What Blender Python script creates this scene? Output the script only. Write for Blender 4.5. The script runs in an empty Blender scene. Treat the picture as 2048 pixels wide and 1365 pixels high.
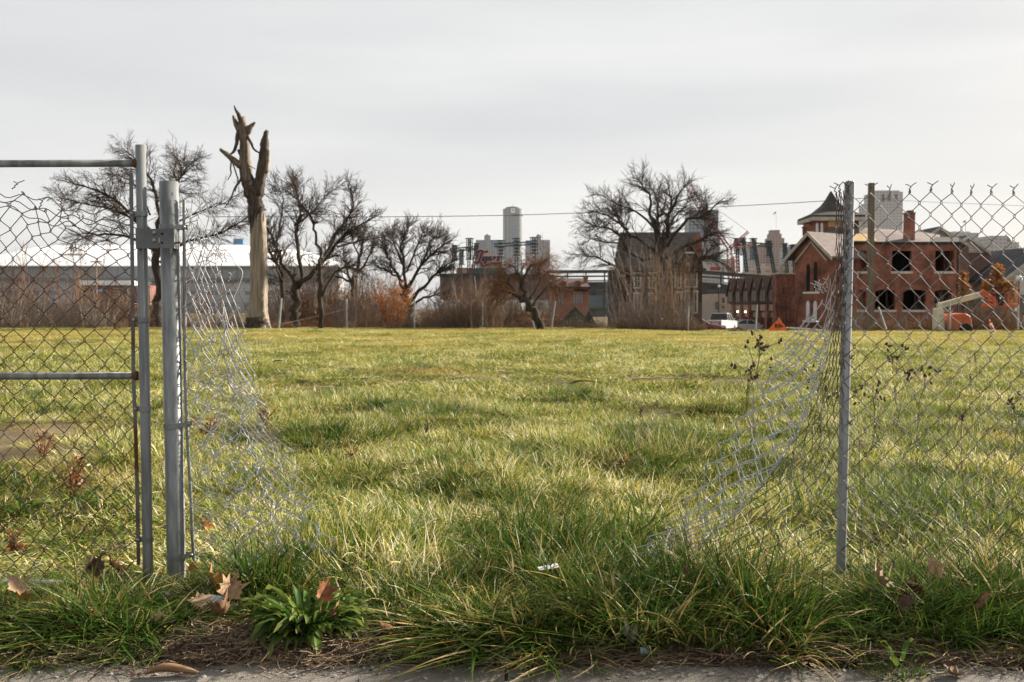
import bpy, math, random
import numpy as np
from mathutils import Vector, Matrix, noise as mnoise

# ---------------------------------------------------------------- camera, sky, sun, exposure
scene = bpy.context.scene
R = math.radians
F_PX, CX, CY = 1991.1, 1024.0, 682.5          # 35 mm lens on a 36 mm sensor, photo is 2048 px wide
PITCH, CAM_H = R(1.88), 1.26
cam_data = bpy.data.cameras.new('camera')
cam_data.lens, cam_data.sensor_width = 35.0, 36.0
cam_data.clip_start, cam_data.clip_end = 0.1, 9000.0
cam_data.dof.use_dof = True
cam_data.dof.focus_distance = 4.6
cam_data.dof.aperture_fstop = 7.0
cam = bpy.data.objects.new('camera', cam_data)
scene.collection.objects.link(cam)
cam.location = (0, 0, CAM_H)
cam.rotation_euler = (math.pi / 2 - PITCH, 0, 0)
scene.camera = cam

SUN_AZ, SUN_EL = R(33), R(24)                  # azimuth from +X towards +Y (beyond the fence, to the right)
sun_dir = Vector((math.cos(SUN_AZ) * math.cos(SUN_EL), math.sin(SUN_AZ) * math.cos(SUN_EL), math.sin(SUN_EL)))
sd = bpy.data.lights.new('sun', 'SUN')
sd.energy, sd.angle, sd.color = 5.0, R(2.5), (1.0, 0.91, 0.79)
sun = bpy.data.objects.new('sun', sd)
scene.collection.objects.link(sun)
sun.rotation_euler = (-sun_dir).to_track_quat('-Z', 'Y').to_euler()

world = bpy.data.worlds.new('World')
scene.world = world
world.use_nodes = True
wn, wl = world.node_tree.nodes, world.node_tree.links
wn.clear()
w_out = wn.new('ShaderNodeOutputWorld'); w_bg = wn.new('ShaderNodeBackground')
sky = wn.new('ShaderNodeTexSky'); sky.sky_type = 'NISHITA'; sky.sun_disc = False
sky.sun_elevation = SUN_EL; sky.sun_rotation = math.pi / 2 - SUN_AZ
sky.air_density, sky.dust_density, sky.ozone_density = 1.0, 3.0, 1.0
tc = wn.new('ShaderNodeTexCoord'); mp = wn.new('ShaderNodeMapping')
mp.inputs['Scale'].default_value = (1.0, 1.0, 7.0); mp.inputs['Rotation'].default_value = (0.0, R(4), 0.3)
nz = wn.new('ShaderNodeTexNoise'); nz.inputs['Scale'].default_value = 1.7; nz.inputs['Detail'].default_value = 5; nz.inputs['Roughness'].default_value = 0.45
rmp = wn.new('ShaderNodeValToRGB')
rmp.color_ramp.elements[0].position, rmp.color_ramp.elements[1].position = 0.30, 0.72
rmp.color_ramp.elements[0].color = (3.00, 3.03, 3.09, 1); rmp.color_ramp.elements[1].color = (3.94, 3.92, 3.84, 1)
mxs = wn.new('ShaderNodeMix'); mxs.data_type = 'RGBA'; mxs.inputs[0].default_value = 0.93
wl.new(tc.outputs['Generated'], mp.inputs['Vector']); wl.new(mp.outputs['Vector'], nz.inputs['Vector'])
wl.new(nz.outputs['Fac'], rmp.inputs['Fac'])
wl.new(sky.outputs['Color'], mxs.inputs[6]); wl.new(rmp.outputs['Color'], mxs.inputs[7])
wl.new(mxs.outputs[2], w_bg.inputs['Color']); w_bg.inputs['Strength'].default_value = 0.069
wl.new(w_bg.outputs['Background'], w_out.inputs['Surface'])

vs = scene.view_settings
vs.view_transform, vs.look, vs.gamma, vs.use_curve_mapping = 'Standard', 'None', 1.0, False
vs.exposure = 1.68
scene.render.engine = 'CYCLES'
scene.cycles.max_bounces = 4; scene.cycles.diffuse_bounces = 2; scene.cycles.glossy_bounces = 2
scene.cycles.transmission_bounces = 3; scene.cycles.transparent_max_bounces = 6; scene.cycles.volume_bounces = 0
scene.cycles.use_denoising = True

# ---------------------------------------------------------------- helpers
rng = np.random.default_rng(7)
random.seed(7)
COL = scene.collection
CP, SP = math.cos(PITCH), math.sin(PITCH)

def P(px, py, D):
    """world point seen at photo pixel (px, py) that stands D metres in front of the camera"""
    x, u = (px - CX) / F_PX, -(py - CY) / F_PX
    t = D / (CP + u * SP)
    return Vector((x * t, D, CAM_H + t * (-SP + u * CP)))

def mpp(D):
    return D / F_PX

def smooth01(a, b, v):
    t = np.clip((v - a) / (b - a), 0, 1)
    return t * t * (3 - 2 * t)

def gz(x, y):
    """ground height"""
    x = np.asarray(x, float); y = np.asarray(y, float)
    m = smooth01(4.2, 6.0, y) * (1 - smooth01(60, 66, y))
    b = 0.05 * np.sin(x * 1.9 + 0.6 * y) * np.sin(y * 1.3 + 1) + 0.03 * np.sin(x * 0.7 - y * 0.5 + 2) + 0.02 * np.sin(3.1 * x + 2.2 * y)
    z = b * m
    z = z + 0.03 * smooth01(3.5, 3.9, y) - 0.03
    z = z - 0.09 * smooth01(25, 62, y) - 0.20 * smooth01(40, 63, y) * smooth01(4, 13, x) - 0.85 * smooth01(67, 92, y) - 0.4 * smooth01(100, 116, y)
    return z

# ---- materials
MATS = {}
def newmat(name):
    m = bpy.data.materials.new(name); m.use_nodes = True
    nt = m.node_tree; nt.nodes.clear()
    return m, nt, nt.nodes, nt.links

def M(name, col, rough=0.85, col2=None, scale=4.0, detail=4, stretch=(1, 1, 1), bump=0.0, bscale=None, metal=0.0, spec=0.3, lo=0.35, hi=0.65, space='Object', var=0.12):
    if name in MATS: return MATS[name]
    m, nt, N, L = newmat(name)
    o = N.new('ShaderNodeOutputMaterial'); p = N.new('ShaderNodeBsdfPrincipled')
    L.new(p.outputs[0], o.inputs[0])
    p.inputs['Roughness'].default_value = rough; p.inputs['Metallic'].default_value = metal
    p.inputs['Specular IOR Level'].default_value = spec
    t = N.new('ShaderNodeTexCoord'); mp_ = N.new('ShaderNodeMapping'); mp_.inputs['Scale'].default_value = stretch
    if space == 'World':
        g = N.new('ShaderNodeNewGeometry'); L.new(g.outputs['Position'], mp_.inputs['Vector'])
    else:
        L.new(t.outputs['Object'], mp_.inputs['Vector'])
    n = N.new('ShaderNodeTexNoise'); n.inputs['Scale'].default_value = scale; n.inputs['Detail'].default_value = detail
    L.new(mp_.outputs[0], n.inputs['Vector'])
    r = N.new('ShaderNodeMapRange'); r.inputs[1].default_value = lo; r.inputs[2].default_value = hi
    L.new(n.outputs['Fac'], r.inputs[0])
    mx = N.new('ShaderNodeMix'); mx.data_type = 'RGBA'
    c2 = col2 if col2 is not None else tuple(min(1, c * (1 + var * 2)) for c in col)
    c1 = col if col2 is not None else tuple(c * (1 - var) for c in col)
    mx.inputs[6].default_value = (*c1, 1); mx.inputs[7].default_value = (*c2, 1)
    L.new(r.outputs[0], mx.inputs[0]); L.new(mx.outputs[2], p.inputs['Base Color'])
    if bump:
        n2 = N.new('ShaderNodeTexNoise'); n2.inputs['Scale'].default_value = bscale or scale * 4; n2.inputs['Detail'].default_value = 4
        L.new(mp_.outputs[0], n2.inputs['Vector'])
        b = N.new('ShaderNodeBump'); b.inputs['Strength'].default_value = bump; b.inputs['Distance'].default_value = 0.02
        L.new(n2.outputs['Fac'], b.inputs['Height']); L.new(b.outputs[0], p.inputs['Normal'])
    MATS[name] = m
    return m

def Mgrid(name, wall, pane, bw, bh, mort, rough=0.5, offset=0.0, wall2=None, bump=0.0, nscale=0.5, namt=0.35, freq=2):
    """courses of brick, or the window grid of a building too far off to build pane by pane"""
    if name in MATS: return MATS[name]
    m, nt, N, L = newmat(name)
    o = N.new('ShaderNodeOutputMaterial'); p = N.new('ShaderNodeBsdfPrincipled'); L.new(p.outputs[0], o.inputs[0])
    p.inputs['Roughness'].default_value = rough; p.inputs['Specular IOR Level'].default_value = 0.3
    t = N.new('ShaderNodeTexCoord'); s = N.new('ShaderNodeSeparateXYZ'); L.new(t.outputs['Object'], s.inputs[0])
    a = N.new('ShaderNodeMath'); L.new(s.outputs[0], a.inputs[0]); L.new(s.outputs[1], a.inputs[1])
    c = N.new('ShaderNodeCombineXYZ'); L.new(a.outputs[0], c.inputs[0]); L.new(s.outputs[2], c.inputs[1])
    b = N.new('ShaderNodeTexBrick'); b.offset = offset; b.offset_frequency = freq
    b.inputs['Scale'].default_value = 1.0; b.inputs['Brick Width'].default_value = bw; b.inputs['Row Height'].default_value = bh
    b.inputs['Mortar Size'].default_value = mort; b.inputs['Mortar Smooth'].default_value = 0.1; b.inputs['Bias'].default_value = 0.0
    L.new(c.outputs[0], b.inputs['Vector'])
    w2 = wall2 or tuple(x * 0.75 for x in pane)
    b.inputs['Color1'].default_value = (*pane, 1); b.inputs['Color2'].default_value = (*w2, 1); b.inputs['Mortar'].default_value = (*wall, 1)
    n = N.new('ShaderNodeTexNoise'); n.inputs['Scale'].default_value = nscale; n.inputs['Detail'].default_value = 5
    L.new(t.outputs['Object'], n.inputs['Vector'])
    r = N.new('ShaderNodeMapRange'); r.inputs[1].default_value = 0.3; r.inputs[2].default_value = 0.7; r.inputs[3].default_value = 1 - namt; r.inputs[4].default_value = 1 + namt
    L.new(n.outputs['Fac'], r.inputs[0])
    mx = N.new('ShaderNodeVectorMath'); mx.operation = 'MULTIPLY'
    L.new(b.outputs['Color'], mx.inputs[0]); L.new(r.outputs[0], mx.inputs[1]); L.new(mx.outputs[0], p.inputs['Base Color'])
    if bump:
        bp = N.new('ShaderNodeBump'); bp.inputs['Strength'].default_value = bump; bp.inputs['Distance'].default_value = 0.01
        L.new(b.outputs['Fac'], bp.inputs['Height']); L.new(bp.outputs[0], p.inputs['Normal']); bp.invert = True
    MATS[name] = m
    return m

def Mleaf(name, cols, trans=0.35, rough=0.45, gloss=0.06, wscale=0.25, wcol=None, wlo=0.42, whi=0.62, tip=None, inst=0.5):
    """thin plant matter: colour picked per blade (attribute tv), drifting with the place it grows in; lets light through"""
    if name in MATS: return MATS[name]
    m, nt, N, L = newmat(name)
    o = N.new('ShaderNodeOutputMaterial')
    at = N.new('ShaderNodeAttribute'); at.attribute_name = 'tv'
    oi = N.new('ShaderNodeObjectInfo')
    ma = N.new('ShaderNodeMath'); ma.operation = 'MULTIPLY_ADD'; ma.inputs[1].default_value = inst; L.new(oi.outputs['Random'], ma.inputs[0])
    sb = N.new('ShaderNodeMath'); sb.operation = 'SUBTRACT'; L.new(at.outputs['Fac'], sb.inputs[0]); sb.inputs[1].default_value = inst * 0.5
    L.new(sb.outputs[0], ma.inputs[2])
    rp = N.new('ShaderNodeValToRGB'); els = rp.color_ramp.elements
    while len(els) < len(cols): els.new(0.5)
    for e, (pos, c) in zip(els, cols): e.position = pos; e.color = (*c, 1)
    L.new(ma.outputs[0], rp.inputs['Fac'])
    colr = rp.outputs['Color']
    if wcol is not None:
        g = N.new('ShaderNodeNewGeometry'); n = N.new('ShaderNodeTexNoise'); n.inputs['Scale'].default_value = wscale; n.inputs['Detail'].default_value = 4
        L.new(g.outputs['Position'], n.inputs['Vector'])
        r = N.new('ShaderNodeMapRange'); r.inputs[1].default_value = wlo; r.inputs[2].default_value = whi; r.inputs[4].default_value = 0.75
        L.new(n.outputs['Fac'], r.inputs[0])
        mx = N.new('ShaderNodeMix'); mx.data_type = 'RGBA'; L.new(r.outputs[0], mx.inputs[0]); L.new(colr, mx.inputs[6]); mx.inputs[7].default_value = (*wcol, 1)
        colr = mx.outputs[2]
    if tip is not None:
        a2 = N.new('ShaderNodeAttribute'); a2.attribute_name = 'tt'
        r2 = N.new('ShaderNodeMapRange'); r2.inputs[1].default_value = 0.55; r2.inputs[2].default_value = 1.0; r2.inputs[4].default_value = 0.6
        L.new(a2.outputs['Fac'], r2.inputs[0])
        m2 = N.new('ShaderNodeMix'); m2.data_type = 'RGBA'; L.new(r2.outputs[0], m2.inputs[0]); L.new(colr, m2.inputs[6]); m2.inputs[7].default_value = (*tip, 1)
        colr = m2.outputs[2]
    d = N.new('ShaderNodeBsdfDiffuse'); tr = N.new('ShaderNodeBsdfTranslucent'); gl = N.new('ShaderNodeBsdfGlossy'); gl.inputs['Roughness'].default_value = rough
    L.new(colr, d.inputs[0]); L.new(colr, tr.inputs[0])
    m1 = N.new('ShaderNodeMixShader'); m1.inputs[0].default_value = trans; L.new(d.outputs[0], m1.inputs[1]); L.new(tr.outputs[0], m1.inputs[2])
    ms = N.new('ShaderNodeMixShader'); ms.inputs[0].default_value = gloss; L.new(m1.outputs[0], ms.inputs[1]); L.new(gl.outputs[0], ms.inputs[2])
    L.new(ms.outputs[0], o.inputs[0])
    MATS[name] = m
    return m

# ---- mesh building
ORG = {}
def tag(o, label=None, cat=None, group=None, kind=None):
    if label: o['label'] = label
    if cat: o['category'] = cat
    if group: o['group'] = group
    if kind: o['kind'] = kind
    return o

def thing(name, label, cat, loc, group=None):
    o = bpy.data.objects.new(name, None); COL.objects.link(o)
    o.empty_display_size = 0.2
    o.location = loc; ORG[o] = Vector(loc)
    return tag(o, label, cat, group)

class MB:
    def __init__(s):
        s.v, s.f, s.tv = [], [], []
    def quad(s, a, b, c, d):
        n = len(s.v); s.v += [tuple(a), tuple(b), tuple(c), tuple(d)]; s.f.append((n, n + 1, n + 2, n + 3)); return s
    def poly(s, pts):
        n = len(s.v); s.v += [tuple(p) for p in pts]; s.f.append(tuple(range(n, n + len(pts)))); return s
    def box(s, lo, hi, mat=None):
        n = len(s.v)
        x0, y0, z0 = lo; x1, y1, z1 = hi
        vs_ = [(x0, y0, z0), (x1, y0, z0), (x1, y1, z0), (x0, y1, z0), (x0, y0, z1), (x1, y0, z1), (x1, y1, z1), (x0, y1, z1)]
        if mat is not None: vs_ = [tuple(mat @ Vector(q)) for q in vs_]
        s.v += vs_
        s.f += [tuple(n + i for i in q) for q in ((0, 3, 2, 1), (4, 5, 6, 7), (0, 1, 5, 4), (1, 2, 6, 5), (2, 3, 7, 6), (3, 0, 4, 7))]
        return s
    def prism(s, pts, vec):
        """polygon (list of 3D points) swept along vec"""
        n, k = len(s.v), len(pts); vec = Vector(vec)
        s.v += [tuple(Vector(p)) for p in pts] + [tuple(Vector(p) + vec) for p in pts]
        s.f.append(tuple(range(n, n + k))); s.f.append(tuple(range(n + 2 * k - 1, n + k - 1, -1)))
        for i in range(k):
            j = (i + 1) % k
            s.f.append((n + i, n + k + i, n + k + j, n + j))
        return s
    def tube(s, pts, rad, sides=6, cap=True, tv=None):
        pts = [Vector(p) for p in pts]; k = len(pts)
        if not hasattr(rad, '__len__'): rad = [rad] * k
        n = len(s.v)
        d0 = (pts[1] - pts[0])
        ref = Vector((0.31, 0.87, 0.38)) if abs(d0.normalized().z) > 0.8 else Vector((0, 0, 1))
        cs = [(math.cos(2 * math.pi * i / sides), math.sin(2 * math.pi * i / sides)) for i in range(sides)]
        for i in range(k):
            d = (pts[min(i + 1, k - 1)] - pts[max(i - 1, 0)])
            if d.length < 1e-9: d = d0
            d.normalize()
            a = d.cross(ref)
            if a.length < 1e-4: a = d.cross(Vector((1, 0.2, 0)))
            a.normalize(); b = d.cross(a); ref = b.cross(d) if False else ref
            r = rad[i]; p = pts[i]
            for c, sn in cs:
                s.v.append((p.x + r * (c * a.x + sn * b.x), p.y + r * (c * a.y + sn * b.y), p.z + r * (c * a.z + sn * b.z)))
        for i in range(k - 1):
            o = n + i * sides
            for j in range(sides):
                j2 = (j + 1) % sides
                s.f.append((o + j, o + j2, o + sides + j2, o + sides + j))
        if cap and sides > 2:
            s.f.append(tuple(range(n + sides - 1, n - 1, -1))); s.f.append(tuple(n + (k - 1) * sides + j for j in range(sides)))
        if tv is not None: s.tv += [tv] * (k * sides)
        return s
    def lathe(s, prof, c, sides=16, axis=None):
        """prof: list of (radius, height) about the z axis through c"""
        n, k = len(s.v), len(prof); c = Vector(c)
        for r, h in prof:
            for i in range(sides):
                a = 2 * math.pi * i / sides
                q = Vector((r * math.cos(a), r * math.sin(a), h))
                if axis is not None: q = axis @ q
                s.v.append(tuple(c + q))
        for i in range(k - 1):
            o = n + i * sides
            for j in range(sides):
                j2 = (j + 1) % sides
                s.f.append((o + j, o + j2, o + sides + j2, o + sides + j))
        s.f.append(tuple(range(n + sides - 1, n - 1, -1))); s.f.append(tuple(n + (k - 1) * sides + j for j in range(sides)))
        return s
    def build(s, name, mat, parent=None, loc=None, smooth=False, kind=None):
        org = ORG[parent] if parent is not None else Vector(loc if loc is not None else (0, 0, 0))
        va = np.asarray(s.v, float) - np.array(org)
        me = bpy.data.meshes.new(name)
        me.from_pydata([tuple(q) for q in va], [], s.f)
        if smooth: me.polygons.foreach_set('use_smooth', [True] * len(me.polygons))
        me.materials.append(mat)
        if len(s.tv) == len(s.v) and s.tv:
            a = me.attributes.new('tv', 'FLOAT', 'POINT'); a.data.foreach_set('value', s.tv)
        me.update()
        o = bpy.data.objects.new(name, me); COL.objects.link(o)
        if parent is not None: o.parent = parent
        else: o.location = org
        ORG[o] = org
        if kind: o['kind'] = kind
        return o

def bevel(o, w=0.01, seg=2):
    m = o.modifiers.new('bevel', 'BEVEL'); m.width = w; m.segments = seg; m.limit_method = 'ANGLE'
    return o

def ribbon_text(mb, strokes, to3d, r, lift=0.0, sides=6):
    for st in strokes:
        mb.tube([to3d(x, y, lift) for x, y in st], r, sides)

def smooth_line(pts, n=6):
    """Catmull-Rom through points of any dimension"""
    pts = [np.asarray(p, float) for p in pts]
    q = [2 * pts[0] - pts[1]] + pts + [2 * pts[-1] - pts[-2]]
    out = []
    for i in range(1, len(q) - 2):
        for j in range(n):
            t = j / n
            out.append(0.5 * (2 * q[i] + (q[i + 1] - q[i - 1]) * t + (2 * q[i - 1] - 5 * q[i] + 4 * q[i + 1] - q[i + 2]) * t * t + (3 * q[i] - q[i - 1] - 3 * q[i + 1] + q[i + 2]) * t ** 3))
    out.append(pts[-1])
    return out

def scatter(name, pts, rots, scls, vids, variants, mat_host, label, cat):
    """one 'stuff' object: many copies of a few plants, placed by geometry nodes"""
    col = bpy.data.collections.new(name + '_variants')
    for i, me in enumerate(variants):
        ob = bpy.data.objects.new('%s_variant_%02d' % (name, i), me); col.objects.link(ob)
    me = bpy.data.meshes.new(name)
    me.from_pydata([tuple(p) for p in pts], [], [])
    a = me.attributes.new('rot', 'FLOAT_VECTOR', 'POINT'); a.data.foreach_set('vector', np.asarray(rots, np.float32).ravel())
    a = me.attributes.new('scl', 'FLOAT_VECTOR', 'POINT'); a.data.foreach_set('vector', np.asarray(scls, np.float32).ravel())
    a = me.attributes.new('vid', 'INT', 'POINT'); a.data.foreach_set('value', np.asarray(vids, np.int32))
    o = bpy.data.objects.new(name, me); COL.objects.link(o)
    ng = bpy.data.node_groups.new(name + '_scatter', 'GeometryNodeTree')
    ng.interface.new_socket('Geometry', in_out='INPUT', socket_type='NodeSocketGeometry')
    ng.interface.new_socket('Geometry', in_out='OUTPUT', socket_type='NodeSocketGeometry')
    n = ng.nodes; l = ng.links
    gi, go = n.new('NodeGroupInput'), n.new('NodeGroupOutput')
    ci = n.new('GeometryNodeCollectionInfo'); ci.inputs['Collection'].default_value = col
    ci.inputs['Separate Children'].default_value = True; ci.inputs['Reset Children'].default_value = True
    ip = n.new('GeometryNodeInstanceOnPoints'); ip.inputs['Pick Instance'].default_value = True
    def attr(nm, ty):
        q = n.new('GeometryNodeInputNamedAttribute'); q.data_type = ty; q.inputs['Name'].default_value = nm
        return q.outputs[0]
    e2r = n.new('FunctionNodeEulerToRotation')
    l.new(gi.outputs[0], ip.inputs['Points']); l.new(ci.outputs[0], ip.inputs['Instance'])
    l.new(attr('vid', 'INT'), ip.inputs['Instance Index'])
    l.new(attr('rot', 'FLOAT_VECTOR'), e2r.inputs[0]); l.new(e2r.outputs[0], ip.inputs['Rotation'])
    l.new(attr('scl', 'FLOAT_VECTOR'), ip.inputs['Scale'])
    l.new(ip.outputs[0], go.inputs[0])
    md = o.modifiers.new('scatter', 'NODES'); md.node_group = ng
    tag(o, label, cat, kind='stuff')
    return o
# ---------------------------------------------------------------- ground, sidewalk, road
xs = np.unique(np.concatenate([np.linspace(-6, 6, 121), np.linspace(-45, 45, 91), np.linspace(-2200, 2200, 11), np.linspace(-300, 300, 25)]))
ys = np.unique(np.concatenate([np.linspace(3.40, 14, 107), np.linspace(14, 100, 87), np.array([120, 160, 250, 400, 700, 1200, 2000, 2800])]))
XX, YY = np.meshgrid(xs, ys)
ZZ = gz(XX, YY)
gm = MB(); gm.v = list(zip(XX.ravel(), YY.ravel(), ZZ.ravel()))
W_ = len(xs)
gm.f = [(j * W_ + i, j * W_ + i + 1, (j + 1) * W_ + i + 1, (j + 1) * W_ + i) for j in range(len(ys) - 1) for i in range(W_ - 1)]
m_ground = M('soil_and_thatch', (0.060, 0.046, 0.028), 0.95, (0.155, 0.120, 0.060), scale=1.6, detail=8, bump=0.6, bscale=30, spec=0.1)
tag(gm.build('ground', m_ground, smooth=True), 'weedy vacant lot ground running back to the far street', 'ground', kind='structure')

m_conc = M('sidewalk_concrete', (0.125, 0.110, 0.092), 0.92, (0.205, 0.185, 0.155), scale=3.0, detail=10, bump=0.35, bscale=160, spec=0.2, lo=0.3, hi=0.72)
sw = thing('sidewalk', 'worn grey brown concrete sidewalk along the bottom edge', 'sidewalk', (0, 3.0, -0.05)); sw['kind'] = 'structure'
def slab(x0, x1, y0, y1):
    mb = MB(); n = max(2, int((x1 - x0) / 0.05)); top = -0.022
    prev = None
    for i in range(n + 1):
        x = x0 + (x1 - x0) * i / n
        e = 3.553 - 0.026 * x + 0.012 * math.sin(x * 9) + 0.010 * math.sin(x * 23 + 1)
        cur = [len(mb.v), len(mb.v) + 1, len(mb.v) + 2, len(mb.v) + 3]
        mb.v += [(x, y0, top), (x, e - 0.012, top), (x, e, top - 0.012), (x, e, top - 0.10)]
        if prev:
            for k in range(3): mb.f.append((prev[k], cur[k], cur[k + 1], prev[k + 1]))
        prev = cur
    mb.f.append((0, 1, 2, 3)); mb.f.append(tuple(reversed(prev)))
    return mb.build('slab', m_conc, sw)
jx = [-4.6, -2.98, -1.46, -0.02, 1.345, 2.80, 4.6]
for a, b in zip(jx[:-1], jx[1:]): slab(a + 0.006, b - 0.006, 1.2, 3.553 - 0.026 * a)

m_asph = M('asphalt', (0.05, 0.05, 0.052), 0.9, (0.075, 0.073, 0.07), scale=2)
mb = MB()
for k in range(16):
    ya_, yb_ = 92 + 2 * k, 94 + 2 * k; za_, zb2 = float(gz(0, ya_)) + .006, float(gz(0, yb_)) + .006
    mb.quad((9, ya_, za_), (70, ya_, za_), (70, yb_, zb2), (9, yb_, zb2))
tag(mb.build('road', m_asph), 'asphalt side street beyond the field where the cars are parked', 'road', kind='structure')

# ---------------------------------------------------------------- grass
def tuft_mesh(name, nb, rad, h0, h1, width, spread, droop, mat, seed, segs=4, tvbias=0.0, combed=None, lie=0.0):
    g = np.random.default_rng(seed)
    r = rad * np.sqrt(g.random(nb)); th = g.random(nb) * 2 * np.pi
    bx, by = r * np.cos(th), r * np.sin(th)
    az = np.where(g.random(nb) < 0.65, th + g.normal(0, 0.6, nb), g.random(nb) * 2 * np.pi)
    if combed is not None: az = combed + g.normal(0, 0.55, nb)
    Lh = h0 + (h1 - h0) * g.random(nb) ** 1.3
    sp = np.clip(spread * (0.35 + 0.9 * g.random(nb)) * (0.5 + 0.7 * r / max(rad, 1e-6)), 0, 1.5)
    dr = droop * g.random(nb)
    t = np.linspace(0, 1, segs + 1)
    ang = sp[:, None] + dr[:, None] * (t[None, :] ** 1.3) * 2.2 + lie
    ang = np.minimum(ang, 2.35)
    step = Lh[:, None] / segs
    hx = np.concatenate([np.zeros((nb, 1)), np.cumsum(np.sin(ang[:, 1:]) * step, 1)], 1)
    hz = np.concatenate([np.zeros((nb, 1)), np.cumsum(np.cos(ang[:, 1:]) * step, 1)], 1)
    hz = np.maximum(hz, 0.004 + 0.01 * g.random((nb, 1)))
    tw = az[:, None] + g.normal(0, 0.5, nb)[:, None] * t[None, :]
    px = bx[:, None] + np.cumsum(np.concatenate([np.zeros((nb, 1)), np.diff(hx, axis=1)], 1) * np.cos(tw), 1)
    py = by[:, None] + np.cumsum(np.concatenate([np.zeros((nb, 1)), np.diff(hx, axis=1)], 1) * np.sin(tw), 1)
    w = width * (0.6 + 0.8 * g.random(nb))[:, None] * np.clip(1.02 - t[None, :] ** 2.2, 0.04, 1) * (0.6 + 0.4 * np.minimum(t * 4, 1))[None, :]
    roll = tw + np.pi / 2 + g.normal(0, 0.7, nb)[:, None]
    ox, oy = np.cos(roll) * w / 2, np.sin(roll) * w / 2
    oz = np.sin(g.normal(0, 0.6, nb))[:, None] * w * 0.3
    V = np.stack([np.stack([px - ox, py - oy, hz - oz], -1), np.stack([px + ox, py + oy, hz + oz], -1)], 2)   # nb, segs+1, 2, 3
    V = V.reshape(-1, 3)
    k = segs + 1
    base = (np.arange(nb) * k * 2)[:, None] + (np.arange(segs) * 2)[None, :]
    Fq = np.stack([base, base + 1, base + 3, base + 2], -1).reshape(-1, 4)
    me = bpy.data.meshes.new(name)
    me.vertices.add(len(V)); me.vertices.foreach_set('co', V.astype(np.float32).ravel())
    me.loops.add(Fq.size); me.loops.foreach_set('vertex_index', Fq.astype(np.int32).ravel())
    me.polygons.add(len(Fq)); me.polygons.foreach_set('loop_start', np.arange(0, Fq.size, 4, dtype=np.int32)); me.polygons.foreach_set('loop_total', np.full(len(Fq), 4, np.int32))
    me.polygons.foreach_set('use_smooth', np.ones(len(Fq), bool))
    me.update(calc_edges=True)
    tv = np.clip(g.random(nb) + tvbias, 0, 1)
    a = me.attributes.new('tv', 'FLOAT', 'POINT'); a.data.foreach_set('value', np.repeat(tv, k * 2).astype(np.float32))
    a = me.attributes.new('tt', 'FLOAT', 'POINT'); a.data.foreach_set('value', np.tile(np.repeat(t, 2), nb).astype(np.float32))
    me.materials.append(mat)
    return me

GRASS = [(0.0, (0.026, 0.062, 0.008)), (0.28, (0.098, 0.165, 0.020)), (0.49, (0.215, 0.262, 0.040)), (0.65, (0.42, 0.350, 0.076)), (0.86, (0.60, 0.50, 0.19)), (1.0, (0.76, 0.69, 0.47))]
LUSH = [(0.0, (0.012, 0.032, 0.006)), (0.45, (0.032, 0.082, 0.012)), (0.78, (0.090, 0.160, 0.022)), (0.86, (0.22, 0.19, 0.045)), (0.94, (0.42, 0.27, 0.070)), (1.0, (0.52, 0.40, 0.21))]
m_grass = Mleaf('field_grass', GRASS, trans=0.32, gloss=0.02, rough=0.40, wscale=0.35, wcol=(0.40, 0.285, 0.065), wlo=0.55, whi=0.75, inst=.5)
m_far = Mleaf('far_field_grass', GRASS, trans=0.35, gloss=0.012, rough=0.40, wscale=0.12, wcol=(0.44, 0.325, 0.085), wlo=0.40, whi=0.66, tip=(0.42, 0.36, 0.12), inst=.4)
m_tuft = Mleaf('tuft_grass', GRASS, trans=0.30, gloss=0.02, rough=0.40, wscale=0.6, wcol=(0.045, 0.095, 0.018), wlo=0.48, whi=0.66, inst=.6)
m_lush = Mleaf('verge_grass', LUSH, trans=0.22, gloss=0.010, rough=0.38, inst=0.35, tip=(0.105, 0.115, 0.026))

short = [tuft_mesh('short_sward_%d' % i, 640, 0.42, 0.035, 0.12, 0.0056, 0.85, 0.6, m_grass, 100 + i, 3) for i in range(5)]
midt = [tuft_mesh('mid_tuft_%d' % i, 150, 0.15, 0.08, 0.20, 0.0058, 0.7, 0.8, m_tuft, 200 + i, 5) for i in range(5)]
layt = [tuft_mesh('laid_tuft_%d' % i, 130, 0.20, 0.10, 0.26, 0.0058, 1.0, 0.7, m_tuft, 300 + i, 5, combed=c) for i, c in enumerate((0.3, 2.6, -1.0))]
farp = [tuft_mesh('far_sward_%d' % i, 1000, 1.0, 0.05, 0.14, 0.012, 0.75, 0.5, m_far, 400 + i, 3) for i in range(4)]
V_FIELD = short + midt + layt + farp       # 0-4 short, 5-9 mid, 10-12 laid, 13-16 far

def noise2(x, y, s, seed=0):
    return np.array([mnoise.noise(Vector((a * s + seed * 7.3, b * s - seed * 3.1, seed * 1.7))) for a, b in zip(x, y)])

def bare(x, y):
    """how bare the soil is: the scuffed patch in mid field and the one behind the gate"""
    a = np.exp(-(((x + 1.6) / 5.2) ** 2 + ((y - 17.6) / 2.4) ** 2) * 1.2)
    a2 = np.exp(-(((x - 2.6) / 2.8) ** 2 + ((y - 16.6) / 1.0) ** 2) * 1.3) * 0.8
    b = np.exp(-(((x + 4.9) / 1.9) ** 2 + ((y - 9.6) / 1.9) ** 2)) * 1.15
    c = np.exp(-(((x + 4.1) / 1.1) ** 2 + ((y - 8.0) / 0.5) ** 2)) * 0.6
    d = np.exp(-(((x - 3.7) / 1.6) ** 2 + ((y - 16.2) / 0.6) ** 2)) * 0.8
    return np.clip(.72 * a + .7 * a2 + b + c + .7 * d, 0, 1)

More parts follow.
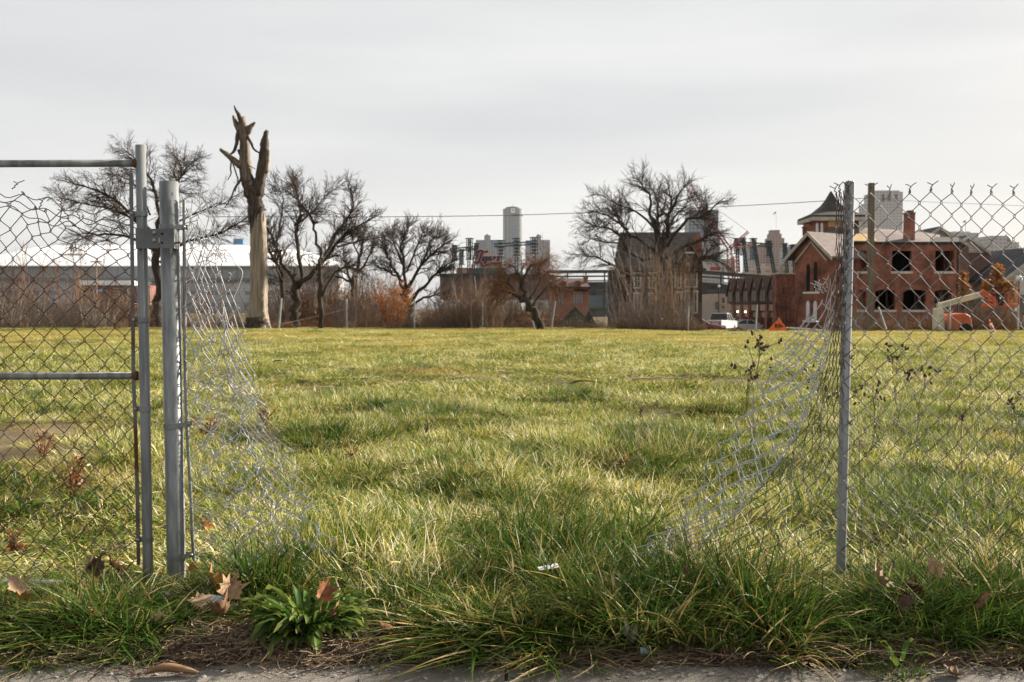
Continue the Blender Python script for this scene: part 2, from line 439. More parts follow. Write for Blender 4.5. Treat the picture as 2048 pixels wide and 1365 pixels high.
def band(y0, y1, n, margin=1.5):
    y = np.sqrt(rng.random(n) * (y1 ** 2 - y0 ** 2) + y0 ** 2)
    x = (rng.random(n) - 0.5) * 2 * (0.53 * y + margin)
    return x, y

verge = [False]
PTS, ROT, SCL, VID = [], [], [], []
def low_near_posts(x, y):
    """trodden short round the posts"""
    p = x / y * F_PX + CX
    return 1 - np.clip((np.exp(-((p - 1680) / 75) ** 2) * .75 + np.exp(-((p - 330) / 95) ** 2) * .6 + np.where(p < 300, .40, 0) * smooth01(4.1, 4.3, y) + np.where(p < 125, .38, 0)) * (1 - smooth01(5.0, 6.5, y)), 0, .8)
def put(x, y, vid, s, sz=None, tilt=0.12, sink=0.0):
    n = len(x); z = gz(x, y) - sink; tilt = np.where(np.isin(np.asarray(vid), [13, 14, 15, 16]) & (len(PTS) < 90), .012, np.where(np.asarray(vid) < 5, .05, tilt)) if not verge[0] else tilt
    PTS.append(np.stack([x, y, z], 1))
    ROT.append(np.stack([rng.normal(0, tilt, n), rng.normal(0, tilt, n), rng.random(n) * 2 * np.pi], 1))
    sz = (s if sz is None else sz) * low_near_posts(x, y)
    SCL.append(np.stack([s, s, sz], 1)); VID.append(vid)

# near sward
x, y = band(4.3, 13, 1250); bb = bare(x, y); k = rng.random(len(x)) > bb * 1.0
x, y, bb = x[k], y[k], bb[k]; put(x, y, rng.integers(0, 5, len(x)), 0.85 + 0.35 * rng.random(len(x)), (0.8 + 0.6 * rng.random(len(x))) * (1 - 0.45 * bb))
# longer tufts, clumped
x, y = band(4.3, 14, 4400); nn = noise2(x, y, 0.85, 1); bb = bare(x, y)
k = (rng.random(len(x)) < np.clip(0.36 + 2.2 * nn, 0.03, 1)) & (rng.random(len(x)) > bb * 1.1)
x, y, nn = x[k], y[k], nn[k]; put(x, y, np.where(rng.random(len(x)) < 0.35, rng.integers(10, 13, len(x)), rng.integers(5, 10, len(x))), 0.75 + 0.5 * rng.random(len(x)), 0.55 + 0.5 * rng.random(len(x)) + 1.0 * np.clip(nn, 0, 1))
# middle distance
x, y = band(13, 30, 1900); bb = bare(x, y); k = rng.random(len(x)) > bb * 0.92
x, y, bb = x[k], y[k], bb[k]; put(x, y, rng.integers(0, 5, len(x)), 1.4 + 0.7 * rng.random(len(x)), (1.0 + 0.7 * rng.random(len(x))) * (1 - 0.6 * bb))
x, y = band(13, 34, 5200); nn = noise2(x, y, 0.4, 2); bb = bare(x, y)
k = (rng.random(len(x)) < np.clip(0.25 + 1.8 * nn, 0.02, 1)) & (rng.random(len(x)) > bb * 1.1)
x, y = x[k], y[k]; put(x, y, rng.integers(5, 13, len(x)), 1.1 + 0.5 * rng.random(len(x)), 0.7 + 0.5 * rng.random(len(x)))
# far field
x, y = band(28, 67, 2900, 4.0)
put(x, y, rng.integers(13, 17, len(x)), 1.0 + 0.5 * rng.random(len(x)), 0.6 + 0.5 * rng.random(len(x)))
x, y = band(32, 64, 2600, 4.0); nn = noise2(x, y, 0.2, 3); k = rng.random(len(x)) < np.clip(.3 + 1.6 * nn, 0, 1); x, y = x[k], y[k]
put(x, y, rng.integers(5, 13, len(x)), 1.8 + rng.random(len(x)), 0.45 + 0.35 * rng.random(len(x)))
# rough edge and beyond the far fence
x, y = band(66, 92, 800, 6.0)
put(x, y, rng.integers(13, 17, len(x)), 1.2 + 0.6 * rng.random(len(x)), 0.5 + 0.5 * rng.random(len(x)))
scatter('field_grass', np.concatenate(PTS), np.concatenate(ROT), np.concatenate(SCL), np.concatenate(VID), V_FIELD, None, 'yellowing green grass covering the vacant lot', 'grass')

# verge: long dark arching grass along the fence line
verge[0] = True
PTS, ROT, SCL, VID = [], [], [], []
vl = [tuft_mesh('verge_clump_%d' % i, 170, 0.13, 0.22, 0.52, 0.0085, 0.45, 0.9, m_lush, 500 + i, 7) for i in range(4)]
vc = [tuft_mesh('verge_swept_%d' % i, 150, 0.16, 0.28, 0.60, 0.0100, 0.8, 0.6, m_lush, 520 + i, 7, combed=c) for i, c in enumerate((-2.3, -1.2, -0.5))]
vs_ = [tuft_mesh('verge_short_%d' % i, 150, 0.15, 0.06, 0.20, 0.0060, 0.6, 0.6, m_lush, 540 + i, 4) for i in range(3)]
vw = [tuft_mesh('verge_dry_%d' % i, 130, 0.15, 0.10, 0.28, 0.0040, 0.8, 0.8, m_grass, 560 + i, 5, tvbias=0.3) for i in range(2)]
V_VERGE = vl + vc + vs_ + vw               # 0-3 clumps, 4-6 swept, 7-9 short, 10-11 dry
def at_ground(px, D): return (px - CX) / F_PX * D
hand = [  # photo x, distance, variant, size, height, turn
    (20, 3.72, 0, .9, .8, 0), (110, 3.80, 1, 1.0, .9, 1), (190, 3.86, 4, .8, .8, -.3), (250, 3.78, 2, .95, .95, 2), (330, 3.92, 3, .8, .9, .5), (300, 3.68, 4, .6, .6, 0), (60, 3.62, 5, .6, .6, .4),
    (505, 4.28, 0, .85, 1.15, 0.3), (530, 4.34, 1, .9, 1.25, 1.7), (560, 4.22, 2, .7, .9, 2.2), (480, 4.36, 3, .6, .8, 2.2),
    (930, 3.86, 4, .9, .8, -.2), (1010, 3.80, 4, 1.15, .85, .0), (1090, 3.84, 5, 1.1, .9, -.6), (1000, 4.05, 5, 1.0, .8, .2), (1130, 3.66, 4, .8, .6, .1), (960, 3.68, 4, .75, .55, -.4), (880, 3.95, 5, .7, .7, 0),
    (1200, 4.05, 6, .8, .9, -1.2), (1235, 3.85, 0, 1.05, 1.05, 0.2), (1290, 3.74, 1, .9, .95, .9), (1330, 4.05, 2, .95, 1.15, 1.5), (1390, 4.30, 3, 1.0, 1.2, 2), (1420, 4.10, 0, .9, 1.1, 2.6), (1370, 3.80, 3, .8, .8, .6),
    (1470, 4.00, 1, .95, 1.05, .1), (1530, 3.88, 2, 1.0, 1.15, .8), (1580, 3.80, 0, .9, 1.0, 1.9), (1560, 3.66, 4, .7, .7, .9), (1640, 3.92, 3, .85, .85, 1.1), (1700, 4.05, 1, .8, .8, 0),
    (1740, 3.80, 2, .9, .85, .4), (1800, 3.95, 0, .9, .9, 2.4), (1860, 3.86, 5, .8, .8, .5), (1900, 4.15, 1, 1.0, 1.1, .9), (1950, 3.90, 2, .95, .95, 1.8), (2010, 4.05, 3, 1.0, 1.05, 2.9), (2040, 3.84, 0, .9, .8, .7), (1985, 4.4, 1, .9, 1.1, 2),
    (1130, 4.25, 1, .8, .9, 1), (1060, 4.45, 2, .8, .9, .2), (1090, 4.75, 3, .85, 1.0, .6), (1000, 4.6, 0, .7, .8, 1), (1180, 4.6, 0, .8, .9, 2.1), (1290, 4.5, 1, .8, 1., 2.5),
    (150, 4.0, 2, .8, .9, .6), (70, 3.95, 3, .8, .8, 1.2), (215, 3.98, 0, .85, .9, 2.1), (290, 4.02, 1, .7, .8, .4), (15, 3.9, 1, .9, .8, 2.4), (1770, 4.1, 3, .9, .9, 1.1), (1850, 4.05, 2, .85, .9, .3), (1930, 4.0, 0, .9, 1, 1.4), (2030, 4.2, 2, 1, 1.1, .2), (1450, 4.2, 3, .9, 1.1, .8), (1500, 4.1, 0, .8, 1, 2.2), (1350, 4.15, 1, .9, 1, .1), (1600, 4.0, 2, .8, .9, 1.3), (1020, 4.75, 1, .9, 1, 0), (1075, 5.1, 0, 1, 1, 1), (1120, 4.95, 2, .9, 1, 2), (1160, 5.2, 3, .9, .9, .5), (1240, 4.9, 1, .9, 1, 1.2), (960, 5.3, 2, .8, .8, 2.2), (1050, 5.6, 3, .9, .9, .3), (1280, 5.5, 0, .8, .8, 1), (1800, 3.49, 8, .8, .8, 0), (1790, 3.43, 8, .5, .55, 1), (420, 3.62, 7, .5, .5, 0), (470, 3.98, 9, .9, .9, 0), (460, 4.10, 8, .9, .9, 2), (430, 3.85, 7, .7, .7, 1), (390, 4.02, 0, .5, .5, 1)]
for px, D, v, s, h, t in hand:
    X = at_ground(px, D); PTS.append([[X, D, float(gz(X, D))]]); ROT.append([[0, 0, t]]); hm = .78 if (D > 4.2 and 900 < px < 1350) else .68 if 470 < px < 580 else (.40 if px < 125 else .62 if px < 470 else (.46 if px < 1160 else (.74 if px < 1650 else .56))); hm *= float(low_near_posts(np.array(X), np.array(D))) ** .6; SCL.append([[s, s, h * hm]]); VID.append([v])
n = 460
y = 3.60 + 1.0 * rng.random(n); x = (rng.random(n) - 0.5) * 2 * (0.53 * y + 0.5)
pxv = x / y * F_PX + CX
edge = np.interp(pxv, [0, 250, 330, 520, 720, 800, 1100, 2048], [3.72, 3.74, 3.86, 3.98, 3.98, 3.84, 3.72, 3.70])
k = (y > edge) & ~((np.abs(pxv - 615) < 120) & (y < 4.05)) & ~((np.abs(pxv - 425) < 60) & (y < 4.12)) & ~((np.abs(pxv - 1800) < 75) & (y > 3.85) & (y < 4.25) & (rng.random(len(x)) < .7))
x, y = x[k], y[k]
put(x, y, rng.choice([7, 8, 9, 7, 8, 9, 7, 11], len(x)), 0.7 + 0.5 * rng.random(len(x)), 0.5 + 0.5 * rng.random(len(x)))
n = 130
y = 3.66 + 0.9 * rng.random(n); x = (rng.random(n) - 0.5) * 2 * (0.53 * y + 0.4); pxv = x / y * F_PX + CX
edge = np.interp(pxv, [0, 250, 330, 740, 820, 1100, 2048], [3.68, 3.70, 4.6, 4.6, 3.9, 3.70, 3.66])
k = y > edge; x, y = x[k], y[k]
put(x, y, rng.choice([0, 1, 2, 3, 5, 6], len(x)), 0.45 + 0.35 * rng.random(len(x)), 0.22 + 0.26 * rng.random(len(x)))
n = 900; x, y = band(4.9, 12, n, .5); nn = noise2(x, y, .9, 5); k = (nn > .22) & (rng.random(n) > bare(x, y)); x, y, nn = x[k], y[k], nn[k]
put(x, y, rng.integers(0, 4, len(x)), .55 + .4 * rng.random(len(x)), .22 + .35 * nn + .12 * rng.random(len(x)))
scatter('verge_grass', np.concatenate(PTS), np.concatenate(ROT), np.concatenate(SCL), np.concatenate(VID), V_VERGE, None, 'long dark green arching grass along the fence line and sidewalk edge', 'grass')
# ---------------------------------------------------------------- chain link gate, posts and torn mesh
FD = 4.47
m_galv = M('galvanised_pipe', (0.10, 0.107, 0.104), 0.5, (0.215, 0.222, 0.216), scale=3, detail=8, stretch=(9, 9, 0.9), metal=0.45, spec=0.5, bump=0.12, bscale=40)
m_galv2 = M('galvanised_bright', (0.125, 0.134, 0.130), 0.45, (0.225, 0.235, 0.23), scale=6, detail=8, stretch=(6, 6, 1.2), metal=0.45, spec=0.5, bump=0.08, bscale=60)
m_galv3 = M('galvanised_line_post', (0.20, 0.21, 0.215), 0.5, (0.30, 0.31, 0.315), scale=5, detail=8, stretch=(6, 6, 1.0), metal=0.45, spec=0.5, bump=0.08, bscale=60)
m_plate = M('galvanised_plate', (0.085, 0.087, 0.087), 0.55, (0.13, 0.13, 0.127), scale=14, detail=6, metal=0.4)
m_bolt = M('bolt_steel', (0.16, 0.16, 0.14), 0.35, (0.26, 0.26, 0.24), scale=30, metal=0.7)
m_rust = M('rust', (0.045, 0.022, 0.012), 0.9, (0.095, 0.045, 0.020), scale=16, detail=6)
def wire_mat(name, lo, hi, a=(0.055, 0.028, 0.014), b=(0.17, 0.165, 0.16)):
    return M(name, a, 0.65, b, scale=7, detail=6, lo=lo, hi=hi, metal=0.1, spec=0.2)
m_wire_rusty = wire_mat('rusty_wire', 0.46, 0.80)
m_wire_mixed = wire_mat('weathered_wire', 0.36, 0.62, a=(0.06, 0.033, 0.019))
m_wire_grey = wire_mat('galvanised_wire', 0.20, 0.42, a=(0.10, 0.10, 0.098), b=(0.33, 0.335, 0.34))
WR = 0.0021

def wire(mb, pts, r=WR, sides=5): mb.tube(pts, r, sides, cap=False)

def weave(mb, n, rows, deform, i0=0, j0=0, over=0.10, jit=0.0, seed=0, r=WR, skip=None, bulge=0.004):
    """n woven pickets, each a zigzag hooked into its neighbours; deform(u, v, off) puts it in space"""
    g = np.random.default_rng(seed)
    for i in range(n):
        pts = []
        ph = g.normal(0, 1, 3)
        for j in range(j0, rows + 1):
            side = (i + i0 + j) % 2
            u = i + (1 + over if side else -over); off = bulge if side else -bulge
            if skip is not None and skip(u, j):
                if len(pts) > 2: wire(mb, pts, r)
                pts = []; continue
            inn = u - (0.17 if side else -0.17)
            for du, dv, o_ in ((inn, -0.16, off * .5), (u, -0.05, off), (u, 0.05, off), (inn, 0.16, -off * .2)):
                q = deform(du, j + dv, o_)
                if jit: q = q + Vector((g.normal(0, jit), g.normal(0, jit), g.normal(0, jit)))
                pts.append(q)
        if len(pts) > 2: wire(mb, pts, r)

def barbs(mb, nodes, g, size=0.018):
    for q, up in nodes:
        q = Vector(q); up = Vector(up).normalized(); s = Vector((g.normal(0, .3), g.normal(0, .3), 0))
        tw = [q + up * (0.024 * t) + Vector((0.004 * math.sin(t * 9), 0.004 * math.cos(t * 9), 0)) for t in np.linspace(-0.4, 1, 9)]
        wire(mb, tw, WR * 1.15)
        a, b = tw[-1], tw[-1]
        sgn = 1 + g.normal(0, .2)
        wire(mb, [a, a + up * size * .5 + Vector((size * .5 * sgn, 0, 0)), a + up * size + Vector((size * 1.0 * sgn, .003, 0)) + s * .01])
        wire(mb, [b, b + up * size * .35 + Vector((-size * .6 * sgn, 0, 0)), b + up * size * .6 + Vector((-size * 1.1 * sgn, -.003, 0)) - s * .01])

def pipe(mb, a, b, r, sides=28, nseg=1):
    mb.tube([Vector(a).lerp(Vector(b), t) for t in np.linspace(0, 1, nseg + 1)], r, sides)

def hollow_top(mb, a, b, r):
    """open pipe: outer wall, rim and a short inner wall at the top end a"""
    a, b = Vector(a), Vector(b); d = (b - a).normalized()
    mb.tube([b, a, a, a + d * 0.06], [r, r, r * .9, r * .9], 28, cap=False)

def tension_band(parent, c, r, reach, d, h=0.022):
    """steel strap round a post, its ears bolted together past the tension bar"""
    c = Vector(c); mb = MB(); s = 1 if reach > 0 else -1
    ang = np.linspace(R(35), R(325), 22) if s > 0 else np.linspace(R(215), R(505), 22)
    ring = [(c.x + (r + .002) * math.cos(a), c.y + (r + .002) * math.sin(a)) for a in ang]
    ex = c.x + reach
    path = [(ex, c.y + .008 * 1)] + ring + [(ex, c.y - .008)]
    for k in range(len(path) - 1):
        (x0, y0), (x1, y1) = path[k], path[k + 1]
        t0 = (x0 - c.x) / reach; t1 = (x1 - c.x) / reach
        z0, z1 = c.z + d * max(t0, 0), c.z + d * max(t1, 0)
        n = Vector((y1 - y0, x0 - x1, 0)); n = n.normalized() * 0.0014 if n.length > 0 else n
        mb.prism([(x0 - n.x, y0 - n.y, z0 - h / 2), (x1 - n.x, y1 - n.y, z1 - h / 2), (x1 - n.x, y1 - n.y, z1 + h / 2), (x0 - n.x, y0 - n.y, z0 + h / 2)], (2 * n.x, 2 * n.y, 0))
    o = mb.build('tension_band', m_galv2, parent)
    b = MB(); bx = ex - s * 0.012
    b.lathe([(0.0095, 0), (0.0095, .004), (.007, .0075), (.003, .009)], (bx, c.y - .010, c.z + d * .85), 12, Matrix.Rotation(R(90), 3, 'X'))
    b.lathe([(0.004, -.03), (0.004, .0)], (bx, c.y - .010, c.z + d * .85), 8, Matrix.Rotation(R(90), 3, 'X'))
    b.build('bolt', m_bolt, o, smooth=True)
    return o

# ---- gate (swings at the left)
gate = thing('chain_link_gate', 'tall pipe-framed gate with rusty sagging chain link mesh, leftmost', 'gate', P(297, 1165, FD))
u0, u1 = P(281, 291, FD), P(297, 1190, FD)
mb = MB(); hollow_top(mb, u0, u1, 0.0225); mb.build('upright', m_galv, gate, smooth=True)
for py, r, nm in ((327, .0165, 'top_rail'), (752, .0165, 'middle_rail'), (1166, .0175, 'bottom_rail')):
    mb = MB(); e = 275 if py < 1000 else 294
    a, b = P(-420, py + 2, FD), P(e, py + (0 if py < 1000 else 2), FD); pipe(mb, a, b, r)
    o = mb.build(nm, m_galv, gate, smooth=True)
    if py < 1000:
        w = MB(); w.lathe([(r + .001, -.012), (r + .006, -.003), (r + .004, .010)], P(e - 3, py, FD), 16, Matrix.Rotation(R(90), 3, 'Y')); w.build('weld', m_rust, o, smooth=True)
mb = MB(); pipe(mb, P(-420, 291, FD), P(-420, 1190, FD), 0.0225); mb.build('far_upright', m_galv, gate, smooth=True)
mb = MB()
bar = [P(262, 346, FD - .012), P(265, 560, FD - .012), P(267, 760, FD - .012), P(271, 850, FD - .012), P(275, 1000, FD - .012), P(277, 1130, FD - .012)]
for a, b in zip(bar[:-1], bar[1:]):
    mb.prism([a + Vector((-.008, -.002, 0)), a + Vector((.008, -.002, 0)), a + Vector((.008, .002, 0)), a + Vector((-.008, .002, 0))], b - a)
mb.build('tension_bar', M('rust_streaked_bar', (0.075, 0.034, 0.012), 0.7, (0.12, 0.12, 0.12), scale=1.6, detail=5, stretch=(1, 1, 1.5), lo=.42, hi=.52, metal=.2), gate)
for py in (428, 640, 818, 1079):
    c = P(281 + (py - 291) / 899 * 16, py, FD); tension_band(gate, c, .0225, -.052, 0.0)
def gate_def(u, v, off):
    px = 264 - (20.2 * (u - 0.3)); py = 372 + 23.55 * v
    w = max(0, 1 - v / 9.0) ** 1.6
    sag = np.interp(px, [-300, -60, 20, 90, 140, 200, 262], [30, 20, 22, 48, 62, 66, 62])
    py += w * sag
    px += w * 26 * math.sin(px * 0.024 + v * .5) + 3 * math.sin(u * 1.7 + v) * w
    py += 3.5 * math.sin(u * 0.9 + v * 0.33) + w * 9 * math.sin(u * 1.3 + 1 + v * .9)
    if u < 1.0: px += 5 * (1 - u) * math.sin(v * 1.9)
    return P(px, py, FD + 0.004 + off + 0.006 * math.sin(px * .02 + v * .2))
mb = MB(); weave(mb, 26, 34, gate_def, seed=3, jit=0.0008)
gg = np.random.default_rng(5)
barbs(mb, [(gate_def(u + .5, -0.3, 0), (gg.normal(0, .6), 0, .8)) for u in range(4, 26, 2)], gg)
for k in range(3):   # loose strands pulled sideways along the slack top edge
    pts = [(-60, 372 + 14 * k), (20, 392 + 12 * k), (90, 398 + 24 * k), (140, 420 + 14 * k), (190, 424 + 22 * k), (262, 421 + 10 * k)]
    wire(mb, [P(x_, y_ + 5 * math.sin(x_ * .11 + k), FD - .006 + .01 * k) for x_, y_ in smooth_line(pts, 8)])
mb.build('wire_mesh', m_wire_rusty, gate, kind='stuff')
# clamp that hooks the gate to its post
cl = MB(); a = P(271, 458, FD - .046); b = P(348, 497, FD - .046)
cl.prism([(a.x, a.y, b.z), (a.x + .102, a.y, b.z), (a.x + .102, a.y, a.z), (a.x, a.y, a.z)], (0, .004, 0))
cl.prism([(a.x + .1035, a.y + .002, b.z), (b.x, a.y + .002, b.z), (b.x, a.y + .002, a.z), (a.x + .1035, a.y + .002, a.z)], (0, .004, 0))
cl.prism([(b.x - .004, a.y + .006, b.z), (b.x, a.y + .006, b.z), (b.x, a.y + .006, a.z), (b.x - .004, a.y + .006, a.z)], (0, .055, 0))
cl.prism([(a.x, a.y + .004, b.z), (a.x + .004, a.y + .004, b.z), (a.x + .004, a.y + .004, a.z), (a.x, a.y + .004, a.z)], (0, .06, 0))
lo = cl.build('latch_plate', m_plate, gate)
for px, py, r in ((308, 466, .0115), (308, 481, .0115)):
    b_ = MB(); b_.lathe([(r, 0), (r, .002), (r * .85, .005), (r * .45, .0085), (.001, .0095)], P(px, py, FD - .047), 16, Matrix.Rotation(R(90), 3, 'X')); b_.build('bolt', m_bolt, lo, smooth=True)
for px, py in ((324, 468), (324, 486)):
    b_ = MB(); b_.lathe([(.0055, 0), (.0055, .0012)], P(px, py, FD - .0445), 12, Matrix.Rotation(R(90), 3, 'X')); b_.build('bolt_hole', M('hole_black', (0.01, .01, .01), .9), lo)
b_ = MB(); b_.tube([P(348, 486, FD - .035), P(361, 486, FD - .035)], .0045, 8); b_.build('pin', m_rust, lo)

# ---- gate post with the torn curtain of mesh
lp = thing('gate_post', 'thick galvanised gate post with crumpled torn chain link hanging from it', 'fence post', P(353, 1165, FD + .03))
PD = FD + .03
p0, p1 = P(337.5, 364, PD), P(354, 1185, PD)
mb = MB(); hollow_top(mb, p0, p1, 0.0415); mb.build('post', m_galv2, lp, smooth=True)
for py in (455, 852, 1114):
    c = P(337.5 + (py - 364) / 821 * 16.5, py, PD); tension_band(lp, c, .0415, .078 + .004 * (py > 800), .012 if py > 500 else 0.0)
mb = MB(); barl = smooth_line([P(368, 400, PD + .004), P(370, 700, PD + .004), P(374, 850, PD + .004), P(382, 1000, PD + .004), P(385, 1080, PD + .004), P(390, 1145, PD + .004)], 4)
mb.tube(barl, .0075, 10); mb.build('tension_bar', m_galv2, lp, smooth=True)

def curve(tab):
    tab = sorted(tab)
    vv = [t[0] for t in tab]
    return lambda v: (np.interp(v, vv, [t[1] for t in tab]), np.interp(v, vv, [t[2] for t in tab]))
def sheet(ca, cb, n, rows, da, db, fold=0.02, sag=0.0, wob=3.0, seed=0, tight=1.0):
    g = np.random.default_rng(seed); ph = g.random(6) * 6.28
    def f(u, v, off):
        t = v / rows; s = np.clip(u / n, -0.02, 1.02)
        xa, ya = ca(t); xb, yb = cb(t)
        s2 = s ** tight
        px = xa + (xb - xa) * s2 + wob * math.sin(3.1 * u + ph[0] + .5 * v) * .5
        py = ya + (yb - ya) * s2 + sag * math.sin(math.pi * s) + wob * math.sin(1.9 * u + ph[1] + .37 * v)
        comp = np.clip(1 - abs(xb - xa) / (n * 20.0), 0, 1)
        dep = da + (db - da) * s + fold * comp * math.sin(u * 2.2 + ph[2] + .2 * v) + off * (1 + 2.5 * comp) + .006 * math.sin(.5 * v + ph[3] + u)
        return P(px, py, PD + dep)
    return f
def linked(ca, line, length, ext=(40, 120)):
    """far side of a sheet whose rows keep their real wire length: each row swings down until it meets the free edge line"""
    pts = np.array(smooth_line(line, 10)); d = pts[-1] - pts[-2]; pts = np.vstack([pts, [pts[-1] + d / np.linalg.norm(d) * k * 10 for k in range(1, 30)]])
    tab = []; last = 0
    for t in np.linspace(0, 1, 41):
        a = np.array(ca(t)); dist = np.linalg.norm(pts - a, axis=1); ok = (pts[:, 1] > a[1] - .35 * length); ok[:last] = False
        err = np.where(ok, np.abs(dist - length), 1e9); k = int(np.argmin(err)); last = k
        tab.append((t, pts[k][0], pts[k][1]))
    return curve(tab)
bar_c = curve([(0, 366, 398), (.4, 370, 720), (.6, 373, 870), (.8, 382, 1010), (1, 390, 1150)])
seam_c = curve([(0, 399, 386), (.12, 428, 470), (.3, 432, 600), (.45, 446, 720), (.6, 476, 840), (.75, 516, 950), (.9, 548, 1060), (1, 556, 1130)])
edge_c = curve([(0, 462, 420), (.1, 458, 500), (.22, 462, 590), (.3, 486, 640), (.38, 494, 690), (.48, 516, 770), (.58, 540, 835), (.68, 573, 890), (.78, 604, 950), (.88, 645, 1030), (.95, 672, 1085), (1, 712, 1135)])
back_c = curve([(0, 372, 420), (.4, 376, 740), (.7, 420, 960), (1, 470, 1140)])
mb = MB()
seam_line = [(399, 386), (428, 470), (432, 600), (446, 720), (476, 840), (516, 950), (548, 1060), (556, 1130)]
edge_line = [(452, 455), (458, 520), (470, 590), (486, 640), (494, 690), (516, 770), (540, 835), (573, 890), (604, 950), (645, 1030), (672, 1085), (712, 1135)]
s1 = linked(bar_c, seam_line, 84); e1 = linked(s1, edge_line, 96)
weave(mb, 4, 30, sheet(bar_c, s1, 4, 30, 0, .02, fold=.03, seed=1, wob=1.6), seed=11, jit=.0008)
weave(mb, 5, 30, sheet(s1, e1, 5, 30, .02, -.03, fold=.03, seed=2, wob=1.8), j0=3, seed=12, jit=.0008, r=.0024)
sh = lambda c, dx, dy: curve([(t, c(t)[0] + dx, c(t)[1] + dy) for t in np.linspace(0, 1, 31)])
weave(mb, 4, 30, sheet(sh(bar_c, 4, 9), sh(s1, -7, 16), 4, 30, .03, .045, fold=.03, seed=3, wob=2.2), seed=13, jit=.001)
weave(mb, 4, 30, sheet(sh(s1, 3, 11), sh(e1, -16, 6), 4, 30, .04, .01, fold=.03, seed=8, wob=2.4), j0=5, seed=15, jit=.001)
weave(mb, 4, 29, sheet(seam_c, back_c, 4, 29, .025, .07, fold=.03, seed=9), seed=16, jit=.001)
weave(mb, 2, 32, sheet(seam_c, curve([(t, *(np.array(seam_c(t)) + (14, 6))) for t in np.linspace(0, 1, 9)]), 2, 32, .0, -.01, fold=.04, seed=4, wob=4), seed=14, jit=.002)
gg = np.random.default_rng(8)
barbs(mb, [(P(x_, y_, PD + .01), (gg.normal(0, .4), 0, 1)) for x_, y_ in ((394, 388), (400, 384), (406, 392), (426, 414), (408, 466), (437, 490), (452, 520), (459, 560))], gg)
for pts in ([(394, 560), (410, 500), (428, 440), (436, 425), (447, 419), (455, 421)], [(426, 430), (429, 445), (420, 470), (404, 500), (396, 525)], [(466, 600), (485, 548), (470, 528), (462, 512), (446, 496)], [(398, 384), (412, 408), (426, 428)]):
    wire(mb, [P(x_, y_, PD - .01) for x_, y_ in smooth_line(pts, 6)])
mb.build('torn_mesh', m_wire_grey, lp, kind='stuff')

# ---- right hand fence: post, standing mesh and its torn free edge
rf = thing('chain_link_fence', 'leaning galvanised line post carrying chain link torn open on one side', 'fence', P(1681, 1182, FD + .03))
RD = FD + .03
mb = MB(); mb.tube([P(1680, 1200, RD), P(1699.5, 366, RD)], .0225, 24, cap=False)
mb.lathe([(.0225, 0), (.0215, .004), (.016, .007), (.004, .0085)], P(1699.5, 366, RD), 24); mb.build('post', m_galv3, rf, smooth=True)
mb = MB(); mb.tube([P(2290, 1200, RD), P(2292, 366, RD)], .0225, 24); mb.build('post', m_galv3, rf, smooth=True)
RF = RD - .028
def rf_def(u, v, off):
    px = 1697 + 20.6 * u - 0.020 * (23.9 * v) * (1 - u / 40); py = 384 + 23.9 * v + 0.12 * u
    px += 2.2 * math.sin(u * .8 + v * .31) + 1.4 * math.sin(v * .9 + u * .4); py += 2.4 * math.sin(u * .55 + v * .27) + 1.5 * math.sin(v * .6 - u)
    return P(px, py, RF + off + .006 * math.sin(u * .3 + v * .2))
mb = MB(); weave(mb, 28, 33, rf_def, seed=21, jit=.0006)
gg = np.random.default_rng(9)
barbs(mb, [(rf_def(u + (.0), 0.0, 0), (gg.normal(0, .12), 0, 1)) for u in range(0, 28, 2)], gg)
mb.build('wire_mesh', m_wire_mixed, rf, kind='stuff')
post_c = curve([(0, 1704, 384), (1, 1684, 1172)])
seam_r = curve([(0, 1672, 384), (.1, 1671, 460), (.2, 1672, 540), (.32, 1666, 640), (.45, 1646, 745), (.57, 1606, 850), (.7, 1540, 950), (.85, 1450, 1045), (1, 1370, 1120)])
edge_r = curve([(0, 1690, 470), (.2, 1664, 560), (.3, 1628, 585), (.4, 1592, 655), (.5, 1560, 705), (.6, 1508, 785), (.7, 1452, 868), (.8, 1408, 938), (.9, 1350, 1035), (1, 1300, 1075)])
mb = MB()
weave(mb, 13, 33, sheet(post_c, seam_r, 13, 33, -.03, -.01, fold=.045, seed=5, wob=2.5, tight=.92), seed=22, jit=.001)
gg = np.random.default_rng(10)
barbs(mb, [(P(x_, y_, RF), (gg.normal(0, .3), 0, 1)) for x_, y_ in ((1672, 388), (1680, 382), (1694, 380))], gg)
for k in range(5):   # wire ties round the post
    c = P(1699.5 - (455 + k * 130 - 366) / 834 * 19.5 + 11, 455 + k * 130, RD)
    wire(mb, [c + Vector((.010 * math.cos(t) - .004, -.02 + .010 * math.sin(t), .010 * math.sin(2.1 * t))) for t in np.linspace(0, 8, 20)], WR * .8)
mb.build('bunched_mesh', m_wire_mixed, rf, kind='stuff')
mb = MB()
er = linked(seam_r, [(1690, 470), (1664, 560), (1628, 585), (1592, 655), (1560, 705), (1508, 785), (1452, 868), (1408, 938), (1350, 1035), (1300, 1075)], 118)
weave(mb, 6, 33, sheet(seam_r, er, 6, 33, -.02, -.07, fold=.035, seed=6, wob=1.5), j0=8, seed=23, jit=.0006, r=.0027)
weave(mb, 5, 33, sheet(sh(seam_r, -4, 10), sh(er, 10, 9), 5, 33, .0, -.04, fold=.03, seed=16, wob=1.8), j0=10, seed=26, jit=.0008, r=.0023)
weave(mb, 3, 30, sheet(seam_r, curve([(t, *(np.array(seam_r(t)) + (-12 - 24 * t, 40))) for t in np.linspace(0, 1, 9)]), 3, 30, -.02, -.05, fold=.04, seed=7, wob=3), j0=6, seed=24, jit=.0015)
barbs(mb, [(P(x_, y_, RF - .03), (gg.normal(-.3, .3), 0, 1)) for x_, y_ in ((1632, 580), (1638, 577), (1644, 583), (1650, 580), (1654, 572))], gg)
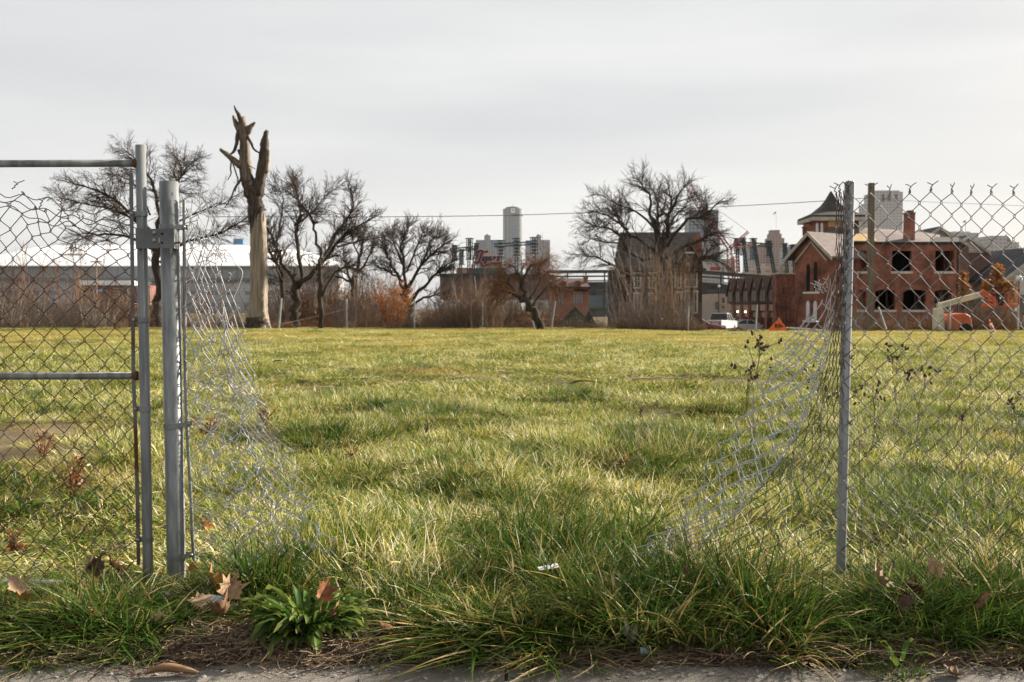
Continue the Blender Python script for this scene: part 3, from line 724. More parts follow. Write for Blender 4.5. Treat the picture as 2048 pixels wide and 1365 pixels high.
mb.build('torn_mesh', m_wire_grey, rf, kind='stuff')
# ---------------------------------------------------------------- bare trees
m_bark = M('dark_bark', (0.030, 0.024, 0.018), 0.95, (0.070, 0.057, 0.044), scale=3, detail=6, stretch=(3, 3, .7), bump=.5, bscale=9, spec=.1)
m_twig = M('dark_twigs', (0.040, 0.030, 0.024), 0.95, (0.070, 0.052, 0.040), scale=.7, spec=.1)
m_twig_red = M('russet_twigs', (0.10, 0.050, 0.028), 0.95, (0.19, 0.10, 0.055), scale=.9, spec=.1)
m_twig_tan = M('tan_stems', (0.12, 0.075, 0.048), 0.95, (0.23, 0.155, 0.10), scale=.8, spec=.1)
m_twig_grey = M('grey_stems', (0.13, 0.105, 0.085), 0.95, (0.22, 0.18, 0.145), scale=.8, spec=.1)

def twig_run(mb, g, p, d, length, r, level, cfg):
    nseg = (4, 3, 2, 2)[level]
    step = length / nseg; pts = [p]; dirs = []
    q = p.copy(); dd = d.copy()
    for i in range(nseg):
        dd = dd + Vector(g.normal(0, cfg['wander'], 3)) + Vector((0, 0, cfg['up']))
        dd.normalize(); q = q + dd * step; pts.append(q.copy()); dirs.append(dd.copy())
    rad = [r * (1 - .75 * i / nseg) for i in range(nseg + 1)]
    mb.tube(pts, rad, 4 if level == 0 else 3, cap=False)
    if level >= cfg['levels']: return
    nch = cfg['n'][level]
    for c in range(nch):
        t = 0.18 + 0.82 * (c + g.random()) / nch
        k = min(int(t * nseg), nseg - 1); f = t * nseg - k
        o = pts[k].lerp(pts[k + 1], min(f, 1))
        ax = Vector(g.normal(0, 1, 3)); ax = (ax - ax.dot(dirs[k]) * dirs[k]).normalized()
        a = g.uniform(.3, .85)
        nd = (dirs[k] * math.cos(a) + ax * math.sin(a)).normalized()
        twig_run(mb, g, o, nd, length * cfg['ratio'] * g.uniform(.65, 1.15), max(r * .5, cfg['rmin']), level + 1, cfg)

def tree(name, label, D, limbs, seed, depth=3.0, twig_len=2.2, per_m=2.2, n=(6, 5), levels=2, up=.04, wander=.11, ratio=.56, rmin=.0105, start=.2, mt=None, mk=None, cat='tree', lw=.72, shrink=.955, group=None, extra=None):
    g = np.random.default_rng(seed)
    base = limbs[0][0]; b = P(base[0], base[1], D); b.z = float(gz(b.x, D)) - .05
    th = thing(name, label, cat, b, group)
    tm, cm = MB(), MB()
    cfg = dict(wander=wander, up=up, n=list(n) + [0], ratio=ratio, levels=levels, rmin=rmin)
    s = mpp(D)
    for li, lm in enumerate(limbs):
        far = g.uniform(-1, 1) * depth if li else 0.0
        k = len(lm); pts, rad = [], []
        lm = [(limbs[0][0][0] + (x - limbs[0][0][0]) * shrink, limbs[0][0][1] + (y - limbs[0][0][1]) * shrink, r) for x, y, r in lm]
        sm = smooth_line([(x, y, r, far * (i / max(k - 1, 1)) ** 1.0) for i, (x, y, r) in enumerate(lm)], 4)
        for i, (x, y, r, dy) in enumerate(sm):
            q = P(x, y, D); q.y += dy
            w = .35 * s * r if 0 < i < len(sm) - 1 else 0
            q += Vector(g.normal(0, 1, 3)) * w
            pts.append(q); rad.append(max(r * s * (lw if li else .95), rmin * 1.2))
        if li == 0: pts[0].z = b.z
        tm.tube(pts, rad, 8, cap=True)
        # side branches
        tot = sum((pts[i + 1] - pts[i]).length for i in range(len(pts) - 1))
        cnt = int(tot * per_m * 2.3 * (0.5 if li == 0 else 1.0))
        for c in range(cnt):
            t = start + (1 - start) * g.random() ** .8
            if li == 0 and t < .55: continue
            i = min(int(t * (len(pts) - 1)), len(pts) - 2); f = t * (len(pts) - 1) - i
            o = pts[i].lerp(pts[i + 1], f); d = (pts[i + 1] - pts[i]).normalized()
            ax = Vector(g.normal(0, 1, 3)); ax = (ax - ax.dot(d) * d).normalized(); a = g.uniform(.4, 1.15)
            nd = (d * math.cos(a) + ax * math.sin(a)).normalized()
            L = twig_len * g.uniform(.5, 1.15) * (1.1 - .55 * t)
            twig_run(cm, g, o, nd, L, min(max(rad[i] * .5, rmin), .045), 0, cfg)
        twig_run(cm, g, pts[-1], (pts[-1] - pts[-2]).normalized(), twig_len * .45, rad[-1] * .8, 0, cfg)
    tm.build('trunk', mk or m_bark, th, smooth=True)
    cm.build('crown', mt or m_twig, th)
    if extra: extra(th, g)
    return th

def leaf_cloud(th, name, D, ell, n, size, mat, seed, hollow=.35):
    """loose leaves: small faces spread through ellipsoids given in photo pixels (x, y, rx, ry)"""
    g = np.random.default_rng(seed); mb = MB(); s = mpp(D)
    for (x, y, rx, ry, wgt) in ell:
        c = P(x, y, D)
        for _ in range(int(n * wgt)):
            d = Vector(g.normal(0, 1, 3)).normalized() * g.uniform(hollow, 1) ** .6
            q = c + Vector((d.x * rx * s, d.y * rx * s, d.z * ry * s)) + Vector(g.normal(0, .12, 3))
            a, b = Vector(g.normal(0, 1, 3)).normalized(), Vector(g.normal(0, 1, 3)).normalized()
            b = (b - b.dot(a) * a).normalized(); w = size * g.uniform(.6, 1.3)
            mb.quad(q - a * w, q + b * w * .6, q + a * w, q - b * w * .6); mb.tv += [g.random()] * 4
    return mb.build(name, mat, th)
ORANGE = [(0, (0.12, 0.05, 0.012)), (.4, (0.25, 0.105, 0.018)), (.75, (0.36, 0.175, 0.03)), (1, (0.30, 0.075, 0.02))]
m_orange_bright = Mleaf('bright_orange_leaves', [(0, (0.26, 0.09, 0.015)), (.5, (0.42, 0.18, 0.03)), (1, (0.45, 0.12, 0.03))], trans=.4, gloss=.02, inst=.2)
YELLOW = [(0, (0.42, 0.30, 0.03)), (1, (0.6, 0.45, 0.06))]
m_orange = Mleaf('orange_leaves', ORANGE, trans=.4, gloss=.03, inst=.2)
m_yellow = Mleaf('yellow_leaves', YELLOW, trans=.4, gloss=.03, inst=.2)
m_brownleaf = Mleaf('brown_clinging_leaves', [(0, (.10, .05, .025)), (.6, (.19, .10, .045)), (1, (.30, .16, .05))], trans=.3, gloss=.02, inst=.2)
m_everg = Mleaf('evergreen_leaves', [(0, (.012, .03, .012)), (1, (.03, .055, .022))], trans=.15, gloss=.03, inst=.2)

# wide spreading tree behind the gate
tree('spreading_tree', 'wide spreading bare tree behind the gate, crown reaching over the stadium roof', 70, [
    [(312, 648, 11), (318, 590, 9), (317, 530, 8), (308, 482, 8)],
    [(308, 486, 6), (270, 440, 5), (222, 398, 4), (165, 372, 2.4), (112, 358, 1.2)],
    [(312, 505, 5), (262, 478, 4), (205, 465, 3), (150, 468, 1.8), (110, 482, 1)],
    [(314, 475, 6), (316, 420, 5), (300, 362, 3.5), (272, 322, 2), (246, 300, 1)],
    [(317, 505, 6), (345, 445, 4.5), (372, 392, 3), (402, 352, 2), (436, 338, 1)],
    [(318, 450, 4), (338, 385, 3), (350, 335, 2), (326, 300, 1)],
    [(320, 525, 4.5), (362, 482, 3.4), (420, 460, 2.6), (478, 418, 1.3)],
    [(296, 465, 4), (240, 425, 3), (170, 408, 2), (95, 390, 1)],
    [(300, 430, 3), (262, 372, 2.2), (205, 340, 1.4), (178, 338, 1)],
    [(340, 450, 3), (392, 420, 2), (430, 400, 1.3), (462, 372, .9)],
], 11, shrink=1.0, depth=4.5, twig_len=2.0, per_m=2.3, n=(6, 5), up=-.03)

tree('forked_tree', 'dark bare tree with several curving trunks right of the dead trunk', 68, [
    [(588, 652, 10), (591, 620, 9), (590, 570, 8)],
    [(566, 650, 7), (562, 590, 6), (556, 545, 5), (532, 505, 3.5), (512, 470, 2)],
    [(590, 572, 6), (566, 515, 4.5), (548, 470, 3), (533, 440, 1.6)],
    [(592, 568, 6), (602, 548, 5.5), (590, 480, 5), (588, 450, 4), (595, 417, 3), (584, 380, 2), (577, 352, 1)],
    [(596, 575, 7), (640, 535, 6), (674, 494, 4.5), (713, 463, 3), (756, 440, 1.5)],
    [(650, 522, 4.5), (667, 473, 4), (700, 430, 3), (705, 402, 2), (694, 368, 1)],
    [(642, 510, 4), (633, 468, 3.5), (631, 438, 3), (610, 412, 2), (600, 380, 1)],
    [(590, 450, 3), (620, 420, 2.4), (640, 385, 1.6), (660, 362, 1)],
    [(562, 560, 3.5), (548, 520, 2.5), (556, 450, 2), (560, 395, 1.2), (548, 368, .8)],
    [(674, 494, 3), (720, 480, 2), (770, 470, 1.3)],
], 12, shrink=1.0, depth=3.5, twig_len=1.7, per_m=2.6, n=(6, 5), up=.03)

tree('slender_tree', 'slim bare tree with one straight trunk and a low side limb', 64, [
    [(641, 655, 5.5), (640, 600, 5), (638, 545, 4.5), (640, 510, 3)],
    [(643, 590, 4), (669, 541, 3), (700, 528, 2), (735, 545, 1.2)],
    [(640, 520, 3), (655, 490, 2), (662, 460, 1)],
], 13, depth=2, twig_len=1.4, per_m=1.8)

tree('upright_tree', 'small upright bare tree standing behind the globe street lamp', 84, [
    [(703, 640, 5), (704, 590, 5), (718, 522, 4), (725, 484, 2.5), (728, 455, 1)],
    [(706, 570, 4), (690, 530, 3), (684, 495, 1.5)],
    [(712, 545, 3.5), (745, 510, 2.5), (758, 478, 1.2)],
    [(700, 560, 3), (670, 548, 2.5), (645, 552, 1.5)],
    [(720, 510, 2.6), (705, 480, 1.8), (702, 458, 1)],
], 14, depth=3, twig_len=1.9, per_m=2.4)

tree('round_crowned_tree', 'bare tree with dense rounded crown beside the small orange-leaved tree', 76, [
    [(820, 648, 8), (816, 610, 7), (810, 586, 7)],
    [(810, 590, 5), (793, 545, 4), (772, 508, 2.6), (758, 478, 1.2)],
    [(810, 588, 5), (808, 530, 4), (802, 484, 2.6), (815, 445, 1.2)],
    [(812, 585, 5), (841, 530, 4), (872, 500, 2.6), (902, 480, 1.2)],
    [(818, 605, 5), (859, 560, 4), (885, 535, 2.6), (908, 520, 1.2)],
    [(822, 612, 4), (850, 594, 3), (880, 588, 1.8), (895, 600, 1)],
    [(806, 560, 3.5), (780, 540, 2.6), (756, 530, 1.3)],
    [(812, 540, 3), (835, 490, 2.4), (850, 455, 1.2)],
    [(802, 520, 3), (784, 475, 2), (778, 452, 1)],
    [(845, 525, 3), (862, 470, 2), (872, 462, 1)],
], 15, depth=3.6, twig_len=1.7, per_m=3.2, n=(6, 5), up=.05)

tree('bent_tree', 'crooked leaning tree with arched limb and drooping russet twigs', 62, [
    [(1080, 656, 9), (1070, 622, 8.5), (1048, 595, 7), (1015, 578, 4), (990, 572, 2)],
    [(1044, 594, 7), (1041, 573, 6.5), (1039, 545, 6), (1033, 535, 5), (1018, 534, 4), (1008, 545, 2.5), (1002, 560, 1.4)],
    [(1040, 550, 4), (1054, 520, 3), (1068, 512, 2), (1085, 520, 1.2)],
    [(1030, 586, 4), (1010, 556, 3), (996, 556, 2), (986, 568, 1.2)],
    [(1060, 610, 4), (1090, 570, 3), (1112, 556, 2), (1128, 566, 1)],
    [(1040, 560, 3), (1024, 520, 2), (1010, 512, 1.4)],
    [(1052, 600, 3), (1080, 548, 2.4), (1080, 515, 1.6), (1092, 500, 1)],
], 16, shrink=.88, depth=2.6, twig_len=1.7, per_m=2.7, n=(6, 5), up=-.10, mt=m_twig_red, rmin=.010)

tree('tall_crowned_tree', 'tall bare tree with broad open crown in front of the dark brick house', 78, [
    [(1322, 652, 11), (1324, 580, 10), (1323, 531, 10), (1317, 468, 8), (1312, 430, 6)],
    [(1313, 432, 5.5), (1296, 407, 4.5), (1296, 373, 3), (1280, 350, 2), (1265, 333, 1)],
    [(1322, 500, 7), (1334, 457, 6.5), (1339, 425, 5.5), (1346, 394, 4), (1341, 352, 1.5)],
    [(1345, 400, 4), (1360, 365, 2.5), (1372, 348, 1.2)],
    [(1308, 486, 4.5), (1278, 462, 4), (1249, 436, 3.2), (1229, 391, 2.2), (1246, 360, 1)],
    [(1304, 505, 4.5), (1262, 499, 4), (1220, 447, 3), (1186, 436, 2), (1160, 428, 1)],
    [(1310, 540, 4.5), (1260, 540, 4), (1222, 518, 3), (1183, 497, 2), (1143, 490, 1)],
    [(1334, 478, 5), (1381, 420, 4), (1412, 412, 3), (1448, 380, 1.2)],
    [(1330, 505, 5), (1396, 468, 4.5), (1440, 448, 2)],
    [(1335, 530, 4), (1390, 505, 3.6), (1425, 505, 3), (1462, 520, 1.2)],
    [(1312, 440, 4), (1270, 402, 2.6), (1226, 380, 1.6), (1196, 362, 1)],
    [(1338, 430, 4), (1368, 398, 2.6), (1396, 372, 1.6), (1420, 362, 1)],
    [(1316, 460, 4), (1320, 405, 3), (1318, 360, 1.8), (1310, 336, 1)],
    [(1250, 440, 2.8), (1215, 410, 2), (1180, 392, 1.2)],
    [(1230, 470, 2.6), (1196, 468, 1.8), (1162, 462, 1)],
], 17, shrink=.91, depth=4.5, twig_len=2.1, per_m=2.2, n=(6, 5), up=.02)

# dead trunk
m_deadwood = M('bare_deadwood', (0.115, 0.092, 0.070), 0.9, (0.30, 0.248, 0.190), scale=1.7, detail=10, stretch=(5, 5, .3), bump=1.0, bscale=5, lo=.3, hi=.6)
m_deadmid = M('dead_grey_wood', (0.055, 0.042, 0.032), 0.9, (0.175, 0.135, 0.10), scale=2.0, detail=9, stretch=(4, 4, .4), bump=1.0, bscale=5, lo=.35, hi=.65)
m_deadbark = M('dead_bark', (0.028, 0.021, 0.016), 0.95, (0.078, 0.060, 0.045), scale=3, detail=8, stretch=(4, 4, .6), bump=.8, bscale=6)
DT = 64
dt = thing('dead_tree', 'tall barkless dead trunk with two broken forks and hanging limbs', 'tree', P(516, 656, DT))
def limb(name, pts, mat, parent=dt, sides=10, rough=.10, jag=False, seed=0, n=5, dy=0.0):
    g = np.random.default_rng(seed); s = mpp(DT); sm = smooth_line([(*p, dy * i / (len(pts) - 1)) for i, p in enumerate(pts)], n)
    mb = MB(); ps = []; rr = []
    for x, y, r, d in sm:
        q = P(x, y, DT); q.y += d; ps.append(q); rr.append(max(r * s, .012))
    mb.tube(ps, rr, sides)
    mb.v = [tuple(Vector(v) + (Vector(v) - ps[min(i // sides, len(ps) - 1)]) * (rough * g.normal() + .12 * math.sin(3 * (i % sides)))) for i, v in enumerate(mb.v)]
    if jag:
        k = len(ps) - 1; d = (ps[-1] - ps[-2]).normalized()
        for j in range(sides):
            i = k * sides + j; mb.v[i] = tuple(Vector(mb.v[i]) + d * rr[-1] * g.uniform(-.8, 2.6))
    return mb.build(name, mat, parent, smooth=True)
limb('trunk', [(517, 660, 25), (516, 640, 20), (516, 600, 17.5), (517, 540, 16.5), (516, 470, 15.5), (514, 425, 14)], m_deadwood, sides=16, rough=.03, seed=1)
limb('bark_collar', [(515, 662, 30), (514, 648, 23), (512, 633, 19.5)], m_deadbark, sides=14, seed=2, dy=-.12)
for k, (sx, ln) in enumerate(((503, 452), (510, 438), (518, 446), (525, 436), (507, 470))):
    limb('bark_strip', [(sx, 416, 5), (sx + .5, (416 + ln) / 2, 3.6), (sx + 1, ln, .8)], m_deadbark, sides=6, seed=60 + k, dy=-.42)
    mbs = bpy.context.scene.collection.objects[-1]; mbs.location.y -= .34
limb('upper_trunk', [(514, 424, 15.5), (509, 400, 15), (507, 375, 15)], m_deadbark, sides=14, rough=.06, seed=3)
limb('fork', [(506, 392, 13), (495, 360, 12), (490, 330, 11), (489, 300, 9.5), (486, 262, 9), (484, 245, 7)], m_deadmid, jag=True, sides=12, rough=.07, seed=4)
limb('fork_bark', [(505, 394, 14), (496, 365, 12.4), (488, 342, 9), (484, 318, 4)], m_deadbark, sides=12, seed=5)
limb('fork', [(512, 390, 12.5), (522, 350, 10.5), (527, 315, 9.5), (529, 285, 7.5), (531, 270, 4.5)], m_deadbark, jag=True, sides=12, rough=.08, seed=6)
limb('splinter', [(530, 276, 3.2), (533, 267, 1.8), (536, 261, .8)], m_deadbark, sides=6, seed=7)
limb('bare_patch', [(532, 345, 5), (535, 318, 5), (537, 300, 3.4)], m_deadwood, sides=8, seed=8, dy=-.1)
limb('broken_stub', [(482, 332, 8), (467, 321, 6.2), (452, 308, 4.6), (440, 299, 3)], m_deadmid, sides=9, seed=9)
limb('broken_stub', [(490, 275, 6), (498, 258, 7), (505, 250, 4), (511, 245, 1.4)], m_deadmid, sides=8, seed=10)
limb('broken_stub', [(480, 266, 6), (472, 248, 5), (468, 237, 3)], m_deadmid, jag=True, sides=8, seed=11)
limb('hanging_limb', [(478, 252, 2.5), (482, 245, 4), (479, 232, 4.2), (474, 222, 2.2), (472, 214, 1.2)], m_deadbark, sides=7, seed=12, dy=-.4)
limb('hanging_limb', [(480, 245, 4), (492, 268, 3.4), (502, 284, 2.8), (510, 300, 2), (522, 308, 1.4)], m_deadbark, sides=7, seed=13, dy=-.3)
limb('hanging_limb', [(484, 254, 4), (477, 268, 4), (476, 290, 3.6), (472, 305, 3), (466, 312, 1.6)], m_deadbark, sides=7, seed=14, dy=-.6)
limb('hanging_limb', [(477, 300, 3.2), (485, 320, 3.4), (488, 340, 3), (484, 362, 2.4), (474, 378, 2), (466, 400, 1.4), (456, 418, .8)], m_deadbark, sides=6, seed=15, dy=-.7)
limb('hanging_limb', [(463, 322, 1.8), (462, 338, 1.6), (464, 348, 1.4), (458, 362, .8)], m_deadbark, sides=5, seed=16, dy=-.3)
limb('hanging_limb', [(466, 328, 1.8), (474, 350, 1.5), (478, 362, 1.3), (473, 385, 1)], m_deadbark, sides=5, seed=17, dy=-.3)
limb('hanging_limb', [(486, 318, 1.6), (494, 330, 1.2), (506, 336, .9), (514, 340, .7)], m_deadbark, sides=5, seed=18, dy=-.4)
limb('torn_strip', [(526, 424, 3), (527, 440, 3.4), (523, 458, 2)], m_deadwood, sides=6, seed=19, dy=-.2)

# ---------------------------------------------------------------- shrubs
def shrub_mesh(name, seed, h, spread, stems, mat, leaf=0, tw=4, r=.012, levels=1, up=.12, wander=.14):
    g = np.random.default_rng(seed); mb = MB()
    cfg = dict(wander=wander * 1.5, up=.05, n=[tw, 3, 0], ratio=.5, levels=levels, rmin=.006)
    for s in range(stems):
        a = g.random() * 6.28; rr = spread * .35 * math.sqrt(g.random())
        p = Vector((rr * math.cos(a), rr * math.sin(a), -.05)); L = h * g.uniform(.55, 1.08)
        d = Vector((math.cos(a) * g.uniform(.05, .5) * spread / h * 1.3, math.sin(a) * g.uniform(.05, .5) * spread / h * 1.3, 1)).normalized()
        pts = [p]; q = p.copy(); dd = d
        for i in range(6):
            dd = (dd + Vector(g.normal(0, wander, 3)) + Vector((0, 0, up))).normalized(); q = q + dd * L / 6; pts.append(q.copy())
        mb.tube(pts, [r * (1.2 - i / 6.5) + .003 for i in range(7)], 3, cap=False)
        for t in range(tw * 2):
            k = g.integers(1, 6); ax = Vector(g.normal(0, 1, 3)); nd = (Vector((ax.x, ax.y, abs(ax.z) + .5))).normalized()
            twig_run(mb, g, pts[k], nd, L * g.uniform(.14, .34), r * .5, 1 if levels == 1 else 0, cfg)
    n0 = len(mb.v); mb.tv = [.5] * n0
    me = bpy.data.meshes.new(name); 
    if leaf:
        vs0 = np.array(mb.v)
        for _ in range(leaf):
            q = Vector(vs0[g.integers(0, n0)]) + Vector(g.normal(0, .04, 3))
            a_, b_ = Vector(g.normal(0, 1, 3)).normalized(), Vector(g.normal(0, 1, 3)).normalized(); w = g.uniform(.025, .06)
            mb.quad(q - a_ * w, q + b_ * w * .6, q + a_ * w, q - b_ * w * .6); mb.tv += [g.random()] * 4
    me.from_pydata(mb.v, [], mb.f)
    me.materials.append(mat); me.materials.append(m_brownleaf)
    a = me.attributes.new('tv', 'FLOAT', 'POINT'); a.data.foreach_set('value', mb.tv)
    if leaf:
        mi = [0] * (len(mb.f) - leaf) + [1] * leaf; me.polygons.foreach_set('material_index', mi)
    me.update(); return me
SH = [shrub_mesh('shrub_a', 1, 2.0, 2.4, 30, m_twig_red, 420, up=.03, wander=.24), shrub_mesh('shrub_b', 2, 2.4, 1.8, 26, m_twig_tan, 160, up=.06, wander=.18), shrub_mesh('shrub_c', 3, 1.6, 2.6, 34, m_twig_red, 700, up=.0, wander=.28),
      shrub_mesh('shrub_d', 4, 3.2, 1.8, 26, m_twig_tan, 60), shrub_mesh('shrub_e', 5, 1.1, 1.6, 50, m_twig_tan, 160, wander=.25), shrub_mesh('shrub_f', 6, 2.6, 2.0, 30, m_twig_grey, 40), shrub_mesh('shrub_g', 7, 1.3, 2.2, 40, m_twig_red, 800, up=.0, wander=.3)]
pp, rr_, ss, vv = [], [], [], []
def shrubs(px0, px1, D0, D1, n, vids, s0, s1):
    for _ in range(n):
        px = rng.uniform(px0, px1) if len(pp) % 3 == 0 else px0 + (px1 - px0) * (rng.integers(0, 9) + .5 + rng.normal(0, .3)) / 9; D = rng.uniform(D0, D1); X = (px - CX) / F_PX * D
        pp.append((X, D, float(gz(X, D)))); rr_.append((rng.normal(0, .06), rng.normal(0, .06), rng.random() * 6.28)); s = rng.uniform(s0 * .5, s1); ss.append((s, s, s * rng.uniform(.75, 1.2))); vv.append(vids[rng.integers(0, len(vids))])
shrubs(-80, 500, 67, 78, 39, (0, 2, 6, 5), .9, 1.35)
shrubs(-80, 300, 72, 90, 18, (1, 3, 5), 1.0, 1.5)
shrubs(-60, 200, 66, 72, 15, (3, 5), 1.1, 1.6)
shrubs(530, 900, 67, 80, 37, (0, 2, 6, 5), .8, 1.25)
shrubs(530, 790, 80, 92, 37, (0, 3, 5, 0), 1.7, 2.4)
shrubs(660, 900, 76, 90, 16, (1, 3, 5), 1.0, 1.5)
shrubs(880, 1105, 65.5, 74, 42, (0, 1, 2, 0, 6, 5), .9, 1.5)
shrubs(920, 990, 65, 68, 12, (3, 1), 1.1, 1.45)
shrubs(1130, 1240, 80, 92, 10, (0, 2, 6), .8, 1.1)
shrubs(1240, 1392, 65.5, 76, 13, (1, 3, 5, 0), .9, 1.3)
shrubs(1230, 1398, 65, 67, 20, (4, 4, 6), .8, 1.2)
shrubs(1700, 2070, 66, 74, 36, (2, 6, 4, 5), .7, 1.1)
shrubs(1870, 2070, 70, 84, 20, (0, 2, 5), .8, 1.2)
shrubs(1660, 1760, 66, 70, 7, (4, 5), .7, 1.0)
shrubs(-80, 1240, 65.2, 66.5, 48, (4, 4, 6), .35, .65)
shrubs(1390, 2070, 64.5, 66, 26, (4, 4, 6), .2, .4)
scatter('undergrowth', pp, rr_, ss, vv, SH, None, 'tangled brown leafless scrub along the far edge of the lot', 'scrub')

def one_shrub(name, label, px, D, h, spread, stems, mat, seed, leaf=0, lm=None, r=.016, wander=.10, cat='shrub', levels=1):
    X = (px - CX) / F_PX * D; loc = Vector((X, D, float(gz(X, D))))
    th = thing(name, label, cat, loc)
    me = shrub_mesh(name, seed, h, spread, stems, mat, 0, 5, r, levels, .06, wander)
    o = bpy.data.objects.new('stems', me); COL.objects.link(o); o.parent = th; ORG[o] = loc
    if leaf:
        g = np.random.default_rng(seed); mb = MB(); vs0 = np.array([v.co for v in me.vertices])
        for _ in range(leaf):
            q = Vector(vs0[g.integers(0, len(vs0))]) + Vector(g.normal(0, .08, 3)) + loc
            a_, b_ = Vector(g.normal(0, 1, 3)).normalized(), Vector(g.normal(0, 1, 3)).normalized(); w = g.uniform(.04, .08)
            mb.quad(q - a_ * w, q + b_ * w * .6, q + a_ * w, q - b_ * w * .6); mb.tv += [g.random()] * 4
        mb.build('leaves', lm, th)
    return th
one_shrub('sapling_clump', 'tall pale grey upright saplings against the dark brick house, left clump', 1290, 67, 6.2, 3.8, 30, m_twig_grey, 31, r=.02)
one_shrub('sapling_clump', 'tall tan saplings in front of the dark brick house, middle clump', 1325, 66, 5.8, 3.4, 28, m_twig_tan, 32, r=.02)
one_shrub('sapling_clump', 'tan saplings screening the white quoined windows of the dark brick house', 1368, 68, 5.0, 2.6, 18, m_twig_tan, 33, r=.018)
one_shrub('sapling_clump', 'grey saplings at the left corner of the dark brick house', 1256, 69, 4.6, 3.0, 20, m_twig_grey, 34, r=.018)
one_shrub('sapling_clump', 'russet saplings with a few orange leaves beside the tall bare trunk', 1332, 70, 4.8, 1.6, 14, m_twig_red, 35, 420, m_orange)
one_shrub('orange_sapling', 'small tree with orange red leaves beside the round crowned bare tree', 786, 65.4, 3.1, 1.9, 30, m_twig_red, 36, 2800, m_orange_bright)
one_shrub('reed_clump', 'straw coloured upright stems left of the crooked tree', 940, 64.8, 3.4, 2.4, 46, m_twig_tan, 37)
one_shrub('reed_clump', 'straw coloured tall stems under the crooked tree arch', 985, 65, 2.8, 2.2, 40, m_twig_tan, 38)
one_shrub('bare_sapling', 'thin bare sapling rising in front of the red connecting wall', 1583, 84, 6.2, 1.6, 5, m_twig, 39, r=.03, levels=0)
one_shrub('bare_sapling', 'thin bare sapling beside the gable of the abandoned brick house', 1566, 86, 5.6, 1.4, 4, m_twig, 40, r=.03, levels=0)
one_shrub('leafy_sapling', 'bare sapling with a few yellow leaves among the brush at far left', 40, 72, 6.5, 4.2, 16, m_twig_red, 41, 60, m_orange, r=.028, levels=0)
one_shrub('leafy_sapling', 'thin brown saplings in front of the stadium wall behind the gate mesh', 130, 75, 6.0, 4.4, 14, m_twig_red, 42, 200, m_brownleaf, r=.026, levels=0)
one_shrub('leafy_sapling', 'thin brown saplings between the spreading tree and the dead trunk', 420, 74, 4.6, 4.4, 18, m_twig_red, 43, 200, m_brownleaf, r=.022, levels=0)
for px, w, h, lb in ((1150, 1.5, 1.5, 'dark evergreen bush left of the two below the small red house'), (1178, .7, 1.2, 'small cone shaped evergreen bush below the small red house')):
    D = 82; X = (px - CX) / F_PX * D; loc = Vector((X, D, float(gz(X, D))))
    th = thing('evergreen_bush', lb, 'bush', loc); mb = MB(); mb.tube([loc, loc + Vector((0, 0, h))], [.06, .02], 6); mb.build('stem', m_bark, th)
    g = np.random.default_rng(int(px)); mb = MB()
    for _ in range(1800):
        t = g.random(); a = g.random() * 6.28; r_ = w * (1 - t ** 1.6) * (.75 + .25 * g.random()); q = loc + Vector((r_ * math.cos(a), r_ * math.sin(a), .1 + t * h * 1.25))
        a_, b_ = Vector(g.normal(0, 1, 3)).normalized(), Vector(g.normal(0, 1, 3)).normalized(); ww = g.uniform(.05, .10)
        mb.quad(q - a_ * ww, q + b_ * ww * .6, q + a_ * ww, q - b_ * ww * .6); mb.tv += [g.random()] * 4
    mb.build('foliage', m_everg, th)

def autumn_tree(label, D, trunk, ell, n, seed, size=.10):
    th = thing('autumn_tree', label, 'tree', Vector((P(trunk[0][0], trunk[0][1], D).x, D, float(gz(0, D)))))
    g = np.random.default_rng(seed); mb = MB()
    pts = [P(x, y, D) for x, y in trunk]; pts[0].z = ORG[th].z
    mb.tube(pts, [.12 - .09 * i / (len(pts) - 1) for i in range(len(pts))], 7)
    for (x, y, rx, ry, w) in ell:
        for _ in range(int(8 * w)):
            q = P(x + g.uniform(-.8, .8) * rx, y + g.uniform(-.8, .6) * ry, D) + Vector((0, g.normal(0, .6), 0)); b = pts[g.integers(1, len(pts))]
            mb.tube([b, b.lerp(q, .5) + Vector((0, 0, .15)), q], [.035, .02, .01], 4, cap=False)
    mb.build('trunk', m_bark, th)
    leaf_cloud(th, 'crown', D, ell, n, size, m_orange, seed)
autumn_tree('bright orange autumn tree behind the boom lift basket', 78, [(2000, 668), (2000, 630), (1998, 590), (1995, 545)], [(1996, 545, 9, 16, .35), (1985, 575, 20, 18, .9), (2010, 582, 22, 22, .9), (1998, 608, 28, 16, .8), (1992, 628, 18, 10, .4)], 1500, 51)
autumn_tree('thin orange autumn tree at the corner of the abandoned brick house', 80, [(1925, 665), (1926, 620), (1926, 570), (1925, 545)], [(1926, 558, 7, 14, .4), (1931, 580, 10, 13, .5), (1925, 598, 9, 12, .4)], 700, 52)
# ---------------------------------------------------------------- buildings
def X_(px, D): return P(px, 617, D).x
def Z_(py, D): return P(1024, py, D).z
def bxp(mb, px0, px1, py0, py1, D, dep):
    """box whose front face fills those photo pixels at distance D and runs dep metres back"""
    return mb.box((X_(px0, D), D, Z_(py1, D)), (X_(px1, D), D + dep, Z_(py0, D)))
GZ2 = -1.7

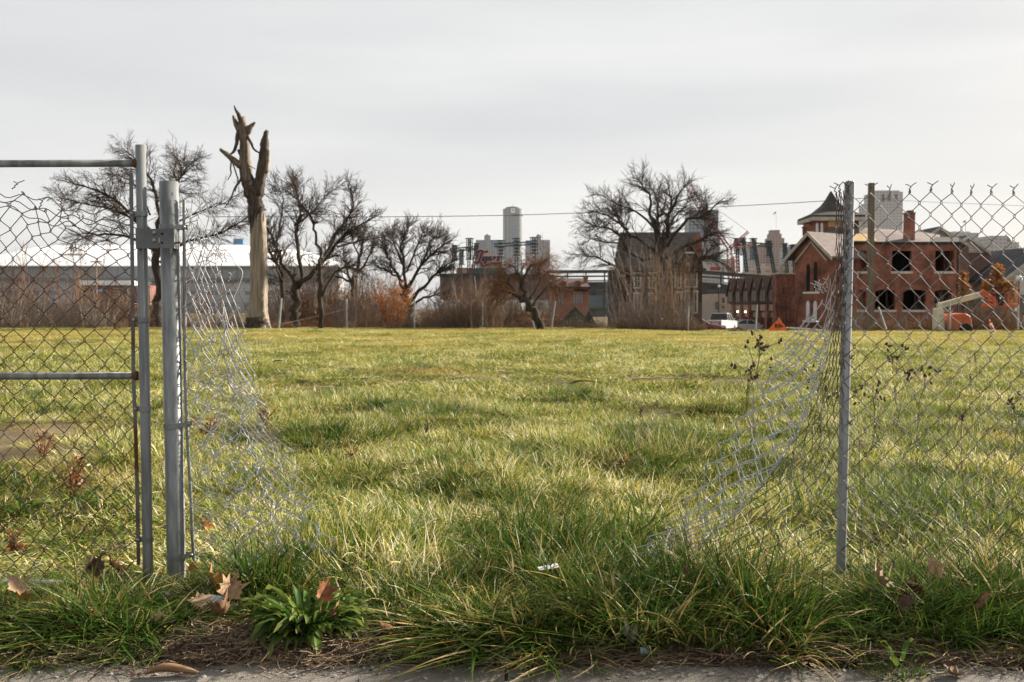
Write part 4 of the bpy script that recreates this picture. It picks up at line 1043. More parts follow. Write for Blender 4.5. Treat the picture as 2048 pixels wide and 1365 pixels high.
def wall_open(mb, O, ud, w, h, thick, holes):
    """wall of width w and height h standing at O along ud, with rectangular openings (u0, u1, z0, z1) and real reveals"""
    O = Vector(O); ud = Vector(ud).normalized(); back = Vector((-ud.y, ud.x, 0)) * thick
    us = sorted({0, w} | {a for q in holes for a in q[:2]}); zs = sorted({0, h} | {a for q in holes for a in q[2:4]})
    nu, nz = len(us), len(zs); n = len(mb.v)
    for off in (Vector((0, 0, 0)), back):
        for z in zs:
            for u in us: mb.v.append(tuple(O + ud * u + Vector((0, 0, z)) + off))
    def full(i, j):
        if i < 0 or j < 0 or i >= nu - 1 or j >= nz - 1: return False
        cu, cz = (us[i] + us[i + 1]) / 2, (zs[j] + zs[j + 1]) / 2
        return not any(q[0] < cu < q[1] and q[2] < cz < q[3] for q in holes)
    id_ = lambda i, j, b: n + b * nu * nz + j * nu + i
    for j in range(nz - 1):
        for i in range(nu - 1):
            if not full(i, j): continue
            mb.f.append((id_(i, j, 0), id_(i + 1, j, 0), id_(i + 1, j + 1, 0), id_(i, j + 1, 0)))
            mb.f.append((id_(i, j + 1, 1), id_(i + 1, j + 1, 1), id_(i + 1, j, 1), id_(i, j, 1)))
            for (di, dj, a, b) in ((-1, 0, (i, j), (i, j + 1)), (1, 0, (i + 1, j + 1), (i + 1, j)), (0, -1, (i + 1, j), (i, j)), (0, 1, (i, j + 1), (i + 1, j + 1))):
                if not full(i + di, j + dj): mb.f.append((id_(*b, 0), id_(*a, 0), id_(*a, 1), id_(*b, 1)))
    return mb

m_brick_r = Mgrid('red_brick', (0.20, 0.125, 0.095), (0.27, 0.090, 0.048), .23, .078, .010, .9, .5, (0.155, 0.050, 0.032), nscale=.9, namt=.5)
m_brick_d = Mgrid('dark_brick', (0.055, 0.038, 0.030), (0.070, 0.036, 0.026), .23, .078, .010, .9, .5, (0.06, 0.035, 0.028), nscale=.8, namt=.4)
m_brick_o = Mgrid('orange_brick', (0.26, 0.16, 0.12), (0.32, 0.125, 0.075), .23, .078, .010, .9, .5, (0.25, 0.09, 0.055), nscale=.9, namt=.25)
m_brick_n = Mgrid('new_brick', (0.20, 0.15, 0.13), (0.17, 0.085, 0.065), .23, .078, .010, .9, .5, (0.12, 0.06, 0.05), nscale=.7, namt=.2)
m_void = M('interior_painted_shade', (0.010, 0.009, 0.008), .95, (.020, .017, .015), scale=2)  # near-black colour puts the shade of the rooms into walls and window panels
m_shingle = M('brown_shingle', (0.095, 0.070, 0.062), .9, (0.15, 0.112, 0.098), scale=1.5, detail=7, stretch=(1, 1, 6), bump=.3)
m_slate = M('slate_roof', (0.038, 0.032, 0.027), .9, (0.070, 0.058, 0.050), scale=1.6, detail=7, stretch=(1, 1, 5))
m_darkroof = M('black_shingle', (0.035, 0.036, 0.042), .9, (0.06, 0.06, 0.066), scale=2, stretch=(1, 1, 5))
m_brownroof = M('dark_brown_tile', (0.055, 0.032, 0.024), .85, (0.085, 0.052, 0.040), scale=2.5, stretch=(1, 1, 5))
m_trim = M('weathered_cream_trim', (0.33, 0.30, 0.25), .8, (0.46, 0.42, 0.36), scale=2)
m_white = M('white_paint', (0.62, 0.61, 0.58), .7, (0.72, 0.71, 0.68), scale=2)
m_cream = M('cream_siding', (0.50, 0.47, 0.41), .8, (0.56, 0.53, 0.47), scale=1, stretch=(1, 1, 9))
m_stone = M('pale_limestone', (0.42, 0.39, 0.34), .85, (0.55, 0.52, 0.46), scale=2.5)
m_glass = M('dark_glass', (0.03, 0.035, 0.04), .12, (.05, .055, .06), scale=.6, spec=.6)
m_ply = M('plywood', (0.40, 0.25, 0.09), .85, (0.52, 0.34, 0.14), scale=2, stretch=(1, 1, .3))
m_wood = M('bare_timber', (0.17, 0.11, 0.065), .9, (.27, .18, .11), scale=3)
m_tan = M('tan_lintel', (0.26, 0.20, 0.15), .85, (.34, .27, .2), scale=2)
m_char = M('charred_timber', (0.018, 0.017, 0.016), .95, (.045, .04, .036), scale=3)

# ---- abandoned brick house
D = 84.0
ah = thing('abandoned_house', 'gutted red brick house with empty black windows and pointed corner tower', 'house', (X_(1760, D), D, GZ2))
zb = GZ2 - .1
x0, x1 = X_(1690, D), X_(1918, D); top = Z_(487, D)
up = [(1703, 1731), (1783, 1822), (1869, 1907)]; low = [(1703, 1731), (1750, 1790), (1806, 1852), (1869, 1903)]
holes = [(X_(a, D) - x0, X_(b, D) - x0, Z_(543, D) - zb, Z_(502, D) - zb) for a, b in up] + [(X_(a, D) - x0, X_(b, D) - x0, Z_(620, D) - zb, Z_(579, D) - zb) for a, b in low]
mb = MB(); wall_open(mb, (x0, D, zb), (1, 0, 0), x1 - x0, top - zb, .35, holes); mb.build('front_wall', m_brick_r, ah)
mb = MB(); mb.box((x1 - .35, D + .352, zb), (x1, D + 9, top)); mb.build('side_wall', m_brick_r, ah)
mb = MB(); mb.box((x0, D + .352, zb), (x0 + .35, D + 9, top)); mb.build('side_wall', m_brick_r, ah)
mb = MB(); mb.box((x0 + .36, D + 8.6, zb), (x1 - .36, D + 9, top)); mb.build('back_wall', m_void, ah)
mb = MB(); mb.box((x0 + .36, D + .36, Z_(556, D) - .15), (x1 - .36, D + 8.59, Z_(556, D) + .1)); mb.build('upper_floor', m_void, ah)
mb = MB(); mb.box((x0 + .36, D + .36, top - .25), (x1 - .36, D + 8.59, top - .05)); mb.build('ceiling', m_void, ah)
for (a, b), (pa, pb) in [(q, (543, 502)) for q in up] + [(q, (620, 579)) for q in low]:
    s = MB(); s.box((X_(a, D) - .08, D - .09, Z_(pa, D) - .20), (X_(b, D) + .08, D + .1, Z_(pa, D) - .003)); s.build('sill', m_stone, ah)
    if pb == 579:   # segmental arch bricks over the ground floor openings
        xm, w = (X_(a, D) + X_(b, D)) / 2, (X_(b, D) - X_(a, D)) / 2
        pts = [(xm - w, D - .02, Z_(579, D) - .32)] + [(xm + w * t, D - .02, Z_(579, D) - .32 + .13 * (1 - t * t) + .15) for t in np.linspace(-1, 1, 9)] + [(xm + w, D - .02, Z_(579, D) - .32), (xm + w, D - .02, Z_(579, D) + .12), (xm - w, D - .02, Z_(579, D) + .12)]
        q = MB(); q.prism([pts[0]] + [pts[-1], pts[-2]] + list(reversed(pts[1:-3])) if False else pts[1:10] + [pts[-2], pts[-1]], (0, .2, 0)); q.build('arch', m_brick_r, ah)
    for t in ((.62,) if (a in (1806, 1869)) else ((.3, .7) if a == 1750 else ())):
        xx = X_(a + (b - a) * t, D); s = MB(); s.box((xx - .03, D + .5, Z_(pa, D)), (xx + .03, D + .56, Z_(pb, D))); s.build('window_stud', m_brownroof, ah)
mb = MB(); mb.tube([(X_(1914.5, D), D - .08, zb), (X_(1914.5, D), D - .08, top)], .07, 8); mb.build('downpipe', m_char, ah)
mb = MB(); bxp(mb, 1688, 1921, 484.5, 489, D - .12, .5); mb.build('parapet_edge', m_char, ah)
mb = MB(); q = [(1700, 484, 0), (1866, 484, 0), (1880, 470, 5), (1830, 462, 7), (1730, 456, 7)]
mb.prism([P(a, b, D + .3 + c) for a, b, c in q], (0, 0, -.15)); mb.build('roof', m_shingle, ah)
mb = MB(); mb.prism([P(a, b, D + c) for a, b, c in ((1866, 484, .25), (1917, 484, .25), (1918, 476, 2), (1870, 474, 2.2))], (0, 0, -.12)); mb.build('charred_roof', m_char, ah)
mb = MB(); mb.prism([P(a, b, D + c) for a, b, c in ((1706, 482, .2), (1755, 482, .2), (1742, 468, 2), (1712, 468, 2))], (0, 0, -.05)); mb.build('roof_patch', m_ply, ah)
def chimney(parent, px0, px1, pt, pb_, D, mat=m_brick_r):
    c = MB(); bxp(c, px0, px1, pt + 4, pb_, D, (px1 - px0) * mpp(D)); o = c.build('chimney', mat, parent)
    c = MB(); bxp(c, px0 - 1, px1 + 1, pt + 1, pt + 3.9, D - .05, (px1 - px0 + 2) * mpp(D)); bxp(c, px0 + 3, px1 - 3, pt - 3, pt + .9, D + .1, (px1 - px0 - 6) * mpp(D)); c.build('cap', mat, o)
chimney(ah, 1811, 1828, 424, 488, D + 1.0)
chimney(ah, 1702, 1711, 424, 470, D + 4.0)
chimney(ah, 1607, 1620, 452, 470, D + 3.0)
# gabled wing turned to the left
gd = Vector((.60, -.80, 0)); nd = Vector((-.80, -.60, 0)); C0 = P(1622, 617, D - 1.2); C0.z = 0
za, ze, zw = Z_(466, D), Z_(511, D), Z_(500, D)
wv = lambda u, z, o=0: C0 + gd * u + Vector((0, 0, z)) + nd * o
hw = 1.62
mb = MB(); mb.prism([wv(-hw, zb), wv(hw, zb), wv(hw, ze + .1), wv(0, za - .35), wv(-hw, ze + .1)], -nd * 6.5); mb.build('gable_wing', m_brick_r, ah)
for s in (-1, 1):
    mb = MB(); a, b = wv(0, za, .5), wv(s * (hw + .75), ze - .25, .5)
    mb.prism([a, b, b + Vector((0, 0, -.16)), a + Vector((0, 0, -.16))], -nd * 8.0); mb.build('gable_roof', m_shingle, ah)
    mb = MB(); mb.prism([a + nd * .03, b + nd * .03, b + nd * .03 + Vector((0, 0, -.34)), a + nd * .03 + Vector((0, 0, -.34))], nd * .07); mb.build('bargeboard', m_trim, ah)
    mb = MB(); a, b = wv(0, za - .75, .02), wv(s * hw * .95, ze - .45, .02)
    mb.prism([a, b, b + Vector((0, 0, -.2)), a + Vector((0, 0, -.2))], nd * .12); mb.build('eave_trim', m_trim, ah)
for u, (t, b) in ((-.30, (529, 583)), (.42, (525, 583)), (-.30, (603, 640)), (.42, (603, 640))):
    zt, zl = Z_(t, D - 1), Z_(b, D - 1); mat = m_void if t < 560 else m_white
    w = MB(); pts = [wv(u - .17, zl, .01), wv(u + .17, zl, .01)] + [wv(u + .17 * math.cos(a), zt - .25 + .28 * math.sin(a), .01) for a in np.linspace(0, math.pi, 9)]
    w.prism(pts, nd * .02); w.build('window', mat, ah)
for z in (584, 641):
    w = MB(); w.prism([wv(-.75, Z_(z, D - 1) - .16), wv(.85, Z_(z, D - 1) - .16), wv(.85, Z_(z, D - 1) - .01), wv(-.75, Z_(z, D - 1) - .01)], nd * .12); w.build('sill', m_white, ah)
mb = MB(); bxp(mb, 1645, 1690, 487, 664, D + .6, 6); mb.build('link_wall', m_brick_r, ah)
for a, b, c, e in ((1667, 1676, 510, 520), (1648, 1654, 512, 528)):
    w = MB(); bxp(w, a, b, c, e, D + .56, .039); w.build('window', m_void, ah)
    w = MB(); bxp(w, a - 1.5, b + 1.5, e, e + 3, D + .5, .098); w.build('sill', m_white, ah)
# pointed tower
TD = D + 4
tx0, tx1 = X_(1630, TD), X_(1716, TD); tw_ = tx1 - tx0
mb = MB(); mb.box((tx0, TD, Z_(520, TD)), (tx1, TD + tw_, Z_(436, TD))); mb.build('tower_wall', m_brick_r, ah)
tc_ = Vector(((tx0 + tx1) / 2, TD + tw_ / 2, 0)); tcx = (1630 + 1716) / 2
prof = [(tw_ * .61, Z_(435, TD)), (tw_ * .61, Z_(431, TD)), (tw_ * .36, Z_(421, TD)), (tw_ * .19, Z_(407, TD)), (tw_ * .11, Z_(396, TD)), (.04, Z_(378, TD))]
mb = MB(); mb.lathe([(r * 1.414, z) for r, z in prof], tc_, 4, Matrix.Rotation(R(45), 3, 'Z')); mb.build('tower_roof', m_slate, ah)
mb = MB(); h_ = tw_ * .615; mb.box((tc_.x - h_, tc_.y - h_, Z_(435, TD) - .32), (tc_.x + h_, tc_.y + h_, Z_(435, TD) - .004)); mb.build('tower_eave', m_trim, ah)
for a in (1634, 1643.5):
    w = MB(); pts = [P(a - 2.4, 470, TD - .02), P(a + 2.4, 470, TD - .02)] + [P(a + 2.4 * math.cos(t), 450 - 4 * math.sin(t), TD - .02) for t in np.linspace(0, math.pi, 7)]
    w.prism(pts, (0, -.03, 0)); w.build('window', m_white, ah)
w = MB(); bxp(w, 1655, 1692, 437.5, 454, TD - .06, .058); w.build('boarded_opening', m_ply, ah)
mb = MB(); mb.prism([P(1648, 475, TD - .5), P(1720, 475, TD - .5), P(1712, 456, TD + .0), P(1656, 456, TD + .0)], (0, .0, -.2)); mb.build('tower_skirt_roof', m_shingle, ah)

# brick link between the carriage house row and the house
D2 = 97
lw = thing('brick_outbuilding', 'plain red brick wall between the carriage houses and the abandoned house', 'building', (X_(1580, D2), D2, GZ2))
mb = MB(); bxp(mb, 1552, 1612, 549, 668, D2, 1.2); mb.build('wall', m_brick_r, lw)
mb = MB(); bxp(mb, 1551, 1613, 546.5, 548.9, D2 - .1, 1.4); mb.build('coping', m_stone, lw)
mb = MB(); bxp(mb, 1580, 1604, 592, 619, D2 - .05, .048); mb.build('blocked_window', m_brick_o, lw)

# ---- carriage house row
cr = thing('carriage_house_row', 'row of dark brown gabled carriage houses over garage bays', 'building', (28.5, 115, GZ2))
m_tan = M('tan_lintel', (0.26, 0.20, 0.15), .85, (.34, .27, .2), scale=2)
m_garage = M('dark_garage_door', (0.045, 0.034, 0.028), .7, (.065, .05, .042), scale=1, stretch=(1, 1, 6))
nb_ = 6; ya, yb = 107.0, 127.0; fx = lambda y: 28.9 - 1.1 * (y - 107) / 20
bw_ = (yb - ya) / nb_; z1, z2 = 1.75, 3.6
fd = Vector((fx(yb) - fx(ya), yb - ya, 0)).normalized(); fo = Vector((-fd.y, fd.x, 0))
fp = lambda s, z, o=0: Vector((fx(ya), ya, 0)) + fd * s + fo * o + Vector((0, 0, z))
Ltot = (yb - ya) / fd.y
mb = MB(); mb.prism([fp(0, GZ2), fp(Ltot, GZ2), fp(Ltot, z1), fp(0, z1)], -fo * 7); mb.build('back_mass', m_garage, cr)
mb = MB(); mb.prism([fp(0, z1 + .002), fp(Ltot, z1 + .002), fp(Ltot, z2), fp(0, z2)], -fo * 7); mb.build('upper_storey', m_brownroof, cr)
mb = MB(); mb.prism([fp(-.2, z2 + .002, .1), fp(Ltot + .2, z2 + .002, .1), fp(Ltot + .2, z2 + 1.0, -2.5), fp(-.2, z2 + 1.0, -2.5)], Vector((0, 0, -.12)) - fo * 0); mb.build('roof', m_brownroof, cr)
for k in range(nb_):
    s0, s1 = Ltot * k / nb_, Ltot * (k + 1) / nb_
    mb = MB(); mb.prism([fp(s0, GZ2, .003), fp(s0 + .7, GZ2, .003), fp(s0 + .7, z1 - .02, .003), fp(s0, z1 - .02, .003)], fo * .5); mb.build('pier', m_brick_r, cr)
    mb = MB(); mb.prism([fp(s0 + .705, z1 - .75, .003), fp(s1 - .005, z1 - .75, .003), fp(s1 - .005, z1 - .05, .003), fp(s0 + .705, z1 - .05, .003)], fo * .25); mb.build('lintel', m_tan, cr)
    mb = MB(); mb.prism([fp(s0 + .9, z1 - 1.5, .004), fp(s1 - .2, z1 - 1.5, .004), fp(s1 - .2, z1 - .95, .004), fp(s0 + .9, z1 - .95, .004)], fo * .1); mb.build('door_panel', m_tan, cr)
    sm = (s0 + s1) / 2
    mb = MB(); mb.prism([fp(sm - 1.5, z1 + .1, .01), fp(sm + 1.5, z1 + .1, .01), fp(sm + 1.5, z2 - .3, .01), fp(sm, z2 + 1.1, .01), fp(sm - 1.5, z2 - .3, .01)], fo * .4); g_ = mb.build('gable_dormer', m_brick_d, cr)
    for sg in (-1, 1):
        q = MB(); a, b = fp(sm, z2 + 1.35, .6), fp(sm + sg * 1.75, z2 - .65, .6); q.prism([a, b, b + Vector((0, 0, -.2)), a + Vector((0, 0, -.2))], -fo * 2.4); q.build('dormer_roof', m_brownroof, g_)
    q = MB(); q.prism([fp(sm - .5, z1 + .35, .415), fp(sm + .5, z1 + .35, .415), fp(sm + .5, z2 - .35, .415), fp(sm - .5, z2 - .35, .415)], fo * .05); w = q.build('window', m_glass, g_)
    for sg in (-1, 1):
        q = MB(); q.prism([fp(sm + sg * .56 - .07, z1 + .3, .415), fp(sm + sg * .56 + .07, z1 + .3, .415), fp(sm + sg * .56 + .07, z2 - .3, .415), fp(sm + sg * .56 - .07, z2 - .3, .415)], fo * .07); q.build('window_frame', m_tan, g_)
    q = MB(); q.prism([fp(sm - .12, z2 + .1, .415), fp(sm + .12, z2 + .1, .415), fp(sm + .12, z2 + 1.0, .415), fp(sm - .12, z2 + 1.0, .415)], fo * .05); q.build('king_post', m_tan, g_)
ml, nt, N_, L_ = newmat('lit_bulb'); o_ = N_.new('ShaderNodeOutputMaterial'); e_ = N_.new('ShaderNodeEmission'); e_.inputs[0].default_value = (1, .72, .38, 1); e_.inputs[1].default_value = 3.0; L_.new(e_.outputs[0], o_.inputs[0])
for k in (3.5, 4.5):
    q = MB(); c = fp(Ltot * k / nb_, z1 - .9, .45); q.lathe([(.02, -.12), (.11, -.08), (.13, 0), (.09, .09), (.02, .12)], c, 10); q.build('bay_lamp', ml, cr, smooth=True)

# ---- dark brick house behind the tall tree
D3 = 92
dh = thing('dark_brick_house', 'large dark brick house with slate roof half hidden by saplings', 'house', (X_(1320, D3), D3, GZ2))
mb = MB(); x0, x1 = X_(1234, D3), X_(1404, D3); ze_ = Z_(536, D3)
wins = [(1372, 1381, 586, 624), (1384, 1393, 586, 624), (1372, 1380, 546, 572), (1384, 1392, 546, 572), (1352, 1360, 548, 574), (1352, 1361, 588, 622), (1270, 1279, 550, 574), (1300, 1310, 550, 574), (1270, 1280, 590, 622), (1300, 1310, 590, 622)]
holes = [(X_(a, D3) - x0, X_(b, D3) - x0, Z_(e, D3) - zb, Z_(c, D3) - zb) for a, b, c, e in wins]
wall_open(mb, (x0, D3, zb), (1, 0, 0), x1 - x0, ze_ - zb, .4, holes); mb.build('front_wall', m_brick_d, dh)
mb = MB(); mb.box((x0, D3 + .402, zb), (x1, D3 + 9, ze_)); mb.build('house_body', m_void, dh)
for a, b, c, e in wins:
    q = MB(); bxp(q, a, b, c, e, D3 + .22, .04); w = q.build('window', m_glass, dh)
    q = MB(); bxp(q, (a + b) / 2 - .7, (a + b) / 2 + .7, c, e, D3 + .15, .06); bxp(q, a, b, (c + e) / 2 - .7, (c + e) / 2 + .7, D3 + .14, .065); q.build('window_bar', m_stone, w)
    for qa, qb in ((a - 3, a), (b, b + 3)):
        q = MB(); bxp(q, qa, qb, c - 1, e + 1, D3 - .06, .058); q.build('quoin', m_stone, dh)
    q = MB(); bxp(q, a - 4, b + 4, c - 5, c - 1.1, D3 - .09, .088); q.build('lintel', m_stone, dh)
    q = MB(); bxp(q, a - 3, b + 3, e + 1.1, e + 3.5, D3 - .10, .098); q.build('sill', m_stone, dh)
mb = MB(); mb.prism([P(1229, 541, D3 - .5), P(1407, 541, D3 - .5), P(1400, 465, D3 + 4.5), P(1240, 465, D3 + 4.5)], (0, .15, -.15)); mb.build('roof', m_slate, dh)
mb = MB(); mb.prism([P(1240, 465, D3 + 4.7), P(1400, 465, D3 + 4.7), P(1407, 520, D3 + 9.5), P(1229, 520, D3 + 9.5)], (0, -.1, -.15)); mb.build('rear_roof', m_slate, dh)
gx, gw = 1380, 22
mb = MB(); mb.prism([P(gx - gw, 545, D3 - .35), P(gx + gw, 545, D3 - .35), P(gx + gw, 518, D3 - .35), P(gx, 486, D3 - .35), P(gx - gw, 518, D3 - .35)], (0, .34, 0)); mb.build('front_gable', m_brick_d, dh)
for sg in (-1, 1):
    mb = MB(); a, b = P(gx, 482, D3 - .7), P(gx + sg * (gw + 4), 522, D3 - .7); mb.prism([a, b, b + Vector((0, 0, -.14)), a + Vector((0, 0, -.14))], (0, 4.0, 0)); mb.build('gable_roof', m_slate, dh)
    mb = MB(); a, b = P(gx, 484, D3 - .75), P(gx + sg * (gw + 3), 523, D3 - .75); mb.prism([a, b, b + Vector((0, 0, -.14)), a + Vector((0, 0, -.14))], (0, .04, 0)); mb.build('bargeboard', m_tan, dh)
mb = MB(); bxp(mb, gx - 13, gx + 9, 504, 507.5, D3 - .42, .06); mb.build('gable_band', m_white, dh)
mb = MB(); bxp(mb, gx - 9, gx + 6, 512, 534, D3 - .39, .035); mb.build('gable_window', m_glass, dh)
chimney(dh, 1390, 1403, 472, 530, D3 + .6, m_brick_r)
mb = MB(); mb.box((x0 - .3, D3 - .35, ze_ - .35), (x1 + .3, D3 - .005, ze_ - .05)); mb.build('eave_board', m_brownroof, dh)

# ---- small red house with dormers
D4 = 112
rh = thing('mansard_house', 'small orange brick house with mansard roof, round dormer and paired arched windows', 'house', (X_(1155, D4), D4, GZ2))
mb = MB(); x0, x1 = X_(1104, D4), X_(1178, D4)
wx = [(1147.5, 1154.5), (1157, 1164), (1118, 1125)]
holes = [(X_(a, D4) - x0, X_(b, D4) - x0, Z_(607, D4) - zb, Z_(589, D4) - zb) for a, b in wx]
wall_open(mb, (x0, D4, zb), (1, 0, 0), x1 - x0, Z_(579, D4) - zb, .3, holes); mb.build('front_wall', m_brick_o, rh)
mb = MB(); mb.box((x0, D4 + .302, zb), (x1, D4 + 8, Z_(579, D4))); mb.build('house_body', m_brick_o, rh)
for a, b in wx:
    q = MB(); bxp(q, a, b, 589, 607, D4 + .15, .04); w = q.build('window', M('pale_reflecting_pane', (.30, .33, .38), .15, (.4, .43, .48), scale=.8, spec=.6), rh)
    q = MB(); bxp(q, (a + b) / 2 - .5, (a + b) / 2 + .5, 589, 607, D4 + .10, .045); q.build('window_bar', m_brick_d, w)
    q = MB(); xm = (a + b) / 2; pts = [P(xm - 4.6, 588, D4 - .08), P(xm - 3.6, 588, D4 - .08)] + [P(xm + 3.6 * math.cos(t), 588.5 - 1.2 * math.sin(t), D4 - .08) for t in np.linspace(math.pi, 0, 7)] + [P(xm + 4.6, 588, D4 - .08)] + [P(xm + 4.6 * math.cos(t), 588 - 4.4 * math.sin(t), D4 - .08) for t in np.linspace(0, math.pi, 7)][:-1]
    q.prism(pts, (0, .078, 0)); q.build('hood_mould', m_tan, rh)
    for qa, qb in ((a - 1.3, a), (b, b + 1.3)):
        q = MB(); bxp(q, qa, qb, 588.2, 608, D4 - .05, .048); q.build('window_surround', m_tan, rh)
mb = MB(); bxp(mb, 1101, 1181, 574, 578.8, D4 - .45, 8.8); mb.build('cornice', m_brownroof, rh)
for k in range(9):
    q = MB(); bxp(q, 1108 + 8 * k, 1111 + 8 * k, 579, 583, D4 - .3, .298); q.build('bracket', m_brownroof, rh)
mb = MB(); mb.prism([P(1103, 573.8, D4 - .2), P(1180, 573.8, D4 - .2), P(1168, 557, D4 + 2), P(1110, 557, D4 + 2)], (0, 6, 0)); mb.build('mansard_roof', m_shingle, rh)
for cx_ in (1127, 1156):
    q = MB(); pts = [P(cx_ - 5.5, 573.5, D4 - .25), P(cx_ + 5.5, 573.5, D4 - .25)] + [P(cx_ + 5.5 * math.cos(t), 566 - 4.5 * math.sin(t), D4 - .25) for t in np.linspace(0, math.pi, 9)]
    q.prism(pts, (0, 1.6, 0)); dm = q.build('dormer', M('dormer_red', (.22, .045, .035), .8), rh)
    q = MB(); q.lathe([(.17, 0), (.17, .03)], P(cx_, 567.5, D4 - .26), 14, Matrix.Rotation(R(90), 3, 'X')); q.build('round_window', m_glass, dm)
chimney(rh, 1168, 1175.5, 553, 575, D4 + .8, m_brick_o)

# ---- newer brick houses at the right
def gable_house(label, D, ap, ape, xl, xr, eave, base, dep, gm_, wm, slope=None):
    th = thing('brick_townhouse', label, 'house', (X_((xl + xr) / 2, D), D, GZ2))
    mb = MB(); mb.box((X_(xl + 4, D), D, zb), (X_(xr - 4, D), D + dep, Z_(eave, D))); mb.build('wall', wm, th)
    mb = MB(); mb.prism([P(xl + 4, eave - .2, D + .01), P(xr - 4, eave - .2, D + .01), P(ap, ape + 4, D + .01)], (0, dep - .02, 0)); mb.build('gable', gm_, th)
    for e in (xl, xr):
        mb = MB(); a, b = P(ap, ape, D - .6), P(e, eave + 2, D - .6)
        mb.prism([a, b, b + Vector((0, 0, -.14)), a + Vector((0, 0, -.14))], (0, dep + 1.2, 0)); r_ = mb.build('roof', m_darkroof, th)
        mb = MB(); mb.prism([a + Vector((0, -.03, -.04)), b + Vector((0, -.03, -.04)), b + Vector((0, -.03, -.40)), a + Vector((0, -.03, -.40))], (0, -.06, 0)); mb.build('fascia', m_trim, r_)
    mb = MB(); bxp(mb, xl + 3, xr - 3, eave - 1, eave + 3, D - .12, .118); mb.build('frieze', m_trim, th)
    return th
nh = gable_house('brick townhouse with cream gable and black roof behind the abandoned house', 112, 1880, 453, 1826, 1940, 487, 660, 12, m_cream, m_brick_n)
nh2 = gable_house('brick townhouse wing with black roof just right of the abandoned house', 116, 1938, 470, 1882, 1982, 503, 660, 12, m_cream, m_brick_n)
q = MB(); bxp(q, 1893, 1901, 554, 580, 111.9, .09); q.build('window', m_white, nh)
nh3 = gable_house('cream gabled house at the right edge behind the lamp post', 108, 2096, 490, 2006, 2186, 556, 660, 12, m_cream, m_cream)
q = MB(); bxp(q, 2040, 2060, 590, 630, 107.9, .09); q.build('window', m_glass, nh3)
nh4 = gable_house('dark roofed townhouse between the orange tree and the cream gable', 128, 2034, 510, 1972, 2096, 545, 660, 10, m_cream, m_brick_n)
chimney(nh4, 2005, 2021, 516, 545, 126.6, m_brick_n)

# ---- tan building left of the carriage houses
D5 = 150
tb = thing('tan_block', 'tan brick block behind the pickup truck', 'building', (X_(1440, D5), D5, GZ2))
mb = MB(); bxp(mb, 1426, 1462, 588, 660, D5, 12); mb.build('wall', M('tan_brick', (.30, .235, .185), .9, (.37, .30, .24), scale=1.5), tb)
for a, b, c, e in ((1444, 1449, 596, 607), (1444, 1449, 612, 618), (1431, 1437, 604, 620)):
    q = MB(); bxp(q, a, b, c, e, D5 - .08, .078); w = q.build('window', m_glass, tb); q = MB(); bxp(q, a - .8, b + .8, e, e + 1.2, D5 - .14, .139); q.build('sill', m_stone, w)

# ---------------------------------------------------------------- ballpark
m_steel = M('dark_green_steel', (0.022, 0.038, 0.042), .6, (.035, .055, .058), scale=.5)
m_lamp = M('floodlight_glass', (.55, .55, .52), .4, (.75, .74, .7), scale=2)
DB = 420
def truss(mb, a, b, w, n, r, dep=None):
    """lattice member: two chords with zigzag bracing, doubled in depth"""
    a, b = Vector(a), Vector(b); d = (b - a).normalized(); s = Vector((d.z, 0, -d.x)) * w / 2; dep = dep or w
    for y in (0, dep):
        o = Vector((0, y, 0)); prev = None
        mb.tube([a + s + o, b + s + o], r, 4); mb.tube([a - s + o, b - s + o], r, 4)
        for i in range(n + 1):
            q = a.lerp(b, i / n) + o + (s if i % 2 else -s)
            if prev is not None: mb.tube([prev, q], r * .6, 3)
            prev = q
def light_tower(label, px, top, bot, bw, bh, lean=0, D=DB, cols=4, rows=5):
    th = thing('light_tower', label, 'light tower', (X_(px, D), D, 0), 'floodlight towers of the ballpark')
    s = mpp(D); mb = MB(); truss(mb, P(px + lean, bot, D + 1), P(px, top + 1, D + 1), 4.5 * s, 10, .23); mb.build('mast', m_steel, th)
    x0 = px - bw / 2
    mb = MB()
    for i in range(cols + 1): mb.tube([P(x0 + bw * i / cols, top, D), P(x0 + bw * i / cols, top + bh, D)], .16, 4)
    for j in range(rows + 1): mb.tube([P(x0, top + bh * j / rows, D), P(x0 + bw, top + bh * j / rows, D)], .16, 4)
    fr = mb.build('light_frame', m_steel, th)
    for j in range(rows):
        mb = MB()
        for i in range(cols):
            c = P(x0 + bw * (i + .5) / cols, top + bh * (j + .5) / rows, D - .2); r_ = bw / cols * s * .26
            mb.lathe([(r_ * .5, .5), (r_, .1), (r_, 0)], c, 6, Matrix.Rotation(R(90), 3, 'X'))
        o = mb.build('lamp_row', m_lamp if (px > 980 and px < 1100) else m_steel, fr); o['kind'] = 'stuff'
    for k in (0, .45, 1.0):
        mb = MB(); q = top + bh * k; mb.box(tuple(P(x0 - 3, q + 1, D - .6)), tuple(P(x0 + bw + 3, q, D - .6) + Vector((0, 1.6, 0)))); mb.build('catwalk', m_steel, th)
    return th
